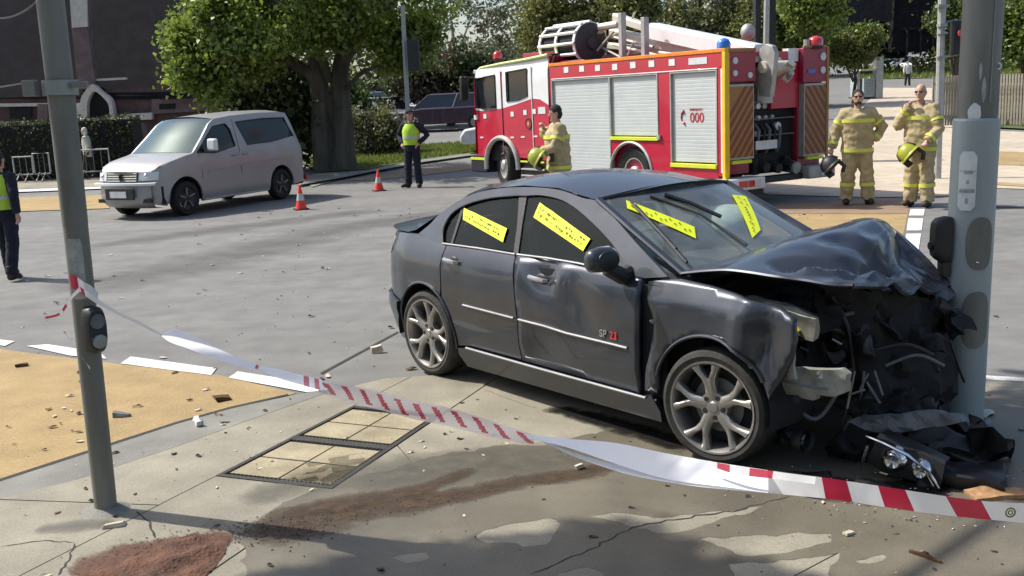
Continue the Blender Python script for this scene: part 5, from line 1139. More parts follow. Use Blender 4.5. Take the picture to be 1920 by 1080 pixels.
# crumpled bonnet as a folded sheet
rowsB = [
 [(2.341, -0.720, 1.002), (2.654, -0.720, 1.053), (2.953, -0.710, 1.052), (3.092, -0.680, 1.043), (3.217, -0.660, 1.035), (3.349, -0.620, 1.034)],
 [(2.331, -0.600, 1.005), (2.633, -0.580, 1.071), (2.844, -0.560, 1.081), (3.046, -0.520, 1.064), (3.207, -0.480, 1.037), (3.350, -0.420, 1.003)],
 [(2.344, -0.380, 1.021), (2.609, -0.360, 1.099), (2.788, -0.340, 1.124), (3.041, -0.320, 1.069), (3.180, -0.280, 1.032), (3.316, -0.200, 0.962)],
 [(2.319, -0.100, 1.022), (2.565, -0.100, 1.119), (2.795, -0.100, 1.153), (3.016, -0.080, 1.133), (3.128, -0.050, 1.014), (3.283, 0.020, 0.901)],
 [(2.328, 0.150, 1.032), (2.555, 0.150, 1.122), (2.803, 0.150, 1.178), (2.987, 0.180, 1.143), (3.071, 0.200, 0.987), (3.244, 0.250, 0.854)],
 [(2.253, 0.420, 1.052), (2.485, 0.420, 1.116), (2.717, 0.420, 1.185), (2.883, 0.440, 1.172), (2.999, 0.450, 1.007), (3.231, 0.450, 0.827)],
 [(2.166, 0.660, 1.050), (2.403, 0.660, 1.102), (2.605, 0.660, 1.167), (2.778, 0.660, 1.155), (2.935, 0.660, 0.999), (3.242, 0.600, 0.807)]]
def bil(rows, nu, nv, amp=0, fr=6):
    k, m = len(rows), len(rows[0]); cols = [cr(r, nu) for r in rows]; n = len(cols[0]); out = []
    def lin(P, q): return [P[a].lerp(P[a+1], b/q) for a in range(len(P)-1) for b in range(q)]+[P[-1]]
    full = [[a.lerp(b, .65) for a, b in zip(cr([cols[i][j] for i in range(k)], nv), lin([cols[i][j] for i in range(k)], nv))] for j in range(n)]
    return [[full[j][i] for j in range(n)] for i in range(len(full[0]))]
gb = bil(rowsB, 9, 9)
for i, row in enumerate(gb):
    for j, p in enumerate(row):
        u = j/(len(row)-1); s = max(0, u-.35)/.65
        f1 = noise.noise(Vector((p.x*7, p.y*5, 1.0))); f2 = abs(noise.noise(Vector((p.x*6+p.y*3+3, p.y*5-p.x*4, 7.0)))); f3 = abs(noise.noise(Vector((p.x*9-p.y*8, p.y*3, 2.0))))
        vv = i/(len(gb)-1)
        for (u0, v0, u1, v1, dp, wd) in ((.46,.14,.80,.42,-.045,.10),(.60,.10,1.0,.34,.030,.07),(.50,.52,.95,.50,-.040,.10),(.66,.80,1.0,.62,.030,.08),(.84,.18,.80,1.0,-.030,.07),(.92,.25,.70,.95,.022,.06),(.70,.18,.86,.62,-.020,.05),(.56,.70,.74,1.0,-.025,.09)):
            du, dv = u1-u0, v1-v0; tt = max(0, min(1, ((u-u0)*du+(vv-v0)*dv)/(du*du+dv*dv))); dd = math.hypot(u-u0-du*tt, vv-v0-dv*tt); p.z += dp*max(0, 1-dd/wd)*min(1, vv/.10)
        p.z += s*.006*f1+.002*f1; p.x += s*.008*noise.noise(Vector((p.y*9, p.z*9, 4)))
bo = MB(); bo.grid(gb); nC = len(gb[0])-1
bo.m = [1 if (i % nC)/nC > .80+.10*noise.noise(Vector((i//nC*.4, (i % nC)*.3, 0))) and noise.noise(Vector(bo.v[bo.f[i][0]])*16) > -.05 else 0 for i in range(len(bo.f))]
o = bo.build('bonnet', [M['car_paint'], M['car_dirty']], CAR, 14); o['label'] = 'crumpled bonnet folded up into a peak'
under = MB(); under.grid([[p+Vector((0,0,-.022)) for p in row] for row in gb]); under.build('bonnet_lining', M['black_matte'], CAR, 60)
edge = MB(); edge.tube([p+Vector((0,0,-.01)) for p in gb[0]], .010, 5); edge.build('bonnet_edge', P_, CAR)
edge = MB(); edge.tube([gb[i][-1]+Vector((0,0,-.012)) for i in range(len(gb))], .014, 5); edge.build('bonnet_edge', M['car_dirty'], CAR)
# torn flap of bonnet skin at the pole side
fl = []
for k in range(8):
    s = k/7; a = Vector((2.823, 0.620, 1.146)).lerp(Vector((3.232, 0.600, 0.822)), s); b = Vector((3.087, 0.300, 0.913)).lerp(Vector((3.322, 0.400, 0.758)), s); rr = []
    for j in range(7):
        t = j/6; q = a.lerp(b, t); q += Vector((.03*math.sin(t*9+s*3), 0, .02*noise.noise(q*14)+.012*math.sin(t*14))); rr.append(q)
    fl.append(rr)
MB().grid(fl).build('bonnet_flap', M['car_dirty'], CAR, 25)
# black plastic shroud torn across the front
SH = [[(3.082, -0.38, 0.943), (3.207, -0.28, 0.933), (3.286, -0.05, 0.884), (3.332, 0.2, 0.837), (3.357, 0.42, 0.786)], [(3.107, -0.34, 0.753), (3.218, -0.24, 0.722), (3.293, -0.05, 0.669), (3.367, 0.15, 0.614), (3.401, 0.38, 0.545)], [(3.165, -0.3, 0.522), (3.273, -0.22, 0.525), (3.329, -0.05, 0.47), (3.403, 0.15, 0.426), (3.437, 0.36, 0.341)], [(3.262, -0.3, 0.38), (3.326, -0.25, 0.338), (3.393, -0.1, 0.287), (3.441, 0.12, 0.23), (3.457, 0.3, 0.145)], [(3.196, -0.34, 0.243), (3.357, -0.3, 0.24), (3.425, -0.15, 0.13), (3.482, 0.08, 0.084), (3.489, 0.25, -0.02)]]
sg_ = bil([[Vector(p) for p in r] for r in SH], 6, 6)
for i, row in enumerate(sg_):
    for j, p in enumerate(row):
        p.x += .06*noise.noise(p*7)+.035*noise.noise(p*17)-.04; p.y += .05*noise.noise(p*8+Vector((3,0,0))); p.z += .05*noise.noise(p*9+Vector((0,3,0)))
MB().grid(sg_).build('torn_shroud', M['black_matte'], CAR, 20)
# ------ engine bay
def crumple(name, c, size, m, n=7, amp=.03, rot=(0,0,0), seed=0, fr=9, parent=CAR, smooth=25):
    """closed box mesh with its skin broken up by noise"""
    bm = bmesh.new(); bmesh.ops.create_cube(bm, size=1.0); bmesh.ops.subdivide_edges(bm, edges=bm.edges[:], cuts=n, use_grid_fill=True)
    T_ = Matrix.Translation(Vector(c)) @ Matrix.Rotation(rot[2],4,'Z') @ Matrix.Rotation(rot[1],4,'Y') @ Matrix.Rotation(rot[0],4,'X') @ Matrix.Diagonal((*size,1))
    for v in bm.verts:
        p = T_ @ v.co; o_ = Vector((noise.noise(p*fr+Vector((seed,0,0))), noise.noise(p*fr+Vector((0,seed,5))), noise.noise(p*fr+Vector((9,0,seed))))); v.co = p+o_*amp
    me = bpy.data.meshes.new(name); bm.to_mesh(me); bm.free(); me.materials.append(m); finish(me, smooth); return link(name, me, parent)
crumple('engine', (2.72,-.02,.60), (.50,.78,.50), M['black_matte'], 6, .03, seed=1)
crumple('radiator', (3.06,.22,.60), (.10,.80,.50), M['black'], 8, .05, (0,.12,.18), seed=2)
for k in range(6):
    y = -.12+k*.055; MB().tube([(3.13+.02*math.sin(k),y,.42),(3.15+.03*math.sin(k*2),y+.01,.62),(3.11,y,.80)], .006, 5).build('radiator_fin', M['grey_panel'] if k%4 == 0 else M['black'], CAR)
crumple('bumper_skin', (3.10,.28,.30), (.16,.90,.26), M['black'], 9, .07, (0,-.2,.2), seed=3, fr=6)
crumple('bumper_skin', (2.98,.66,.55), (.28,.22,.60), M['black'], 7, .05, seed=4)
crumple('battery_box', (2.62,-.46,.78), (.24,.22,.18), M['black'], 4, .012, seed=6)
crumple('strut_tower', (2.78,-.60,.82), (.20,.16,.10), M['primer'], 5, .014, (0,.1,0), seed=5)
crumple('inner_wing', (3.00,-.62,.80), (.30,.04,.12), M['primer'], 6, .02, (.3,.15,.05), seed=7)
def on_y(name, outline, thick, m, amp=.01, step=.03, seed=0, bend=0):
    """plate traced in the (x, z) plane at its own y, given as car points"""
    y = outline[0][1]
    def s(u, v): return (u, y+amp*noise.noise(Vector((u*18+seed, v*18, seed)))+bend*(u-outline[0][0]), v)
    return panel(name, [(p[0], p[2]) for p in outline], s, m, CAR, step, jitter=.3, flange=(0,thick,0), smooth=30)
on_y('headlight_bracket', [(2.847, -0.800, 0.592), (2.961, -0.800, 0.652), (3.027, -0.800, 0.685), (3.084, -0.800, 0.709), (3.109, -0.800, 0.787), (3.134, -0.800, 0.758), (3.129, -0.800, 0.680), (3.110, -0.800, 0.589), (3.059, -0.800, 0.596), (2.988, -0.800, 0.589), (2.861, -0.800, 0.554)], .03, M['primer'], .02, seed=1)
on_y('upright_bracket', [(3.071, -0.780, 0.605), (3.101, -0.780, 0.749), (3.133, -0.780, 0.749), (3.121, -0.780, 0.614), (3.141, -0.780, 0.546), (3.097, -0.780, 0.537)], .02, M['primer'], .008, seed=2)
on_y('crash_beam', [(2.931, -0.740, 0.543), (2.997, -0.740, 0.566), (3.094, -0.740, 0.573), (3.200, -0.740, 0.579), (3.280, -0.740, 0.588), (3.313, -0.740, 0.565), (3.311, -0.740, 0.472), (3.263, -0.740, 0.445), (3.177, -0.740, 0.444), (3.165, -0.740, 0.413), (3.101, -0.740, 0.414), (3.082, -0.740, 0.429), (2.964, -0.740, 0.422), (2.951, -0.740, 0.483)], .05, M['primer'], .022, seed=3, bend=.35)
MB().tube([Vector((2.955, -0.755, 0.516)), Vector((3.142, -0.745, 0.510)), Vector((3.276, -0.700, 0.505))], .008, 6).build('beam_crease', M['grey_panel'], CAR)
MB().tube([Vector((3.138, -0.765, 0.441)), Vector((3.107, -0.720, 0.424))], .02, 10).build('beam_hole', M['black_matte'], CAR)
yc = Vector((2.994, -0.600, 0.803)); MB().tube([yc, yc+Vector((0,0,.035))], .028, 10).build('oil_cap', M['yellow_refl'], CAR)
MB().tube([yc+Vector((.03,-.03,-.02)), yc+Vector((.06,-.03,-.05))], .012, 6).build('hose_clip', M['yellow_refl'], CAR)
fg = Vector((3.092, -0.620, 0.172)); MB().lathe([(.001,.02),(.045,.018),(.055,0),(.05,-.05),(.02,-.06)], axis='X', n=18, M=None, c=tuple(fg)).build('fog_lamp', M['glass_clear'], CAR, 40)
MB().lathe([(.052,-.005),(.066,.01),(.066,-.03),(.05,-.06),(.001,-.062)], axis='X', n=18, c=tuple(fg)).build('fog_lamp_housing', M['black'], CAR, 40)
on_y('undertray', [(3.202, -0.420, 0.246), (3.251, -0.420, 0.281), (3.397, -0.420, 0.302), (3.541, -0.420, 0.340), (3.686, -0.420, 0.329), (3.708, -0.420, 0.302), (3.627, -0.420, 0.272), (3.543, -0.420, 0.252), (3.429, -0.420, 0.207), (3.315, -0.420, 0.203)], .05, M['grey_panel'], .05, seed=4, bend=.5)
HP = [([(2.734, -0.55, 0.81), (2.87, -0.5, 0.849), (3.033, -0.4, 0.782), (3.16, -0.3, 0.811)], 0.014), ([(2.971, -0.5, 0.675), (3.098, -0.4, 0.734), (3.165, -0.2, 0.619), (3.235, 0.0, 0.621)], 0.018), ([(3.095, -0.4, 0.905), (3.161, -0.35, 0.734), (3.166, -0.3, 0.493)], 0.012), ([(2.977, -0.6, 0.346), (3.074, -0.5, 0.255), (3.136, -0.4, 0.392)], 0.012), ([(3.096, -0.2, 0.872), (3.196, -0.1, 0.752), (3.17, -0.1, 0.511), (3.301, 0.0, 0.454)], 0.016), ([(3.234, 0.1, 0.841), (3.302, 0.1, 0.613), (3.377, 0.2, 0.426)], 0.014), ([(3.228, -0.3, 0.504), (3.201, -0.3, 0.323), (3.077, -0.3, 0.085)], 0.008), ([(3.167, -0.5, 0.478), (3.228, -0.4, 0.525), (3.171, -0.4, 0.222)], 0.009), ([(3.287, -0.3, 0.63), (3.408, -0.2, 0.659), (3.501, -0.1, 0.598)], 0.01), ([(3.291, -0.2, 0.524), (3.413, -0.1, 0.583), (3.508, 0.0, 0.521)], 0.009), ([(3.38, 0.3, 0.587), (3.422, 0.35, 0.402), (3.424, 0.4, 0.33)], 0.007)]
for k, (L, r) in enumerate(HP): MB().tube(cr(L, 5), r, 7).build('hose', M['black'] if k % 3 else M['grey_panel'], CAR, 60)
for k, (a, b) in enumerate([((3.226, -0.45, 0.335), (3.246, -0.42, 0.533)), ((3.297, -0.45, 0.45), (3.325, -0.42, 0.534)), ((3.131, -0.45, 0.691), (3.169, -0.42, 0.662)), ((3.335, -0.45, 0.5), (3.394, -0.42, 0.392)), ((3.23, -0.45, 0.408), (3.309, -0.42, 0.445)), ((2.937, -0.45, 0.616), (2.967, -0.42, 0.594)), ((3.035, -0.45, 0.733), (3.063, -0.42, 0.755)), ((3.378, -0.45, 0.564), (3.408, -0.42, 0.437))]):
    MB().tube([a, b], .006, 5).build('bracket', M['alloy'] if k % 2 == 0 else M['grey_panel'], CAR)
for k, (c, s) in enumerate([((3.162, -0.3, 0.667), 0.1), ((3.197, -0.1, 0.693), 0.12), ((3.097, -0.4, 0.82), 0.08), ((3.234, -0.3, 0.271), 0.1), ((3.332, -0.1, 0.304), 0.13), ((3.363, 0.1, 0.623), 0.12), ((3.351, 0.15, 0.188), 0.12), ((3.166, -0.5, 0.592), 0.07), ((3.375, 0.3, 0.707), 0.12), ((2.874, -0.5, 0.118), 0.09), ((3.142, -0.35, 0.053), 0.1), ((3.303, -0.25, 0.037), 0.1), ((3.431, 0.3, 0.046), 0.1), ((2.999, -0.4, 0.893), 0.07)]):
    crumple('engine_part', c, (s*1.5,s*.5,s*1.1), M['black'] if k % 3 == 0 else M['black_matte'], 7, .075, (k,k*.7,k*1.3), seed=k+20, fr=15, smooth=80)

# ------------------------------------------------------------------ fire truck (x forward, +y its left side, origin under the rear axle)
TK = empty('fire_truck', (3.3624,19.5331,0), 2.1366, label='red and white fire truck with roller shutters, roof boom and gold chevron rear', cat='fire truck')
def tb(name, a, b, m, bev=.008, parent=TK, smooth=30): return MB().box(a, b).build(name, M[m] if isinstance(m, str) else m, parent, smooth, bev=bev)
YL = 1.25
# body box: panels round the openings on the near side
tb('body_core', (-1.90,-1.20,.55), (2.50,1.14,2.50), 'dark_red')
tb('locker_box', (-2.30,.56,.55), (-1.9,1.14,2.50), 'dark_red'); tb('locker_box', (-2.30,-1.20,.55), (-1.9,-.62,2.50), 'dark_red')
def sidebox(name, x0, z0, x1, z1, m, y0=1.14, y1=1.25, parent=TK, bev=.006): return tb(name, (x0,y0,z0), (x1,y1,z1), m, bev, parent)
sidebox('body_panel', -2.43, 2.315, 2.52, 2.56, 'red_paint')
sidebox('body_panel', -2.43, .55, -2.27, 2.312, 'red_paint'); sidebox('body_panel', -1.11, 1.10, -.80, 2.312, 'red_paint')
sidebox('body_panel', 2.47, .50, 2.52, 2.312, 'red_paint')
sidebox('body_panel', -2.267, .50, -1.113, .70, 'red_paint')
# arch panel over the rear wheel
o_ = [(-1.11,.50),(-1.11,1.10),(.585,1.10),(.585,.50)]+[(.66*math.cos(a), .50+.62*math.sin(a)) for a in np.linspace(0, PI, 15)][0:0]
arch = [( .62*math.cos(a), .50+.60*math.sin(a)) for a in np.linspace(0, PI, 17)]
outl_ = [(.585,1.098),(-1.11,1.098),(-1.11,.50)]+arch[::-1]
outl_ = [p for p in outl_ if p[0] <= .585]+[(.585,.66)]
panel('arch_panel', outl_, lambda x, z: (x, 1.25, z), M['red_paint'], TK, .12, flange=(0,-.08,0))
MB().tube([( .60*math.cos(a), 1.255, .50+.58*math.sin(a)) for a in np.linspace(-.1, PI+.1, 20)], .03, 6).build('wheel_arch_trim', M['alu_dull'], TK)
tb('arch_well', (-.62,.62,.55), (.60,1.1,1.08), 'black_matte', 0)
# roller shutters with slats cut in relief
def shutter(x0, z0, x1, z1, n):
    t = MB(); y = 1.205
    rows = []
    h = (z1-z0)/n
    for k in range(n):
        za = z0+k*h; rows += [[(x0,y+.0075,za),(x1,y+.0075,za)], [(x0,y+.010,za+.008),(x1,y+.010,za+.008)], [(x0,y+.010,za+h-.008),(x1,y+.010,za+h-.008)]]
    rows.append([(x0,y,z1),(x1,y,z1)]); t.grid(rows); o = t.build('roller_shutter', M['alu'], TK, 0)
    fr_ = MB(); f = .022
    for a, b in (((x0-f,1.16,z0-f),(x0,1.262,z1+f)),((x1,1.16,z0-f),(x1+f,1.262,z1+f)),((x0,1.16,z1),(x1,1.262,z1+f))): fr_.box(a, b)
    fr_.build('shutter_frame', M['alu_dull'], TK, 0); return o
shutter(.60, .36, 2.44, 2.27, 30); shutter(-.77, 1.20, .555, 2.27, 17); s3 = shutter(-2.24, .76, -1.135, 2.27, 24)
sidebox('sill_strip', -.80, 1.115, .57, 1.178, 'lime', 1.2, 1.285); sidebox('sill_strip', -2.25, .665, -1.12, .735, 'lime', 1.2, 1.285)
sidebox('lower_skirt', -2.30, .44, -1.12, .498, 'alu_dull', 1.0, 1.2)
MB().box((-.86,1.26,1.14),(-.78,1.30,1.22)).build('latch', M['alu_dull'], TK)
# reflective edging
sidebox('edge_stripe', -2.44, 2.562, 2.53, 2.625, 'orange', 1.14, 1.262); sidebox('edge_stripe', -2.455, .50, -2.385, 2.56, 'yellow_refl', 1.16, 1.264)
sidebox('edge_stripe', -2.27, 2.300, 2.46, 2.318, 'white_paint', 1.2, 1.2635)
sidebox('edge_stripe', -2.385, .60, -2.345, 2.30, 'white_paint', 1.2, 1.2575)
for (x, z) in [(1.932, 2.473), (1.422, 2.471), (0.917, 2.463), (0.401, 2.458), (-0.123, 2.466), (-0.637, 2.464), (-1.169, 2.46)]:
    MB().box((x-.075,1.24,z-.055),(x+.075,1.2585,z+.055)).build('reflector_square', M['white_paint'], TK, 0)
x, z = (-1.792, 2.446); MB().box((x-.24,1.24,z-.05),(x+.20,1.2585,z+.06)).build('reflector_square', M['label_white'], TK, 0)
# writing on the rear shutter: a handset and 000
def face_left(p, rz=0): return Matrix.Translation(Vector(p)) @ Matrix.Rotation(PI, 4, 'Z') @ Matrix.Rotation(PI/2, 4, 'X')
x, z = (-1.700, 1.539); txt('emergency_number', '000', .23, face_left((x-.04,1.219,z-.03)), M['red_paint'], s3, .002, .002)
txt('emergency_number', 'EMERGENCY', .055, face_left((x-.02,1.219,z+.11)), M['red_paint'], s3, .002)
MB().tube([(x+.27,1.22,z+.09),(x+.33,1.22,z+.05),(x+.35,1.22,z-.03),(x+.31,1.22,z-.10),(x+.27,1.22,z-.12)], [.03,.018,.014,.018,.03], 6).build('handset_symbol', M['red_paint'], s3)
# rear face
XR = -2.43
def rearbox(name, y0, z0, y1, z1, m, x0=-2.30, x1=XR, bev=.006, parent=TK): return tb(name, (x0,y0,z0), (x1,y1,z1), m, bev, parent)
rearbox('rear_panel', .54, 2.08, 1.23, 2.56, 'dark_red'); rearbox('rear_panel', -1.25, 2.02, -.62, 2.60, 'dark_red')  # rear face in shade, darkened here by a deeper red
rearbox('rear_panel', -.61, 1.60, .05, 2.56, 'red_paint', -2.25, -2.32); rearbox('rear_panel', -.60, 2.38, -.35, 2.60, 'white_paint', -2.2, -2.335)
def chevron(y0, z0, y1, z1, sgn):
    rearbox('locker_frame', y0-.03, z0-.04, y1+.03, z1+.04, 'alu_dull', -2.30, -2.425)
    nst = 9; w = y1-y0; hh = z1-z0; pitch = hh/6.2
    base = rearbox('chevron_panel', y0, z0, y1, z1, 'brown_chev', -2.38, -2.432, 0)
    for k in range(-4, 8):
        za = z0+k*pitch; sl = w*1.25*sgn
        P = [(y0, za), (y1, za+sl), (y1, za+sl+pitch*.5), (y0, za+pitch*.5)]
        Q = [(a, b) for a, b in P]
        # clip to the locker
        def cz(poly, lim, keep_above):
            out = []
            for i in range(len(poly)):
                a, b = poly[i], poly[(i+1)%len(poly)]; ia = (a[1] >= lim) == keep_above; ib = (b[1] >= lim) == keep_above
                if ia: out.append(a)
                if ia != ib: t = (lim-a[1])/(b[1]-a[1]); out.append((a[0]+(b[0]-a[0])*t, lim))
            return out
        Q = cz(cz(Q, z0, True), z1, False)
        if len(Q) > 2: MB().prism([(-2.436, a, b) for a, b in Q], (.004,0,0)).build('chevron_stripe', M['red_chev'], base, 0)
chevron(.60, .84, 1.16, 2.00, -1); chevron(-1.18, .78, -.68, 1.96, 1)
rearbox('edge_stripe', 1.17, .50, 1.262, 2.62, 'yellow_refl', -2.42, -2.445); rearbox('edge_stripe', -1.265, .62, -1.20, 2.62, 'brown_chev', -2.42, -2.445)
rearbox('edge_stripe', .54, 2.56, 1.17, 2.62, 'brown_chev', -2.4, -2.445); rearbox('edge_stripe', -1.20, 2.60, -.62, 2.64, 'brown_chev', -2.4, -2.445)
rearbox('lime_bar', .66, .735, 1.10, .79, 'lime', -2.4, -2.47); rearbox('lime_bar', -1.12, .685, -.70, .735, 'lime', -2.4, -2.47)
for y, z, r in ((1.02,2.42,.055),(1.02,2.22,.05),(.68,2.18,.05),(-1.1,2.45,.07),(-1.1,2.22,.06)):
    MB().tube([(-2.42,y,z),(-2.455,y,z)], r, 12).build('round_lamp', M['label_white'], TK)
rearbox('blue_strip_lamp', -.90, 2.18, -.72, 2.24, 'blue_lamp', -2.4, -2.45)
# pump bay between the lockers
tb('pump_bay', (-2.2,-.62,.50), (-2.0,.54,2.0), 'black_matte', 0)
for k, (y, z, r) in enumerate(((.30,1.66,.05),(.15,1.66,.05),(0,1.66,.05),(.28,1.46,.04),(.12,1.46,.04),(-.04,1.46,.04),(-.18,1.30,.07),(.35,1.2,.05))):
    g_ = MB(); g_.tube([(-2.2,y,z),(-2.27,y,z)], r, 12); g_.build('gauge', M['alu_dull'] if k % 3 else M['label_white'], TK)
for k in range(5):
    y = .32-k*.13; MB().tube([(-2.2,y,1.35),(-2.30,y,1.25),(-2.28,y+.02,.95),(-2.2,y,.86)], .028, 7).build('pump_hose', M['black'] if k%2 else M['grey_panel'], TK)
for y, z in ((.25,.66),(-.05,.62),(-.38,.64)):
    MB().tube([(-2.2,y,z),(-2.42,y,z-.04)], [.10,.085], 12).build('hose_coupling', M['black'], TK)
MB().tube([(-2.2,-.45,.60),(-2.46,-.45,.56)], [.12,.10], 12).build('hose_coupling', M['alu_dull'], TK)
y, z = .16, 1.0
pl = tb('number_plate', (-2.30,y-.26,z-.075), (-2.325,y+.26,z+.075), 'plate', .004)
for k in range(3): tb('shelf', (-2.3,-.55,1.15+k*.28), (-2.2,.45,1.17+k*.28), 'grey_panel', .003)
tb('pump_panel', (-2.24,-.5,1.75), (-2.2,.45,1.97), 'interior', .004)
# rear bumper corner units
tb('lamp_cluster', (-2.62,.50,.30), (-2.25,1.36,.50), 'white_paint', .02)
for y0, y1, m_ in ((.62,.72,'label_white'),(.76,.90,'red_lamp'),(.92,1.12,'red_lamp')): tb('rear_lamp', (-2.632,y0,.35), (-2.60,y1,.46), m_, .004)
tb('side_lamp', (-2.56,1.35,.41), (-2.46,1.372,.46), 'amber', .004)
tb('bumper_step', (-2.58,.50,.20), (-2.25,1.30,.298), 'black', .01)
tb('lamp_cluster', (-2.58,-1.30,.36), (-2.25,-.62,.58), 'alu_dull', .02); tb('rear_lamp', (-2.60,-1.22,.40), (-2.57,-1.05,.54), 'red_lamp', .004); tb('rear_lamp', (-2.60,-1.04,.40), (-2.57,-.92,.54), 'label_white', .004)
tb('tow_beam', (-2.45,-.6,.36), (-2.2,.5,.46), 'black', .01)
# chassis
tb('chassis_rail', (-2.3,-.45,.50), (5.5,-.32,.78), 'black_matte', .005); tb('chassis_rail', (-2.3,.32,.50), (5.5,.45,.78), 'black_matte', .005)
# crew cab: side, roof, windows
def cs_(pts, y=1.23): return [(p[0], p[1]) for p in pts]
cab = [(2.60,.62),(2.60,2.80),(3.3,2.755),(4.4,2.71),(5.3,2.66),(5.62,2.60),(5.70,2.45),(5.74,1.9),(5.76,.62)]
up = [(2.60,1.80),(2.60,2.80),(3.3,2.755),(4.4,2.71),(5.3,2.66),(5.60,2.58),(5.69,2.42),(5.73,1.74),(5.2,1.71),(4.4,1.75),(3.8,1.84),(3.2,1.94),(2.9,1.92)]
lo = [(2.60,1.795),(2.9,1.915),(3.2,1.935),(3.8,1.835),(4.4,1.745),(5.2,1.705),(5.73,1.735),(5.76,.70)]
wf = [(4.62,2.48),(5.52,2.44),(5.56,1.78),(5.1,1.74),(4.62,1.76)]; wr = [(3.36,2.56),(4.16,2.52),(4.16,1.90),(3.70,1.93),(3.36,2.00)]
for yy, fl_ in ((1.245,-.06),):
    panel('cab_side', up, lambda x, z: (x, yy-max(0,x-5.45)*.5-max(0,z-2.5)*.25, z), M['white_paint'], TK, .15, holes=(wf, wr), flange=(0,-.05,0))
    frontarch = [(4.47+.64*math.cos(a), .50+.60*math.sin(a)) for a in np.linspace(.2, PI-.2, 15)]
    lowp = lo+[(5.12,.70)]+[p for p in frontarch if p[1] > .70]+[(3.82,.70),(2.60,.66)]
    panel('cab_lower_side', lowp, lambda x, z: (x, yy-max(0,x-5.45)*.5, z), M['red_paint'], TK, .15, flange=(0,-.05,0))
for w_ in (wf, wr): panel('cab_window', w_, lambda x, z: (x, 1.225-max(0,x-5.45)*.5, z), M['glass_dark'], TK, .3, flange=(0,-.02,0))
for w_ in (wf, wr): MB().tube([(a, 1.250-max(0,a-5.45)*.5, b) for a, b in w_+[w_[0]]], .018, 5).build('window_rubber', M['black'], TK)
MB().hexa([(2.60,-1.2,.7),(5.70,-1.05,.7),(5.70,1.05,.7),(2.60,1.19,.7),(2.60,-1.2,2.75),(5.60,-1.0,2.6),(5.60,1.0,2.6),(2.60,1.19,2.75)]).build('cab_core', M['interior'], TK, 0)
rf_ = MB(); rf_.grid([[(x, t*(w), z+.10*(1-t*t)) for t in np.linspace(-1,1,9)] for x, w, z in ((2.58,1.22,2.80),(3.3,1.22,2.755),(4.4,1.21,2.71),(5.3,1.18,2.66),(5.60,1.10,2.60),(5.72,1.05,2.46))]); rf_.build('cab_roof', M['lime_pale'], TK, 60)
MB().tube([(2.6,1.225,2.80),(3.3,1.225,2.755),(4.4,1.215,2.71),(5.3,1.185,2.66),(5.60,1.10,2.60)], .035, 6).build('roof_edge', M['lime_pale'], TK)
fr = MB(); fr.grid([[(x, t*1.12, z) for t in np.linspace(-1,1,7)] for x, z in ((5.73,2.45),(5.78,1.75),(5.80,.72))]); fr.build('cab_front', M['red_paint'], TK, 40)
MB().hexa([(5.80,-1.05,1.78),(5.84,-1.05,1.78),(5.84,1.05,1.78),(5.80,1.05,1.78),(5.74,-1.0,2.42),(5.78,-1.0,2.42),(5.78,1.0,2.42),(5.74,1.0,2.42)]).build('windscreen', M['glass_dark'], TK, 0)
tb('cab_rear_wall', (2.56,-1.2,.7), (2.60,1.22,2.78), 'dark_red', .004)
MB().tube([(2.56,1.24,.62),(2.55,1.25,1.6),(2.54,1.22,2.5),(2.48,1.12,2.78)], .03, 7).build('air_intake_hose', M['black'], TK)
MB().box((4.36,1.235,.75),(4.385,1.262,2.55)).build('door_gap', M['dark_red'], TK); MB().box((3.18,1.235,.75),(3.2,1.262,2.6)).build('door_gap', M['label_white'], TK)
for (x, z) in [(5.526, 1.571), (5.102, 1.592), (3.969, 1.629), (3.467, 1.658), (3.123, 1.676)]:
    MB().box((x-.06,1.20,z-.05),(x+.06,1.258,z+.05)).build('reflector_square', M['white_paint'], TK, 0)
x, z = (2.847, 1.694); MB().box((x-.14,1.2,z-.07),(x+.12,1.2585,z+.07)).build('reflector_square', M['label_white'], TK, 0)
for (x, z) in [(5.288, 1.114), (4.011, 1.126), (3.589, 1.141), (3.101, 1.157)]: MB().box((x-.07,1.2,z-.012),(x+.07,1.2575,z+.018)).build('reflector_dash', M['white_paint'], TK, 0)
x, z = (3.343, 1.423); MB().tube([(x,1.24,z),(x,1.262,z)], .10, 18).build('round_emblem', M['dark_red'], TK); MB().tube([(x,1.255,z),(x,1.27,z)], .045, 12).build('emblem_centre', M['amber'], TK)
MB().lathe([(.10,0),(.115,0),(.115,.012),(.10,.012)], axis='Y', c=(x,1.255,z), n=18).build('emblem_ring', M['black'], TK)
# front bumper, arch flare, steps
tb('front_bumper', (5.14,.85,.32), (5.86,1.24,.62), 'navy', .03); tb('front_bumper', (5.5,-1.2,.32), (5.88,.86,.62), 'navy', .03); tb('bumper_stripe', (5.14,1.20,.60), (5.84,1.252,.66), 'lime', .004)
tb('sill_panel', (5.13,.9,.655), (5.78,1.245,.70), 'black', .004)
MB().tube([(4.47+.66*math.cos(a), 1.26, .50+.62*math.sin(a)) for a in np.linspace(-.15, PI+.1, 22)], .055, 8, sq=1.0).build('arch_flare', M['alu_dull'], TK)
tb('arch_well', (3.86,.70,.6), (5.1,1.15,1.0), 'black_matte', 0)
tb('step_box', (2.78,.9,.26), (3.78,1.20,.66), 'black', .01)
for z in (.30,.44,.60): tb('step_tread', (2.84,1.14,z), (3.74,1.25,z+.035), 'lime' if z > .5 else 'alu_dull', .006)
tb('mirror_arm', (5.62,1.1,2.45), (5.75,1.42,2.49), 'black', .01); tb('mirror', (5.66,1.30,1.95), (5.78,1.50,2.5), 'black', .03)
MB().tube([(5.62,1.14,2.56),(5.60,1.14,2.62)], .05, 8).build('marker_lamp', M['white_paint'], TK)
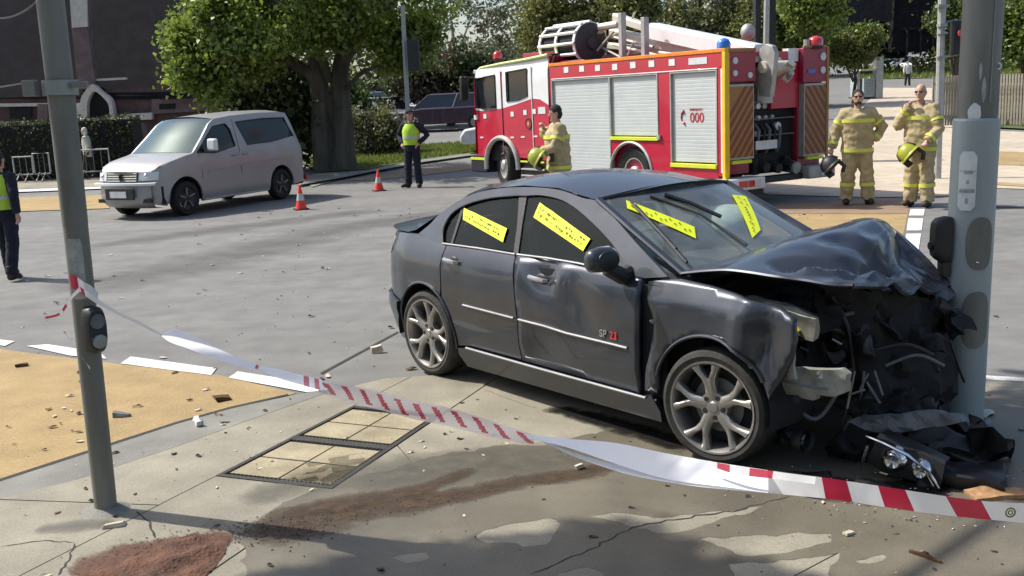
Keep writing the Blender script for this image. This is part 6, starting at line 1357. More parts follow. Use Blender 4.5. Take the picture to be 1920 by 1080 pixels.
# wheels
def truck_wheel(x, y, steer=0, r=.5, dual=False):
    w = bpy.data.objects.new('wheel', None); COL.objects.link(w); w.parent = TK; w.location = (x, y, r); w.rotation_euler = (0,0,steer)
    s = 1 if y > 0 else -1
    t = MB(); t.lathe([(.28*r/.5,.0),(.30*r/.5,.12*s),(.44*r/.5,.15*s),(.49*r/.5,.11*s),(r,.05*s),(r,-.10*s),(.49*r/.5,-.14*s),(.3*r/.5,-.14*s)], axis='Y', n=36); t.build('tyre', M['rubber'], w, 30)
    h = MB(); h.lathe([(.29*r/.5,.12*s),(.27*r/.5,.12*s),(.26*r/.5,.03*s),(.14*r/.5,.02*s),(.13*r/.5,.12*s),(.10*r/.5,.15*s),(.001,.15*s)], axis='Y', n=28); h.build('rim', M['alu_dull'], w, 30)
    for k in range(8): a = k*PI/4; c = Vector((.19*r/.5*math.cos(a), .03*s, .19*r/.5*math.sin(a))); MB().tube([c, c+Vector((0,.03*s,0))], .02, 6).build('wheel_nut', M['white_paint'], w)
    return w
truck_wheel(0, 1.06); truck_wheel(0, -1.06); truck_wheel(4.47, 1.08, math.radians(-16)); truck_wheel(4.47, -1.08, math.radians(-16))
# --- top gear. points are taken in the truck's own frame at the stated distance from its centre line
tb('roof_deck', (-2.3,-1.15,2.50), (2.5,1.12,2.56), 'dark_red', .004)
# ventilated drum, its axis along the truck
DC = ((2.294, 0.550, 2.993)); zc_ = DC[2]; yc_ = .55; x0_, x1_ = (2.027, 0.550, 2.976)[0], (3.289, 0.550, 3.014)[0]
rD = .42
dr = MB()
for x in (x0_, (x0_+x1_)/2, x1_-.06):
    dr.rings([[(xx, yc_+rr*math.cos(a), zc_+rr*math.sin(a)) for a in [2*PI*k/28 for k in range(28)]] for xx, rr in ((x,rD),(x+.07,rD),(x+.07,rD-.03),(x,rD-.03),(x,rD))], caps=False)
for k in range(12):
    a = 2*PI*k/12; dr.tube([(x0_,yc_+rD*math.cos(a),zc_+rD*math.sin(a)),(x1_,yc_+rD*math.cos(a),zc_+rD*math.sin(a))], .035, 6)
dr.build('drum_cage', M['white_paint'], TK, 40)
MB().tube([(x0_+.05,yc_,zc_),(x1_,yc_,zc_)], rD-.06, 24).build('drum_core', M['black_matte'], TK)
MB().lathe([(rD-.02,x0_-.01),(rD-.08,x0_-.04),(.14,x0_-.03),(.12,x0_-.10),(.001,x0_-.10)], axis='X', c=(0,yc_,zc_), n=28).build('drum_end', M['interior'], TK, 40)
tb('drum_saddle', (x0_-.35,.1,2.5), (x1_-.1,1.0,2.66), 'dark_red', .01)
# boom: tapering tube from the rear turret forward, and its tip
A1 = Vector((-2.205, 0.200, 2.536)); A2 = Vector((0.476, 0.200, 3.108))
bm_ = MB(); d_ = (A2-A1)
def boxbeam(a, b, h, w, nm, m, parent=TK):
    a, b = Vector(a), Vector(b); up_ = Vector((0,0,1)); R_ = []
    for p in (a, b): R_.append([p+Vector((0,-w/2,-h/2)), p+Vector((0,w/2,-h/2)), p+Vector((0,w/2,h*.30)), p+Vector((0,w*.35,h/2)), p+Vector((0,-w*.35,h/2)), p+Vector((0,-w/2,h*.30))])
    return MB().rings(R_).build(nm, M[m], parent, 30, bev=.01)
boxbeam(A1, A2, .30, .30, 'boom', 'white_paint')
boxbeam((-0.762, 0.050, 2.618), (1.926, 0.050, 3.174), .20, .24, 'boom_inner', 'cream_boom'); boxbeam((-0.569, -0.200, 2.586), (2.606, -0.200, 2.984), .12, .2, 'boom_inner', 'cream_boom')
boxbeam((0.617, 0.250, 3.178), (1.579, 0.250, 3.458), .16, .2, 'boom_head', 'cream_boom'); MB().tube([(1.438, 0.300, 3.314), (2.061, 0.350, 3.291), (1.960, 0.350, 3.199)], .075, 10).build('monitor_nozzle', M['cream_boom'], TK)
for k, (a, b, r) in enumerate([((1.458, 0.4, 3.06), (0.298, 0.4, 2.802), 0.03), ((1.464, 0.4, 2.917), (0.196, 0.4, 2.64), 0.03), ((1.841, 0.4, 2.878), (1.257, 0.4, 2.658), 0.025), ((1.431, 0.3, 3.486), (1.342, 0.3, 3.235), 0.03), ((1.042, 0.4, 2.687), (0.839, 0.4, 2.956), 0.03), ((0.035, 0.5, 2.69), (-1.196, 0.4, 2.488), 0.03), ((1.889, 0.5, 2.831), (1.487, 0.4, 3.164), 0.025), ((1.026, 0.3, 3.371), (0.942, 0.3, 3.483), 0.02)]):
    MB().tube([a, b], r, 8).build('boom_pipe', M['cream_boom'] if k % 2 else M['alu_dull'], TK)
for p0, p1 in [((0.936, 0.62, 2.665), (0.905, 0.62, 3.478)), ((0.274, 0.62, 2.648), (0.253, 0.62, 3.343))]:
    MB().box((p0[0]-.05,.56,p0[2]),(p0[0]+.05,.68,p1[2])).build('gantry_post', M['alu_dull'], TK, 0, bev=.006)
boxbeam((-0.308, 0.800, 2.580), (-1.083, 0.800, 2.556), .06, .2, 'stowed_board', 'dark_red')
# turret plate and base at the rear
tp = [(-2.336, 0.35, 2.601), (-2.479, 0.35, 2.679), (-2.619, 0.35, 2.635), (-2.678, 0.35, 2.511), (-2.622, 0.35, 2.083), (-2.576, 0.35, 1.805), (-2.337, 0.35, 1.828), (-2.288, 0.35, 2.095)]
MB().prism(tp, (0,-.10,0)).build('turret_plate', M['alu_dull'], TK, 0, bev=.01)
MB().tube([(tp[0][0]-.1,.4,2.3),(tp[0][0]-.1,-.3,2.3)], .10, 12).build('turret_axle', M['cream_boom'], TK)
MB().lathe([(.24,1.7),(.24,1.95),(.18,2.1),(.18,2.3)], c=(-2.1,.1,0), n=20).build('turret_base', M['alu_dull'], TK)
for k, p in enumerate([(-2.369, -0.1, 2.416), (-2.465, -0.1, 2.27), (-2.558, -0.1, 2.371), (-2.442, -0.1, 2.147), (-2.629, -0.1, 2.192), (-2.322, -0.1, 2.277)]): MB().tube([p, (p[0]+.12*math.sin(k*2),p[1]+.1*math.cos(k),p[2]-.08)], .055, 8).build('valve_fitting', M['cream_boom'] if k%2 else M['alu_dull'], TK)
dmp = Vector((-1.242, -0.500, 2.956)); MB().ball(tuple(dmp), (.13,.13,.15), 16, 10).build('floodlight', M['alu_dull'], TK); MB().tube([dmp-Vector((0,0,.22)), dmp-Vector((0,0,.6))], .04, 7).build('floodlight_stalk', M['alu_dull'], TK)
def beacon(p, r, h, m):
    p = Vector(p); b = MB(); b.lathe([(r,0),(r,h*.55),(r*.75,h*.85),(.02,h)], c=tuple(p), n=18); o = b.build('beacon', M[m], TK, 40); MB().lathe([(r*1.05,-.05),(r*1.05,.0),(.01,.0)], c=tuple(p), n=18).build('beacon_base', M['black'], TK)
beacon((-2.163, 1.000, 2.629), .115, .17, 'blue_lamp'); beacon((-2.401, -0.950, 2.633), .13, .17, 'red_lamp'); beacon((5.973, 0.300, 2.889), .11, .17, 'red_lamp')
MB().tube([(-2.344, -0.800, 2.621), (-2.342, -0.800, 2.747)], .06, 10).build('marker_lamp', M['alu_dull'], TK)
tb('roof_box', (2.7,.0,2.80), (4.0,.9,2.90), 'dark_red', .02)

# ------------------------------------------------------------------ silver people carrier
VN = empty('silver_van', (-5.707,22.785,0), -2.0335, label='silver people carrier with tinted glass stopped on the far side of the road', cat='van')
VP = M['van_paint']
def vS(x, z):
    w = lerp(x, [(-.98,.68),(-.85,.80),(-.5,.86),(2.6,.87),(3.1,.85),(3.4,.78),(3.6,.62),(3.68,.40)]); k = lerp(z, [(.2,-.05),(.4,0),(.95,0),(1.15,-.03)])
    if z > 1.15: k -= (z-1.15)*.22
    return w+k
def vside(x, z, o=0): return (x, vS(x,z)+o, z)
van_low = [(-.93,.34),(-.40,.30)]+[(.40*math.cos(a), .36+.40*math.sin(a)) for a in np.linspace(PI+.1, -.15, 17)]+[(.42,.24),(2.46,.24)]+[(2.9+.41*math.cos(a), .36+.41*math.sin(a)) for a in np.linspace(PI+.15, -.1, 17)]+[(3.35,.24),(3.60,.30),(3.66,.55),(3.64,.80),(3.50,.96),(3.20,1.08),(2.75,1.17),(2.62,1.20)]
van_up = van_low+[(2.25,1.50),(1.98,1.74),(1.80,1.83),(1.3,1.875),(.5,1.905),(-.3,1.90),(-.52,1.87),(-.66,1.60),(-.80,1.20),(-.90,1.0),(-.98,.80),(-.97,.5)]
fwn = [(2.50,1.20),(2.15,1.47),(1.88,1.68),(1.50,1.72),(1.40,1.60),(1.36,1.26),(2.0,1.16)]
rwn = [(1.18,1.74),(.3,1.78),(-.42,1.77),(-.62,1.36),(.2,1.28),(.98,1.26)]
vs = panel('body_side', van_up, vside, VP, VN, .11, holes=(fwn, rwn), flange=(0,-.05,0), smooth=50)
for w_, nm in ((fwn,'front_side_glass'),(rwn,'rear_side_glass')):
    g = panel(nm, w_, lambda x, z: vside(x, z, -.015), M['glass_van'], VN, .25, flange=(0,0,0), smooth=60); mirrored(g)
    MB().tube([vside(a, b, .002) for a, b in w_+[w_[0]]], .012, 5).build('window_rubber', M['black'], VN)
mirrored(vs)
roofp = [(2.62,1.20,.80),(2.25,1.50,.75),(1.98,1.74,.68),(1.80,1.83,.66),(1.3,1.875,.65),(.5,1.905,.645),(-.3,1.90,.645),(-.52,1.87,.65)]
MB().grid([[(x+(.10*(1-t*t) if i == 0 else 0), t*vS(x,z), z+.06*(1-t*t)) for t in np.linspace(-1,1,11)] for i, (x, z, w) in enumerate(roofp[3:])]).build('roof', VP, VN, 60)
MB().grid([[(x+.16*(1-t*t), t*vS(x,z)*.97, z+.03*(1-t*t)) for t in np.linspace(-1,1,11)] for (x, z, w) in roofp[:4]]).build('windscreen', M['glass_vanws'], VN, 60)
MB().grid([[(x+.14*(1-t*t), t*vS(x,z)*.99, z+.03*(1-t*t)) for t in np.linspace(-1,1,11)] for x, z in ((2.62,1.195),(2.9,1.145),(3.20,1.08),(3.45,1.00),(3.58,.90))]).build('bonnet', VP, VN, 60)
fg_ = MB(); fg_.grid([[(x+.16*(1-abs(t)**2.5), t*vS(3.5,z)*.93, z) for t in np.linspace(-1,1,13)] for x, z in ((3.50,.93),(3.54,.80),(3.56,.70))]); fg_.build('nose_panel', VP, VN, 60)
MB().grid([[(x+.16*(1-abs(t)**2.5), t*vS(3.5,z)*.95, z) for t in np.linspace(-1,1,13)] for x, z in ((3.56,.71),(3.62,.68),(3.64,.50),(3.62,.34),(3.52,.24),(3.3,.20))]).build('front_bumper', VP, VN, 50)
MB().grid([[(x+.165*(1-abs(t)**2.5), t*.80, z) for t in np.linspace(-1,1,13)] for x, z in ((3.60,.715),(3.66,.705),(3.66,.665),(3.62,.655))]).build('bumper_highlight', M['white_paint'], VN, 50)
def fx(y, z, o=0): t = y/.80; return 3.50+.16*(1-abs(t)**2.5)+(.93-z)*.2+o
gr_ = MB(); gr_.grid([[(fx(y,z,.02), y, z) for y in np.linspace(-.38,.38,9)] for z in (.73,.90)]); gr_.build('grille', M['galv_dark'], VN, 0)
for k in range(4): MB().tube([(fx(y,.75+k*.045,.03), y, .75+k*.045) for y in np.linspace(-.38,.38,7)], .008, 5).build('grille_bar', M['alu_dull'], VN)
MB().tube([(fx(0,.82,.045),0,.76),(fx(0,.82,.045),0,.88)], .03, 8).build('bonnet_badge', M['black'], VN)
for s in (-1,1):
    MB().grid([[(fx(y,z,.022)-(.06 if abs(y) > .72 else 0), s*y, z) for y in (.42,.55,.68,.76)] for z in (.75,.91)]).build('headlight', M['plate'], VN, 60)
    MB().ball((fx(.56,.83,.0),s*.56,.83), .055, 10, 7).build('headlight_bulb', M['chrome'], VN)
    MB().box((3.62,s*.45,.33),(3.70,s*.68,.40)).build('fog_lamp', M['black'], VN, 0)
MB().box((3.80,-.33,.40),(3.835,.40,.62)).build('plate_surround', M['black'], VN, 0, bev=.01)
MB().box((3.83,-.20,.44),(3.845,.22,.56)).build('number_plate', M['plate'], VN, 0)
MB().hexa([(-.98,-.70,.3),(-.80,-.70,.3),(-.80,.70,.3),(-.98,.70,.3),(-.93,-.70,1.0),(-.7,-.7,1.0),(-.7,.7,1.0),(-.93,.70,1.0)]).build('tailgate', VP, VN, 0)
MB().hexa([(-.92,-.72,1.0),(-.7,-.72,1.0),(-.7,.72,1.0),(-.92,.72,1.0),(-.56,-.64,1.86),(-.45,-.64,1.86),(-.45,.64,1.86),(-.56,.64,1.86)]).build('tailgate_window', M['glass_dark'], VN, 0)
MB().box((-.99,.60,.36),(-.93,.80,.46)).build('rear_reflector', M['red_lamp'], VN, 0)
MB().box((-.85,-.76,.28),(3.45,.76,.62)).build('underbody', M['black_matte'], VN, 0); 
for x in (1.1,.2,2.0):
    s = MB(); s.cbox((x,0,.8),(.5,1.2,.2)); s.cbox((x-.25,0,1.15),(.15,1.2,.6)); s.build('seat_row', M['interior'], VN, 0)
MB().box((2.3,-.75,.9),(2.75,.75,1.13)).build('dashboard', M['interior'], VN, 0)
mm = Vector((2.22,.98,1.33)); MB().hexa([tuple(mm+Vector(q)) for q in ((-.05,-.10,-.12),(.08,-.08,-.11),(.08,.12,-.11),(-.05,.12,-.12),(-.05,-.10,.13),(.06,-.08,.12),(.06,.12,.11),(-.05,.12,.12))]).build('door_mirror', M['white_paint'], VN, 0, bev=.03)
MB().tube([vside(-.90,.93,.004), vside(0,.905,.006), vside(1.3,.87,.006), vside(2.3,.80,.006)], .012, 5).build('body_crease', VP, VN)
MB().tube([vside(1.27,1.8,.0), vside(1.27,1.2,.003), vside(1.30,.8,.003), vside(1.28,.3,.003)], .006, 4).build('door_gap', M['black'], VN)
MB().tube([vside(2.47,1.19,.002), vside(2.44,.8,.003), vside(2.46,.68,.003)], .006, 4).build('door_gap', M['black'], VN)
for x in (1.45,1.12): MB().tube([vside(x-.09,1.08,.01), vside(x,1.08,.035), vside(x+.09,1.08,.01)], .014, 6).build('door_handle', VP, VN)
MB().tube([vside(.45,.262,.01), vside(2.44,.262,.01)], .02, 6).build('sill_trim', M['alu_dull'], VN)
for x in (0, 2.9):
    for s in (1,-1):
        w = bpy.data.objects.new('wheel', None); COL.objects.link(w); w.parent = VN; w.location = (x, s*.76, .34)
        MB().lathe([(.21,.05*s),(.23,.09*s),(.31,.10*s),(.335,.06*s),(.34,0),(.335,-.08*s),(.22,-.1*s)], axis='Y', n=32).build('tyre', M['rubber'], w, 30)
        MB().lathe([(.225,.088*s),(.21,.07*s),(.12,.05*s),(.05,.085*s),(.001,.085*s)], axis='Y', n=24).build('rim', M['black'], w, 30)
        for k in range(5): a = k*2*PI/5+.3; MB().tube([(.05*math.cos(a),.075*s,.05*math.sin(a)),(.21*math.cos(a),.082*s,.21*math.sin(a))], .022, 6).build('spoke', M['galv_dark'], w)
    MB().grid([[(x+.41*math.cos(a), y, .36+.40*math.sin(a)) for a in np.linspace(-.2, PI+.2, 12)] for y in (.84,.5)]).build('wheel_liner', M['black_matte'], VN)

# ------------------------------------------------------------------ traffic cones
def cone(p, label):
    t = empty('traffic_cone', p, .4, label=label, cat='traffic cone', group='traffic cones on the road', z=.0); t.scale = (.72,.72,.70)
    MB().box((-.19,-.19,0),(.19,.19,.035)).build('base', M['black'], t, 0, bev=.01)
    b = MB(); b.lathe([(.155,.035),(.150,.06),(.112,.22),(.030,.68),(.022,.70),(.005,.70)], n=24); b.build('body', M['cone_orange'], t, 40)
    b = MB(); b.lathe([(.1085,.262),(.110,.262),(.0755,.455),(.074,.455)], n=24); b.build('reflective_collar', M['silver_tape'], t, 40)
cone((-4.082, 19.968, 0.000), 'red and white traffic cone just right of the rear wheel of the van'); cone((-2.959, 23.415, 0.000), 'red and white traffic cone between the van and the police officer')

# ------------------------------------------------------------------ people
def remesh(name, mb, m, parent, vox=.014, smooth=6, disp=0.0, dscale=8.0, seed=0):
    me = bpy.data.meshes.new('tmp'); me.from_pydata(mb.v, [], mb.f)
    bm = bmesh.new(); bm.from_mesh(me); bmesh.ops.recalc_face_normals(bm, faces=bm.faces); bm.to_mesh(me); bm.free()
    o = bpy.data.objects.new('tmp', me); COL.objects.link(o)
    r = o.modifiers.new('r', 'REMESH'); r.mode = 'VOXEL'; r.voxel_size = vox; r.use_smooth_shade = True
    s = o.modifiers.new('s', 'SMOOTH'); s.iterations = smooth; s.factor = .5
    dg = bpy.context.evaluated_depsgraph_get(); ev = o.evaluated_get(dg); out = bpy.data.meshes.new_from_object(ev)
    bpy.data.objects.remove(o); bpy.data.meshes.remove(me); out.name = name
    if disp:
        nrm = [v.normal.copy() for v in out.vertices]
        for v, n in zip(out.vertices, nrm):
            p = v.co*dscale; d = noise.noise(Vector((p.x, p.y, p.z*1.7+seed)))+.5*noise.noise(p*2.3+Vector((seed,0,0))); v.co += n*d*disp
    out.materials.clear(); out.materials.append(m); out.shade_smooth(); return link(name, out, parent)
def ell(z, cx, cy, rx, ry, n=20): return [Vector((cx+rx*math.cos(2*PI*k/n), cy+ry*math.sin(2*PI*k/n), z)) for k in range(n)]
def person(loc, rz, label, J, outfit, group=None, h=1.8, z=0.012):
    """J: joints in metres for a 1.8 m figure, x = forward, y = its left"""
    t = empty('person', loc, rz, label=label, cat='person', group=group, z=z); s = h/1.8; t.scale = (s,s,s)
    g = lambda k: Vector(J[k])
    bulk = outfit.get('bulk', 1.0)
    pel, ch, nk, hd = g('pelvis'), g('chest'), g('neck'), g('head')
    b = MB()
    b.rings([ell(pel.z-.10,pel.x,pel.y,.10,.15), ell(pel.z+.05,pel.x,pel.y,.11,.155), ell((pel.z+ch.z)/2,(pel.x+ch.x)/2,(pel.y+ch.y)/2,.10,.135), ell(ch.z,ch.x,ch.y,.115,.16), ell(ch.z+.12,ch.x,ch.y,.09,.17), ell(ch.z+.19,(ch.x+nk.x)/2,nk.y,.06,.08)])
    b.tube([Vector((nk.x-.01,nk.y,nk.z-.08)), (nk+hd)/2+Vector((-.01,0,-.02))], [.062,.056], 12)
    hrot = Matrix.Rotation(J.get('yaw', 0), 4, 'Z') @ Matrix.Rotation(J.get('pitch', 0), 4, 'Y')
    def hp(x, y, z): return hd+(hrot @ Vector((x,y,z)))
    b.ball(tuple(hd+Vector((0,0,.02))), (.095,.078,.115), 18, 12, M=hrot.to_3x3()); b.ball(tuple(hp(.02,0,-.055)), (.068,.058,.068), 14, 9); b.ball(tuple(hp(.098,0,-.012)), (.018,.014,.026), 8, 6); b.ball(tuple(hp(.075,0,-.055)), (.02,.028,.012), 8, 6)
    b.ball(tuple(hp(.072,0,-.095)), (.025,.03,.02), 8, 6)
    for q in (-1,1): b.ball(tuple(hp(-.005,q*.080,0)), (.018,.010,.032), 8, 6)
    for q, sd in (('l',1),('r',-1)):
        sh, el, wr = g('sh_'+q), g('el_'+q), g('wr_'+q)
        b.tube([sh+Vector((0,-sd*.05,.0)), sh, (sh+el)/2, el, (el+wr)/2, wr], [.05,.058,.048,.040,.038,.028], 12)
        # hand: palm, four fingers, thumb
        d = (wr-el).normalized(); ref = Vector((0,0,1)) if abs(d.z) < .9 else Vector((1,0,0)); a = d.cross(ref).normalized(); c = a.cross(d).normalized(); curl = J.get('curl_'+q, .5)
        b.rings([[wr+d*l+a*(w*math.cos(t_))+c*(th*math.sin(t_)) for t_ in [2*PI*k/10 for k in range(10)]] for l, w, th in ((-.01,.026,.020),(.04,.042,.018),(.085,.040,.015))])
        for k in range(4):
            o_ = a*(-.030+.020*k); L_ = (.066,.078,.072,.056)[k]; p0 = wr+d*.080+o_; p1 = p0+(d*math.cos(curl)-c*math.sin(curl))*L_*.5; p2 = p1+(d*math.cos(curl*2.2)-c*math.sin(curl*2.2))*L_*.5
            b.tube([p0-d*.02, p0, p1, p2], [.0105,.0105,.0098,.0085], 7)
        p0 = wr+d*.02+a*.030*(-sd); b.tube([p0-a*(-sd)*.012, p0+a*(-sd)*.018+d*.028-c*.012, p0+a*(-sd)*.022+d*.058-c*.026], [.013,.0115,.009], 7)
        hip, kn, an, toe = g('hip_'+q), g('kn_'+q), g('an_'+q), g('toe_'+q)
        b.tube([hip+Vector((0,0,.05)), hip, (hip+kn)/2, kn, (kn*2+an)/3+Vector((-.012,0,0)), an], [.085,.088,.072,.055,.052,.038], 12)
        b.tube([an+Vector((-.03,0,-.03)), an+Vector((.03,0,-.035)), toe], [.04,.04,.028], 10)
    body = remesh('body', b, M[outfit.get('skin','skin')], t, .0105, 3)
    # eyes and mouth
    for q in (-1,1):
        MB().ball(tuple(hp(.080,q*.030,.020)), (.010,.013,.008), 8, 6).build('eye', M['hair_dark'], t)
    MB().ball(tuple(hp(.087,0,-.052)), (.006,.022,.005), 8, 5).build('mouth', M['dark_red'] if False else M['leaf_litter'], t)
    # clothes grown a little larger than the body
    jm = MB(); k_ = bulk; zl = outfit.get('hem', pel.z-.12)
    jm.rings([ell(zl,pel.x,pel.y,.145*k_,.190*k_), ell(pel.z+.06,pel.x,pel.y,.140*k_,.188*k_), ell((pel.z+ch.z)/2,(pel.x+ch.x)/2,(pel.y+ch.y)/2,.145*k_,.190*k_), ell(ch.z,ch.x,ch.y,.150*k_,.205*k_), ell(ch.z+.10,ch.x,ch.y,.125*k_,.20*k_), ell(ch.z+.165,(ch.x+nk.x)/2,nk.y,.095,.13), ell(ch.z+.205,nk.x,nk.y,.082,.085)])
    for q, sd in (('l',1),('r',-1)):
        sh, el, wr = g('sh_'+q), g('el_'+q), g('wr_'+q)
        jm.tube([sh+Vector((0,-sd*.09,.0)), sh, (sh+el)/2, el, (el+wr)/2, wr-(wr-el)*.04], [x*k_ for x in (.075,.082,.075,.068,.062,.056)], 14)
    jk = remesh('jacket', jm, M[outfit['jacket']], t, .015, 4, outfit.get('fold', .010), 7, seed=loc[0])
    tm = MB()
    tm.rings([ell(pel.z-.12,pel.x,pel.y,.125*k_,.165*k_), ell(pel.z+.02,pel.x,pel.y,.13*k_,.170*k_), ell(pel.z+.12,pel.x,pel.y,.115*k_,.155*k_)])
    for q in 'lr':
        hip, kn, an = g('hip_'+q), g('kn_'+q), g('an_'+q)
        tm.tube([hip+Vector((0,0,.06)), hip, (hip+kn)/2, kn, (kn+an)/2, an+Vector((0,0,-.015))], [x*k_ for x in (.10,.108,.098,.088,.084,.082)], 14)
    remesh('trousers', tm, M[outfit['trousers']], t, .015, 4, outfit.get('fold', .010)*.9, 7, seed=3+loc[0])
    for q in 'lr':
        an, toe = g('an_'+q), g('toe_'+q); bb = MB(); bb.tube([an+Vector((-.055,0,-.045)), an+Vector((.02,0,-.035)), (an+toe)/2+Vector((.02,0,.005)), toe+Vector((.02,0,.0))], [.046,.062,.050,.036], 12); bb.tube([an+Vector((0,0,.12)), an+Vector((-.005,0,-.02))], [.062,.058], 12)
        remesh('boot', bb, M[outfit.get('boots','boot')], t, .014, 3)
    band = outfit.get('bands')
    if band:
        def ring_t(p, n_, r, w, nm='reflective_stripe', m=None):
            n_ = n_.normalized(); MB().tube([p-n_*w/2, p+n_*w/2], r, 20, False).build(nm, M[m or band], t, 60)
        def ring_e(z, cx, cy, rx, ry, w): MB().rings([ell(z-w/2,cx,cy,rx,ry,28), ell(z+w/2,cx,cy,rx,ry,28)], caps=False).build('reflective_stripe', M[band], t, 60)
        if outfit.get('torso_bands', True):
            ring_e(ch.z+.02, ch.x, ch.y, .158*k_, .213*k_, .055); ring_e(zl+.06, pel.x, pel.y, .152*k_, .199*k_, .055)
        for q in 'lr':
            sh, el, wr = g('sh_'+q), g('el_'+q), g('wr_'+q); ring_t(sh+(el-sh)*.55, el-sh, .082*k_, .05); ring_t(el+(wr-el)*.72, wr-el, .066*k_, .05)
            kn, an = g('kn_'+q), g('an_'+q)
            if outfit.get('leg_bands', True): ring_t(kn+(an-kn)*.42, an-kn, .094*k_, .055)
    if outfit.get('vest'):
        vm = MB(); vm.rings([ell(pel.z+.03,pel.x,pel.y,.158*k_,.200*k_,26), ell((pel.z+ch.z)/2,(pel.x+ch.x)/2,pel.y,.160*k_,.203*k_,26), ell(ch.z,ch.x,ch.y,.165*k_,.214*k_,26), ell(ch.z+.10,ch.x,ch.y,.142*k_,.190*k_,26), ell(ch.z+.175,ch.x,ch.y,.11*k_,.13*k_,26)], caps=False); v_ = vm.build('vest', M['hivis_vest'], t, 60)
        zz = (pel.z+ch.z)/2+.03; MB().rings([ell(zz-.03,(pel.x+ch.x)/2,pel.y,.167*k_,.209*k_,26), ell(zz+.03,(pel.x+ch.x)/2,pel.y,.168*k_,.210*k_,26)], caps=False).build('reflective_stripe', M['silver_tape'], v_, 60)
    hm = outfit.get('hair')
    if hm:
        hb_ = MB(); hb_.ball(tuple(hp(-.012,0,.045)), (.098,.086,.100), 16, 10, M=hrot.to_3x3()); hb_.ball(tuple(hp(-.04,0,-.01)), (.07,.082,.085), 14, 9)
        if outfit.get('bob'): hb_.ball(tuple(hp(-.035,0,-.05)), (.075,.095,.10), 14, 9)
        remesh('hair', hb_, M[hm], t, .012, 2, .004, 30)
    if outfit.get('cap'):
        cm = MB(); cm.ball(tuple(hp(-.005,0,.075)), (.105,.092,.065), 18, 8, M=hrot.to_3x3()); cm.hexa([hp(.06,-.06,.065),hp(.155,-.045,.055),hp(.155,.045,.055),hp(.06,.06,.065),hp(.06,-.06,.080),hp(.15,-.04,.066),hp(.15,.04,.066),hp(.06,.06,.080)]); cm.build('cap', M['navy'], t, 40)
    if outfit.get('beard'): bm2 = MB(); bm2.ball(tuple(hp(.045,0,-.078)), (.052,.058,.045), 14, 8); remesh('beard', bm2, M[outfit['beard']], t, .012, 2, .003, 40)
    if outfit.get('glasses'):
        gm = MB(); 
        for q in (-1,1): gm.cbox(tuple(hp(.090,q*.031,.022)), (.012,.046,.026), (0,0,J.get('yaw',0)))
        gm.tube([hp(.09,-.05,.026), hp(.0,-.085,.022)], .003, 5); gm.tube([hp(.09,.05,.026), hp(.0,.085,.022)], .003, 5); gm.build('sunglasses', M['black'], t, 0)
    return t
def pose(**k):
    J = dict(pelvis=(0,0,.96), chest=(0,0,1.30), neck=(.01,0,1.51), head=(.03,0,1.665), sh_l=(0,.185,1.44), sh_r=(0,-.185,1.44), el_l=(-.02,.26,1.15), el_r=(-.02,-.26,1.15), wr_l=(.06,.27,.91), wr_r=(.06,-.27,.91),
             hip_l=(0,.095,.90), hip_r=(0,-.095,.90), kn_l=(.02,.12,.50), kn_r=(.02,-.12,.50), an_l=(0,.14,.085), an_r=(0,-.14,.085), toe_l=(.15,.18,.035), toe_r=(.15,-.18,.035))
    J.update(k); return J
TO = dict(jacket='turnout', trousers='turnout', bands='hivis', bulk=1.26, fold=.022, hem=.80)
def aim(dx, dy): return math.atan2(dy, dx)
# firefighter facing the camera, hand on hip
f1 = person((5.731, 16.633, 0.000), aim(-.30,-1), 'bearded firefighter facing us with one hand on his hip, right of the fire truck', pose(el_l=(-.10,.38,1.20), wr_l=(-.02,.24,1.0), el_r=(-.02,-.33,1.16), wr_r=(.06,-.38,.90), kn_l=(.02,.15,.5), an_l=(0,.18,.085), toe_l=(.12,.25,.035), an_r=(0,-.15,.085), toe_r=(.15,-.16,.035), curl_r=1.2),
    dict(TO, hair='hair_dark', beard='hair_dark', glasses=1), group='firefighters in tan turnout gear', h=1.86)
f2 = person((6.499, 15.981, 0.000), aim(-.85,-.75), 'bald firefighter in sunglasses with one hand at his cheek, holding a lime helmet', pose(el_r=(.12,-.30,1.20), wr_r=(.17,-.10,1.50), el_l=(.06,.30,1.15), wr_l=(.26,.22,.98), head=(.03,0,1.67), yaw=.1, kn_r=(.03,-.1,.5), an_r=(.02,-.12,.085), toe_r=(.17,-.13,.035), curl_r=.9, curl_l=1.3, curl=1),
    dict(TO, glasses=1), group='firefighters in tan turnout gear', h=1.90)
f3 = person((0.827, 16.000, 0.036), aim(-1,-.12), 'firefighter seen side on in front of the fire truck shutters, holding a yellow helmet', pose(pelvis=(0,0,.96), chest=(.02,0,1.30), el_l=(.10,.26,1.17), wr_l=(.34,.20,1.08), el_r=(.10,-.26,1.18), wr_r=(.20,-.14,1.46), curl_l=1.3, curl_r=1.0, pitch=.12),
    dict(TO, hair='hair_dark', bulk=1.28), group='firefighters in tan turnout gear', h=1.84)
f3.location.z = .012
cop = person((-2.183, 23.849, 0.000), aim(-.35,-1), 'police officer in navy uniform and lime vest, hands at the belt, beyond the cones', pose(el_l=(-.12,.36,1.20), wr_l=(.06,.20,1.02), el_r=(-.10,-.36,1.20), wr_r=(.08,-.20,1.02), yaw=.9, an_r=(.02,-.13,.085), toe_r=(.16,-.25,.035)),
    dict(jacket='navy', trousers='navy', vest=1, cap=1, hair='hair_dark', fold=.008), h=1.80)
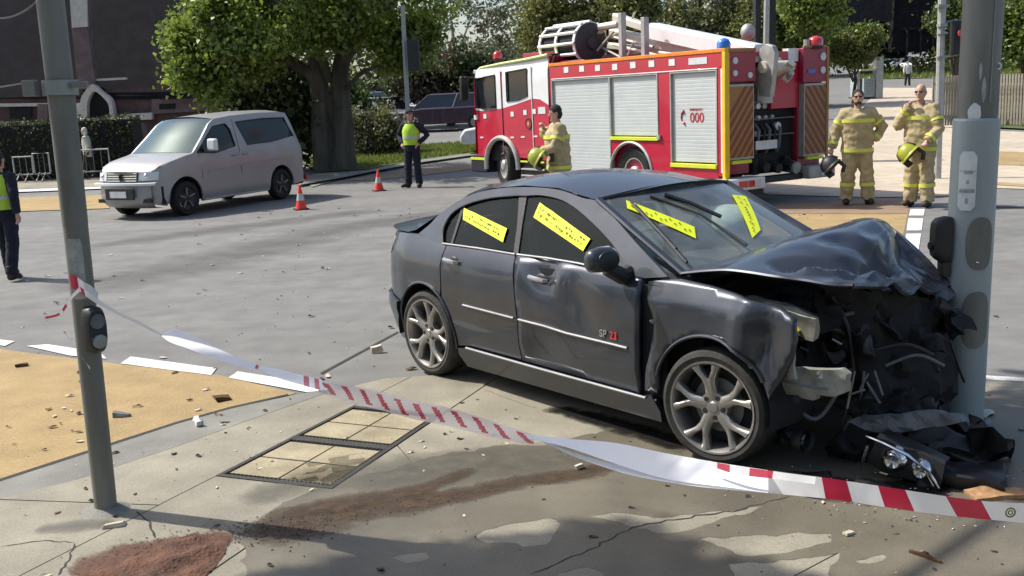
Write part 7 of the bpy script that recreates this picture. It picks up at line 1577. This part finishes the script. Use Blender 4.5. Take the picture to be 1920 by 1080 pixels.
edge = person((-6.369, 12.802, 0.000), aim(.2,1), 'man in dark trousers and a lime vest at the left edge, walking away', pose(kn_l=(.10,.12,.51), an_l=(.16,.13,.10), toe_l=(.30,.15,.04), kn_r=(-.06,-.12,.50), an_r=(-.18,-.13,.10), toe_r=(-.04,-.15,.035), el_l=(.05,.27,1.16), wr_l=(.16,.26,.94), el_r=(-.10,-.27,1.17), wr_r=(-.10,-.29,.92)),
    dict(jacket='navy', trousers='navy', vest=1, hair='hair_dark', fold=.008), h=1.62)
wom = person((-12.435, 30.479, 0.132), aim(-1,-.1), 'white haired woman in a cream top walking past the hedge, left of the van', pose(kn_l=(.10,.10,.51), an_l=(.16,.10,.10), toe_l=(.30,.12,.04), kn_r=(-.04,-.10,.50), an_r=(-.16,-.10,.10), toe_r=(-.02,-.12,.035), el_l=(-.10,.24,1.16), wr_l=(-.04,.24,.92), el_r=(.06,-.24,1.16), wr_r=(.16,-.22,.95)),
    dict(jacket='cream_cloth', trousers='olive_cloth', hair='hair_white', bob=1, fold=.01, hem=.76), h=1.50, z=terr((-12.435, 30.479, 0.132)[1])+.03)
rd_ = (28.393, 72.387, 1.453); far = person(rd_, aim(0,-1), 'tiny distant figure in a pale shirt walking on the driveway', pose(kn_l=(.08,.10,.51), an_l=(.12,.10,.10)), dict(jacket='cream_cloth', trousers='brown_trousers' if 'brown_trousers' in M else 'boot', hair='hair_dark'), h=1.75, z=rd_[2])
p_ = (-12.095, 34.000, 1.138); pk = person((p_[0],34,0), aim(-.3,-1), 'pedestrian in a pinkish top half hidden behind the van windscreen', pose(), dict(jacket='brick2', trousers='olive_cloth', hair='hair_dark'), h=1.7, z=terr(34)+.03)
# helmets in their hands
def helmet(parent_loc, m, label, rz=0, tilt=(0,0,0), s=1.0):
    t = empty('fire_helmet', parent_loc, rz, label=label, cat='helmet'); t.rotation_euler = (tilt[0], tilt[1], rz); t.scale = (s,s,s)
    b = MB(); b.lathe([(.155,-.02),(.150,.0),(.135,.01),(.130,.06),(.105,.12),(.06,.155),(.001,.165)], n=26); b.build('shell', M[m], t, 50)
    b = MB(); b.lathe([(.150,-.02),(.128,.0),(.12,.05)], n=26); b.build('lining', M['black'], t, 50)
    MB().tube([(-.15,0,.03),(-.11,0,.12),(0,0,.172),(.11,0,.12),(.15,0,.03)], .013, 6).build('ridge', M['black'], t)
    b = MB(); b.grid([[(.15*math.cos(a), .15*math.sin(a), z) for a in np.linspace(-1,1,9)] for z in (-.10,.0)]); b.build('visor', M['glass_dark'], t, 60)
    b = MB(); b.tube([(-.12,0,-.02),(-.13,0,-.12),(-.05,0,-.17)], .03, 7); b.build('neck_flap', M['boot'], t)
    return t
helmet((6.237, 15.720, 0.851), 'helmet_lime', 'lime helmet held by the bald firefighter', 2.6, (0,.9,0), 1.15)
helmet((0.519, 15.750, 1.050), 'helmet_lime', 'lime yellow helmet held by the firefighter in front of the truck shutters', 2.9, (0,1.0,0), 1.15)
helmet((5.203, 16.250, 0.681), 'black', 'black helmet hanging from the hand of the bearded firefighter', 2.6, (0,.8,0), 1.1)

# ------------------------------------------------------------------ foreground poles
LP = empty('signal_pole', (-2.143, 4.941, 0.000), label='thin grey pole at the left with a push button and barrier tape tied round it', cat='pole')
LP.rotation_euler = (0,.017,0)
lp = MB(); lp.tube([(0,0,0),(0,0,.6),(0,0,1.5)], [.055,.0565,.058], 28, False); lp.tube([(0,0,1.5),(0,0,2.2),(-.01,0,3.4)], [.0595,.0625,.064], 28); lp.build('pole', M['galv_dark'], LP, 60)
L0 = Vector(LP.location)
def lq(p, dy=0): return (p[0]-L0.x, p[1]-L0.y+dy, p[2]-L0.z)
cb = MB(); zc = (-2.136, 4.960, 2.155)[2]; cb.lathe([(.066,-.035),(.080,-.035),(.080,.035),(.066,.035)], c=(0,0,zc), n=24); cb.build('clamp_band', M['galv'], LP, 30)
cb = MB(); cb.cbox((-.12,-.05,zc),(.06,.05,.075)); cb.build('clamp_lug', M['galv_dark'], LP, 0, bev=.005)
cb = MB(); cb.cbox((.115,-.05,zc+.01),(.07,.04,.03)); cb.build('clamp_lug', M['galv_dark'], LP, 0, bev=.005)
a = (-2.072, 4.880, 1.436); b_ = (-2.031, 4.880, 1.137)
def curved_label(name, x0, x1, z0, z1, r, m, parent, L0, ang0, ang1, n=8, zs=(0,)):
    rows = []
    for z in np.linspace(z0, z1, 9):
        e = min(abs(z-z0), abs(z-z1)); cut = .12*max(0, 1-e/.03)
        rows.append([(r*math.cos(t), r*math.sin(t), z) for t in np.linspace(ang0+cut, ang1-cut, n)])
    return MB().grid(rows).build(name, m, parent, 60)
za, zb = a[2], b_[2]
lb = curved_label('label', 0,0, zb, za, .0605, M['label_grey'], LP, L0, -PI/2-.45, -PI/2+.75)
for k in range(5):
    z = zb+(za-zb)*(.15+.17*k); curved_label('label_print', 0,0, z, z+.012, .0612, M['print'], lb, L0, -PI/2+.1, -PI/2+.1+.18+.06*(k%2))
# push button unit on the near right of the pole
c = Vector(lq((-2.020, 4.860, 0.985))); c = Vector((.048,-.048,c.z)); out = Vector((.75,-.66,0)).normalized(); sd_ = Vector((.66,.75,0)).normalized()
R = []
for dist, s in ((-.01,1.0),(.045,1.0),(.062,.86)):
    R.append([c+out*dist+sd_*(.052*s*math.copysign(abs(math.cos(t))**.6, math.cos(t)))+Vector((0,0,.115*s*math.copysign(abs(math.sin(t))**.75, math.sin(t)))) for t in [2*PI*k/24 for k in range(24)]])
pbn = MB().rings(R).build('push_button_box', M['black'], LP, 40)
MB().rings([[c+out*d+sd_*r*math.cos(t)+Vector((0,0,-.055+r*math.sin(t))) for t in [2*PI*k/20 for k in range(20)]] for d, r in ((.060,.036),(.074,.034),(.076,.026))]).build('push_button', M['galv'], pbn, 40)
MB().rings([[c+out*d+sd_*r*math.cos(t)+Vector((0,0,.045+r*math.sin(t))) for t in [2*PI*k/20 for k in range(20)]] for d, r in ((.060,.038),(.068,.036))]).build('arrow_disc', M['grey_panel'], pbn, 40)
MB().ball(tuple(c+out*.066-sd_*.035+Vector((0,0,-.035))), .008, 8, 6).build('indicator_lamp', M['glass_clear'], pbn)
# broken mortar collar and pale chip at its base
mc = MB(); mc.lathe([(.055,.03),(.085,.018),(.12,.004),(.13,0)], c=(0,0,.012), n=18); mc.build('mortar_collar', M['gutter'], LP, 60)
chip = empty('concrete_chip', (-2.022, 4.731, 0.000), .3, label='pale broken concrete chip lying in front of the thin grey pole base', cat='chip', z=.014)
MB().hexa([(-.06,-.02,0),(.05,-.025,0),(.06,.02,0),(-.05,.025,0),(-.05,-.015,.02),(.04,-.02,.025),(.05,.012,.02),(-.04,.018,.014)]).build('chip', M['litter_pale'], chip, 0, bev=.003)

RP = empty('light_pole', (2.627, 5.754, 0.000), label='thick grey steel pole at the right that the crushed car has hit', cat='pole'); L0 = Vector(RP.location)
zc = (2.589, 5.620, 1.767)[2]; RP.rotation_euler = (0,.014,0)
rp = MB(); rp.tube([(0,0,0),(.002,0,zc)], [.126,.124], 40, False); rp.lathe([(.124,zc),(.119,zc+.012),(.105,zc+.016)], n=40); rp.build('lower_sleeve', M['galv_lower'], RP, 40)
rp = MB(); rp.tube([(.002,0,zc),(.012,0,4.6)], [.1065,.105], 40); rp.build('upper_tube', M['galv_dark'], RP, 60)
wv = MB(); wv.tube([(.02,-.1085,zc+.1),(.024,-.1085,3.2)], .004, 5); wv.build('weld_seam', M['galv'], RP)
def pat(name, px, r, m, n=7, seed=0, sx=.03, sz=.05):
    """ragged flake of bare paint wrapped on the tube"""
    ang, z = px; rows = []
    for i in range(n):
        v = -1+2*i/(n-1); w = sx*math.sqrt(max(0.02,1-v*v))*(1+.5*noise.noise(Vector((seed,v*3,0)))); o = .35*sx*noise.noise(Vector((seed+4,v*2,1)))
        rows.append([(r*math.cos(ang+(o+w*t)/r), r*math.sin(ang+(o+w*t)/r), z+v*sz) for t in (-1,-.3,.3,1)])
    return MB().grid(rows).build(name, m, RP, 60)
pat('torn_sticker', (-PI/2-.55, zc+.045), .1075, M['label_white'], seed=1, sx=.035, sz=.055)
pat('torn_sticker', (-PI/2-.15, zc+.17), .1075, M['label_grey'], seed=2, sx=.012, sz=.07)
pat('torn_sticker', (-PI/2-.35, zc+.27), .1075, M['label_grey'], seed=5, sx=.008, sz=.05)
pat('torn_sticker', (-PI/2+.75, zc+.05), .1075, M['label_grey'], seed=3, sx=.03, sz=.018)
MB().tube([(.109*math.cos(-.62),.109*math.sin(-.62),z) for z in (zc+.03,zc+.33)], .004, 5).build('cable_strip', M['label_grey'], RP)
MB().lathe([(.012,0),(.020,0),(.020,.004),(.012,.004)], axis='Y', c=(.066,-.088,(2.664, 5.620, 2.062)[2]), n=14).build('ring_bolt', M['label_white'], RP, 0)
z0, z1 = (2.490, 5.620, 1.271)[2], (2.492, 5.620, 1.603)[2]
lb = MB(); rows = []
for z in np.linspace(z0, z1, 13):
    e = min(z-z0, z1-z); cut = .16*max(0,1-e/.025)**2; rows.append([(.1285*math.cos(t), .1285*math.sin(t), z) for t in np.linspace(-PI/2-1.05+cut, -PI/2-.30-cut, 9)])
lb.grid(rows); sg = lb.build('sign_plate', M['label_white'], RP, 60)
for k, (f0, h, a0, a1) in enumerate(((.30,.018,-1.0,-.35),(.62,.02,-.8,-.45),(.66,.004,-1.0,-.35),(.36,.004,-1.0,-.35),(.12,.03,-.72,-.60),(.45,.022,-.70,-.58))):
    z = z0+(z1-z0)*f0; MB().grid([[(.1292*math.cos(-PI/2+t), .1292*math.sin(-PI/2+t), zz) for t in np.linspace(a0,a1,6)] for zz in (z,z+h)]).build('sign_print', M['label_grey'], sg, 60)
def oval(name, zc_, hw, hh, ang, r0, th, m):
    pts = [(math.copysign(abs(math.cos(t))**.8,math.cos(t))*hw, zc_+math.copysign(abs(math.sin(t))**.7,math.sin(t))*hh) for t in [2*PI*k/36 for k in range(36)]]
    return panel(name, pts, lambda u, z: ((r0+th)*math.cos(ang+u/r0), (r0+th)*math.sin(ang+u/r0), z), m, RP, .02, flange=(0,th,0), smooth=60)
zA, zB = (2.562, 5.620, 1.084)[2], (2.580, 5.620, 0.644)[2]
ov = oval('cover_plate', zA, .074, .150, -PI/2+.02, .125, .006, M['galv_dark'])
MB().ball((-.012,-.134,zA-.105), .008, 8, 6).build('plate_screw', M['chrome'], RP)
oval('cover_plate', zB, .078, .165, -PI/2+.02, .125, .006, M['galv_dark'])
zs_ = (2.410, 5.650, 1.096)[2]
R = []
for dx, sy, sz in ((-.125,.045,.135),(-.160,.05,.14),(-.205,.05,.12),(-.225,.04,.10)):
    R.append([(dx, -.02+math.copysign(abs(math.cos(t))**.6,math.cos(t))*sy, zs_+math.copysign(abs(math.sin(t))**.6,math.sin(t))*sz+(.0 if dx > -.2 else .01)) for t in [2*PI*k/20 for k in range(20)]])
pbx = MB().rings(R).build('push_button_box', M['black'], RP, 40)
MB().tube([(-.215,-.02,zs_-.03),(-.243,-.02,zs_-.03)], .022, 12).build('push_button', M['black'], pbx)
MB().hexa([(-.165,-.05,zs_-.20),(-.125,-.05,zs_-.20),(-.125,.03,zs_-.20),(-.165,.03,zs_-.20),(-.172,-.05,zs_-.08),(-.125,-.05,zs_-.08),(-.125,.03,zs_-.08),(-.172,.03,zs_-.08)]).build('bracket', M['black'], pbx, 0)
bpl = MB(); bpl.lathe([(.134,.02),(.17,.018),(.17,0)], n=30); bpl.build('base_flange', M['galv_dark'], RP, 30)

# overhead cables at the top left
for nm, pts in (('overhead_cable', [(-2.403, 4.900, 2.486), (-2.292, 4.900, 2.484), (-2.209, 4.920, 2.518), (-2.145, 4.950, 2.576)]), ('overhead_cable', [(-2.449, 4.900, 2.161), (-2.321, 4.900, 2.175), (-2.213, 4.920, 2.190)])):
    o = MB().tube(cr(pts, 5), .0045, 6).build(nm, M['cable']); tag(o, 'pale cable curving to the top of the thin grey pole' if len(pts) == 4 else 'pale cable running to the clamp on the thin grey pole', 'cable')

# ------------------------------------------------------------------ barrier tape
TP = empty('barrier_tape', (0,0,0), label='red and white barrier tape sagging from the thin pole across the footpath to the right', cat='barrier tape')
def tape(name, pairs, parent, red_at, n=5, ml=None):
    """pairs: (upper edge point, lower edge point, kind) ; red stripes where red_at(s) says so"""
    U = cr([p[0] for p in pairs], n); W = cr([p[1] for p in pairs], n); mb = MB(); s = 0
    for i in range(len(U)-1):
        ds = ((U[i+1]+W[i+1])/2-(U[i]+W[i])/2).length; mb.mi = 1 if red_at(s+ds/2) else 0; s += ds
        a, b, c, d = U[i], U[i+1], W[i+1], W[i]
        mb.add([a, b, c, d], ((0,1,2,3),))
    return mb.build(name, [ml or M['tape_film'], M['tape_redfilm']], parent, 60)
def film(name, c, a):
    m = bpy.data.materials.new(name); t, N, L = nodes(m); out = N.new('ShaderNodeOutputMaterial'); d = N.new('ShaderNodeBsdfPrincipled'); d.inputs['Base Color'].default_value = rgb(c); d.inputs['Roughness'].default_value = .35
    tl = N.new('ShaderNodeBsdfTranslucent'); tl.inputs[0].default_value = rgb(c); tr = N.new('ShaderNodeBsdfTransparent')
    m1 = N.new('ShaderNodeMixShader'); m1.inputs[0].default_value = .22; L.new(d.outputs[0], m1.inputs[1]); L.new(tl.outputs[0], m1.inputs[2])
    tc = N.new('ShaderNodeTexCoord'); nz = N.new('ShaderNodeTexNoise'); nz.inputs['Scale'].default_value = 6; L.new(tc.outputs['Object'], nz.inputs['Vector'])
    bp_ = N.new('ShaderNodeBump'); bp_.inputs['Strength'].default_value = .5; bp_.inputs['Distance'].default_value = .03; L.new(nz.outputs['Fac'], bp_.inputs['Height']); L.new(bp_.outputs[0], d.inputs['Normal'])
    m2 = N.new('ShaderNodeMixShader'); m2.inputs[0].default_value = a; L.new(tr.outputs[0], m2.inputs[1]); L.new(m1.outputs[0], m2.inputs[2]); L.new(m2.outputs[0], out.inputs[0]); return m
M['tape_film'] = film('tape_white_film', (.88,.87,.87), .97); M['tape_redfilm'] = film('tape_red_film', (.55,.018,.06), .95)
M['tape_thin'] = film('tape_thin_film', (.88,.88,.90), .90)
M['tape_pink'] = film('tape_washed_film', (.82,.72,.69), .75)
# wound round the pole
tape('pole_wrap', [((-2.151, 4.880, 1.259), (-2.149, 4.880, 1.195)), ((-2.112, 4.860, 1.256), (-2.111, 4.860, 1.184)), ((-2.079, 4.860, 1.228), (-2.081, 4.860, 1.170)), ((-2.054, 4.880, 1.204), (-2.055, 4.880, 1.149)), ((-2.038, 4.920, 1.161), (-2.044, 4.920, 1.113))], TP, lambda s: s < .055)
tape('loose_end', [((-2.102, 4.850, 1.199), (-2.099, 4.850, 1.180)), ((-2.142, 4.840, 1.160), (-2.136, 4.840, 1.147)), ((-2.180, 4.830, 1.109), (-2.174, 4.830, 1.095)), ((-2.210, 4.830, 1.081), (-2.206, 4.830, 1.070)), ((-2.274, 4.830, 1.068), (-2.270, 4.830, 1.057))], TP, lambda s: .10 < s < .13 or s > .155)
tape('loose_end', [((-2.199, 4.840, 0.993), (-2.190, 4.840, 0.987)), ((-2.148, 4.830, 0.907), (-2.142, 4.830, 0.896)), ((-2.110, 4.830, 0.841), (-2.103, 4.830, 0.830)), ((-2.088, 4.830, 0.808), (-2.087, 4.830, 0.791))], TP, lambda s: s < .02)
tape('span', [((-2.089, 4.840, 1.206), (-2.086, 4.840, 1.174)), ((-2.037, 4.840, 1.166), (-2.032, 4.840, 1.129)), ((-1.983, 4.840, 1.121), (-1.974, 4.840, 1.089)), ((-1.895, 4.830, 1.066), (-1.890, 4.830, 1.045)), ((-1.813, 4.820, 1.025), (-1.815, 4.820, 1.009)),
     ((-1.750, 4.800, 0.992), (-1.755, 4.800, 0.979)), ((-1.697, 4.780, 0.968), (-1.701, 4.780, 0.957))], TP, lambda s: s < .02, ml=M['tape_film'])
tape('span', [((-1.697, 4.780, 0.968), (-1.658, 4.660, 0.984)), ((-1.628, 4.750, 0.998), (-1.609, 4.630, 0.958)), ((-1.528, 4.700, 0.974), (-1.511, 4.580, 0.935)), ((-1.408, 4.620, 0.936), (-1.387, 4.500, 0.910)), ((-1.291, 4.540, 0.900), (-1.267, 4.420, 0.893)), ((-1.175, 4.460, 0.880), (-1.151, 4.340, 0.884))], TP, lambda s: False, ml=M['tape_film'])
tape('span', [((-1.175, 4.460, 0.875), (-1.157, 4.365, 0.885)), ((-1.054, 4.350, 0.880), (-1.034, 4.255, 0.866)), ((-0.940, 4.250, 0.878), (-0.922, 4.155, 0.861)), ((-0.811, 4.100, 0.890), (-0.791, 4.005, 0.869))], TP, lambda s: (s % .09) < .02, ml=M['tape_thin'])
# the twisted stretch: the ribbon turns over itself, so its red bars show as slanted dashes
U_, W_ = [], []
mid = [Vector(p) for p in ((-0.822, 4.100, 0.868), (-0.670, 3.980, 0.864), (-0.523, 3.840, 0.868), (-0.385, 3.700, 0.871), (-0.255, 3.560, 0.885), (-0.135, 3.440, 0.886), (-0.041, 3.340, 0.888), (0.049, 3.260, 0.888))]
mc_ = cr(mid, 24); tw = MB(); acc = 0; NV = 8
for i in range(len(mc_)-1):
    ds = (mc_[i+1]-mc_[i]).length; f0 = i/len(mc_); hw = .030*(1-.75*f0**4)*(.55+.45*min(1, f0*6))
    for k in range(NV):
        t0, t1 = k/NV, (k+1)/NV
        def q(p, t): return p+Vector((0, -.045*t+.012*math.sin(t*PI)*math.sin(acc*9), hw*(1-2*t)))
        tw.mi = 1 if ((acc-.075*(t0+t1)/2) % .112) < .036 and .08 < t0+.06 < .92 else 0
        tw.add([q(mc_[i],t0), q(mc_[i+1],t0), q(mc_[i+1],t1), q(mc_[i],t1)], ((0,1,2,3),))
    acc += ds
tw.build('twisted_span', [M['tape_pink'], M['tape_redfilm']], TP, 60)
tape('span', [((0.023, 3.280, 0.894), (0.030, 3.185, 0.911)), ((0.149, 3.100, 0.935), (0.143, 3.005, 0.941)), ((0.283, 2.900, 0.985), (0.272, 2.805, 0.957)), ((0.412, 2.700, 1.018), (0.396, 2.605, 0.980)), ((0.524, 2.520, 1.052), (0.504, 2.425, 1.026)), ((0.619, 2.400, 1.073), (0.595, 2.305, 1.053))], TP, lambda s: False, ml=M['tape_thin'])
tape('span', [((0.049, 3.250, 0.895), (0.051, 3.155, 0.921)), ((0.178, 3.050, 0.902), (0.176, 2.955, 0.923)), ((0.320, 2.820, 0.936), (0.309, 2.725, 0.950)), ((0.457, 2.620, 0.973), (0.440, 2.525, 0.992)), ((0.557, 2.480, 1.001), (0.535, 2.385, 1.030)), ((0.622, 2.410, 1.013), (0.597, 2.315, 1.048))], TP, lambda s: False)
tape('folded_edge', [((0.484, 2.460, 1.082), (0.484, 2.460, 1.071)), ((0.503, 2.420, 1.090), (0.503, 2.420, 1.073)), ((0.536, 2.360, 1.103), (0.535, 2.360, 1.081)), ((0.591, 2.290, 1.116), (0.588, 2.290, 1.097)), ((0.631, 2.230, 1.129), (0.630, 2.230, 1.111)), ((0.668, 2.170, 1.143), (0.666, 2.170, 1.125))], TP, lambda s: .035 < s < .085 or .155 < s < .215)
tape('span', [((0.618, 2.395, 1.073), (0.618, 2.395, 1.015)), ((0.719, 2.260, 1.103), (0.730, 2.260, 1.049)), ((0.767, 2.210, 1.110), (0.783, 2.210, 1.057)), ((0.825, 2.140, 1.122), (0.843, 2.140, 1.070)), ((0.866, 2.090, 1.130), (0.891, 2.090, 1.079)), ((0.929, 2.020, 1.141), (0.955, 2.020, 1.095)), ((0.979, 1.970, 1.151), (1.001, 1.970, 1.108)), ((1.029, 1.930, 1.162), (1.047, 1.930, 1.117)), ((1.122, 1.850, 1.179), (1.146, 1.850, 1.139)), ((1.552, 1.700, 1.212), (1.585, 1.700, 1.171))], TP,
     lambda s: any(a < s < b for a, b in ((.168,.228),(.312,.378),(.47,.545))), n=12)
MB().lathe([(.008,0),(.011,0),(.011,.001),(.008,.001)], axis='Y', c=tuple(Vector((0.995, 1.940, 1.141))+Vector((0,-.003,0))), n=20).build('tape_roundel', M['print'], TP, 0)
MB().lathe([(.003,0),(.0055,0),(.0055,.001)], axis='Y', c=tuple(Vector((0.995, 1.940, 1.141))+Vector((0,-.003,0))), n=14).build('tape_roundel', M['print'], TP, 0)

# ------------------------------------------------------------------ wreckage lying on the footpath
HL = empty('broken_headlight', (1.941, 4.814, 0.000), -.62, label='broken chrome headlight unit lying on the footpath under the car front', cat='headlight', z=.03)
def lens(c, r, nm): MB().lathe([(.001,.0),(r*.5,-.01),(r*.85,.012),(r,.05)], axis='Y', n=24, c=c).build(nm, M['chrome'], HL, 40); MB().ball((c[0],c[1]+.0,c[2]), r*.30, 12, 8).build('bulb', M['glass_clear'], HL)
lens((-.06,-.05,.11), .070, 'reflector'); lens((.075,-.06,.080), .055, 'reflector')
o = crumple('housing', (0,.06,.09), (.34,.14,.15), M['black'], 5, .02, (0,.25,0), seed=8, parent=HL)
MB().tube([(-.20,-.02,.21),(-.10,-.06,.20),(.02,-.08,.165),(.12,-.085,.10),(.17,-.075,.02)], [.006,.008,.008,.008,.006], 6).build('chrome_rim', M['chrome'], HL)
MB().tube([(-.17,-.0,.19),(-.08,-.04,.18),(.03,-.06,.145),(.10,-.065,.09),(.14,-.06,.02)], .004, 6).build('lens_edge', M['chrome'], HL)
MB().tube([(-.22,-.02,.02),(-.205,-.03,.10),(-.19,-.02,.16)], .007, 6).build('lens_fragment', M['glass_clear'], HL)
def frag(px, size, m, label, rz=0, z=.014, name='wreck_fragment', k=0, cat='fragment'):
    t = empty(name, px, rz, label=label, cat=cat, z=z); o = crumple('shard', (0,0,size[2]/2), size, m, 8, min(size)*.9, seed=k, parent=t, fr=9, smooth=50); return t
frag((1.342, 4.937, 0.000), (.5,.10,.035), M['black'], 'long black bumper strip on the ground right of the front tyre', -.2, k=31)
frag((1.616, 4.727, 0.000), (.42,.10,.04), M['black'], 'black plastic panel behind the red and white tape, left of the broken headlight', -.1, k=32)
frag((2.217, 4.830, 0.000), (.42,.28,.06), M['black'], 'flat black bumper piece right of the broken headlight', -.5, k=33)
frag((2.318, 5.122, 0.000), (.40,.26,.16), M['black'], 'torn black bumper piece leaning at the foot of the thick pole', .3, k=34)
frag((2.775, 5.814, 0.000), (.12,.08,.05), M['alloy'], 'shiny metal scrap at the right foot of the thick pole', .3, k=35)
frag((2.294, 4.608, 0.000), (.26,.11,.022), M['terracotta'], 'flat orange brown plastic piece at the right edge just above the tape', .1, k=36)
frag((-2.095, 6.358, 0.000), (.16,.035,.03), M['white_line'], 'white plastic strip lying across the edge of the tan surfacing', -1.15, .012, k=37)
frag((-2.685, 6.612, 0.000), (.12,.05,.04), M['galv_dark'], 'small broken grey part right of the thin pole on the tan surfacing', .3, .006, k=38)
frag((-2.071, 6.884, 0.000), (.11,.06,.03), M['leaf_litter'], 'dark clump of dead leaf on the tan surfacing right of the thin pole', .5, .006, 'leaf_clump', 39, 'leaf')
frag((-4.075, 8.147, 0.000), (.10,.04,.02), M['leaf_litter'], 'dark leaf clump near the left edge of the tan surfacing', .3, .006, 'leaf_clump', 40, 'leaf')
frag((-1.124, 8.069, 0.000), (.07,.05,.04), M['litter_pale'], 'pale crumpled scrap on the asphalt left of the rear wheel', .3, .003, 'paper_scrap', 41, 'scrap')
frag((0.323, 5.231, 0.000), (.06,.03,.03), M['litter_pale'], 'small pale scrap on the brown soil streak', .3, .016, 'paper_scrap', 42, 'scrap')
frag((1.703, 4.003, 0.000), (.13,.012,.012), M['leaf_litter'], 'thin brown twig near the bottom right', -.9, .016, 'twig', 43, 'twig')
frag((1.461, 4.262, 0.000), (.05,.03,.012), M['litter_pale'], 'pale chip on the shaded footpath near the bottom right', .4, .016, 'paper_scrap', 44, 'scrap')

scatter('glass_fragments', 420, gauss_line([(1.156, 5.150, 0.000), (1.550, 4.769, 0.000), (1.809, 4.477, 0.000), (2.361, 4.849, 0.000)], .16), .0045, None, mats=[M['glass_clear'], M['chrome'], M['label_white'], M['black']], zf=lambda x, y: .019)
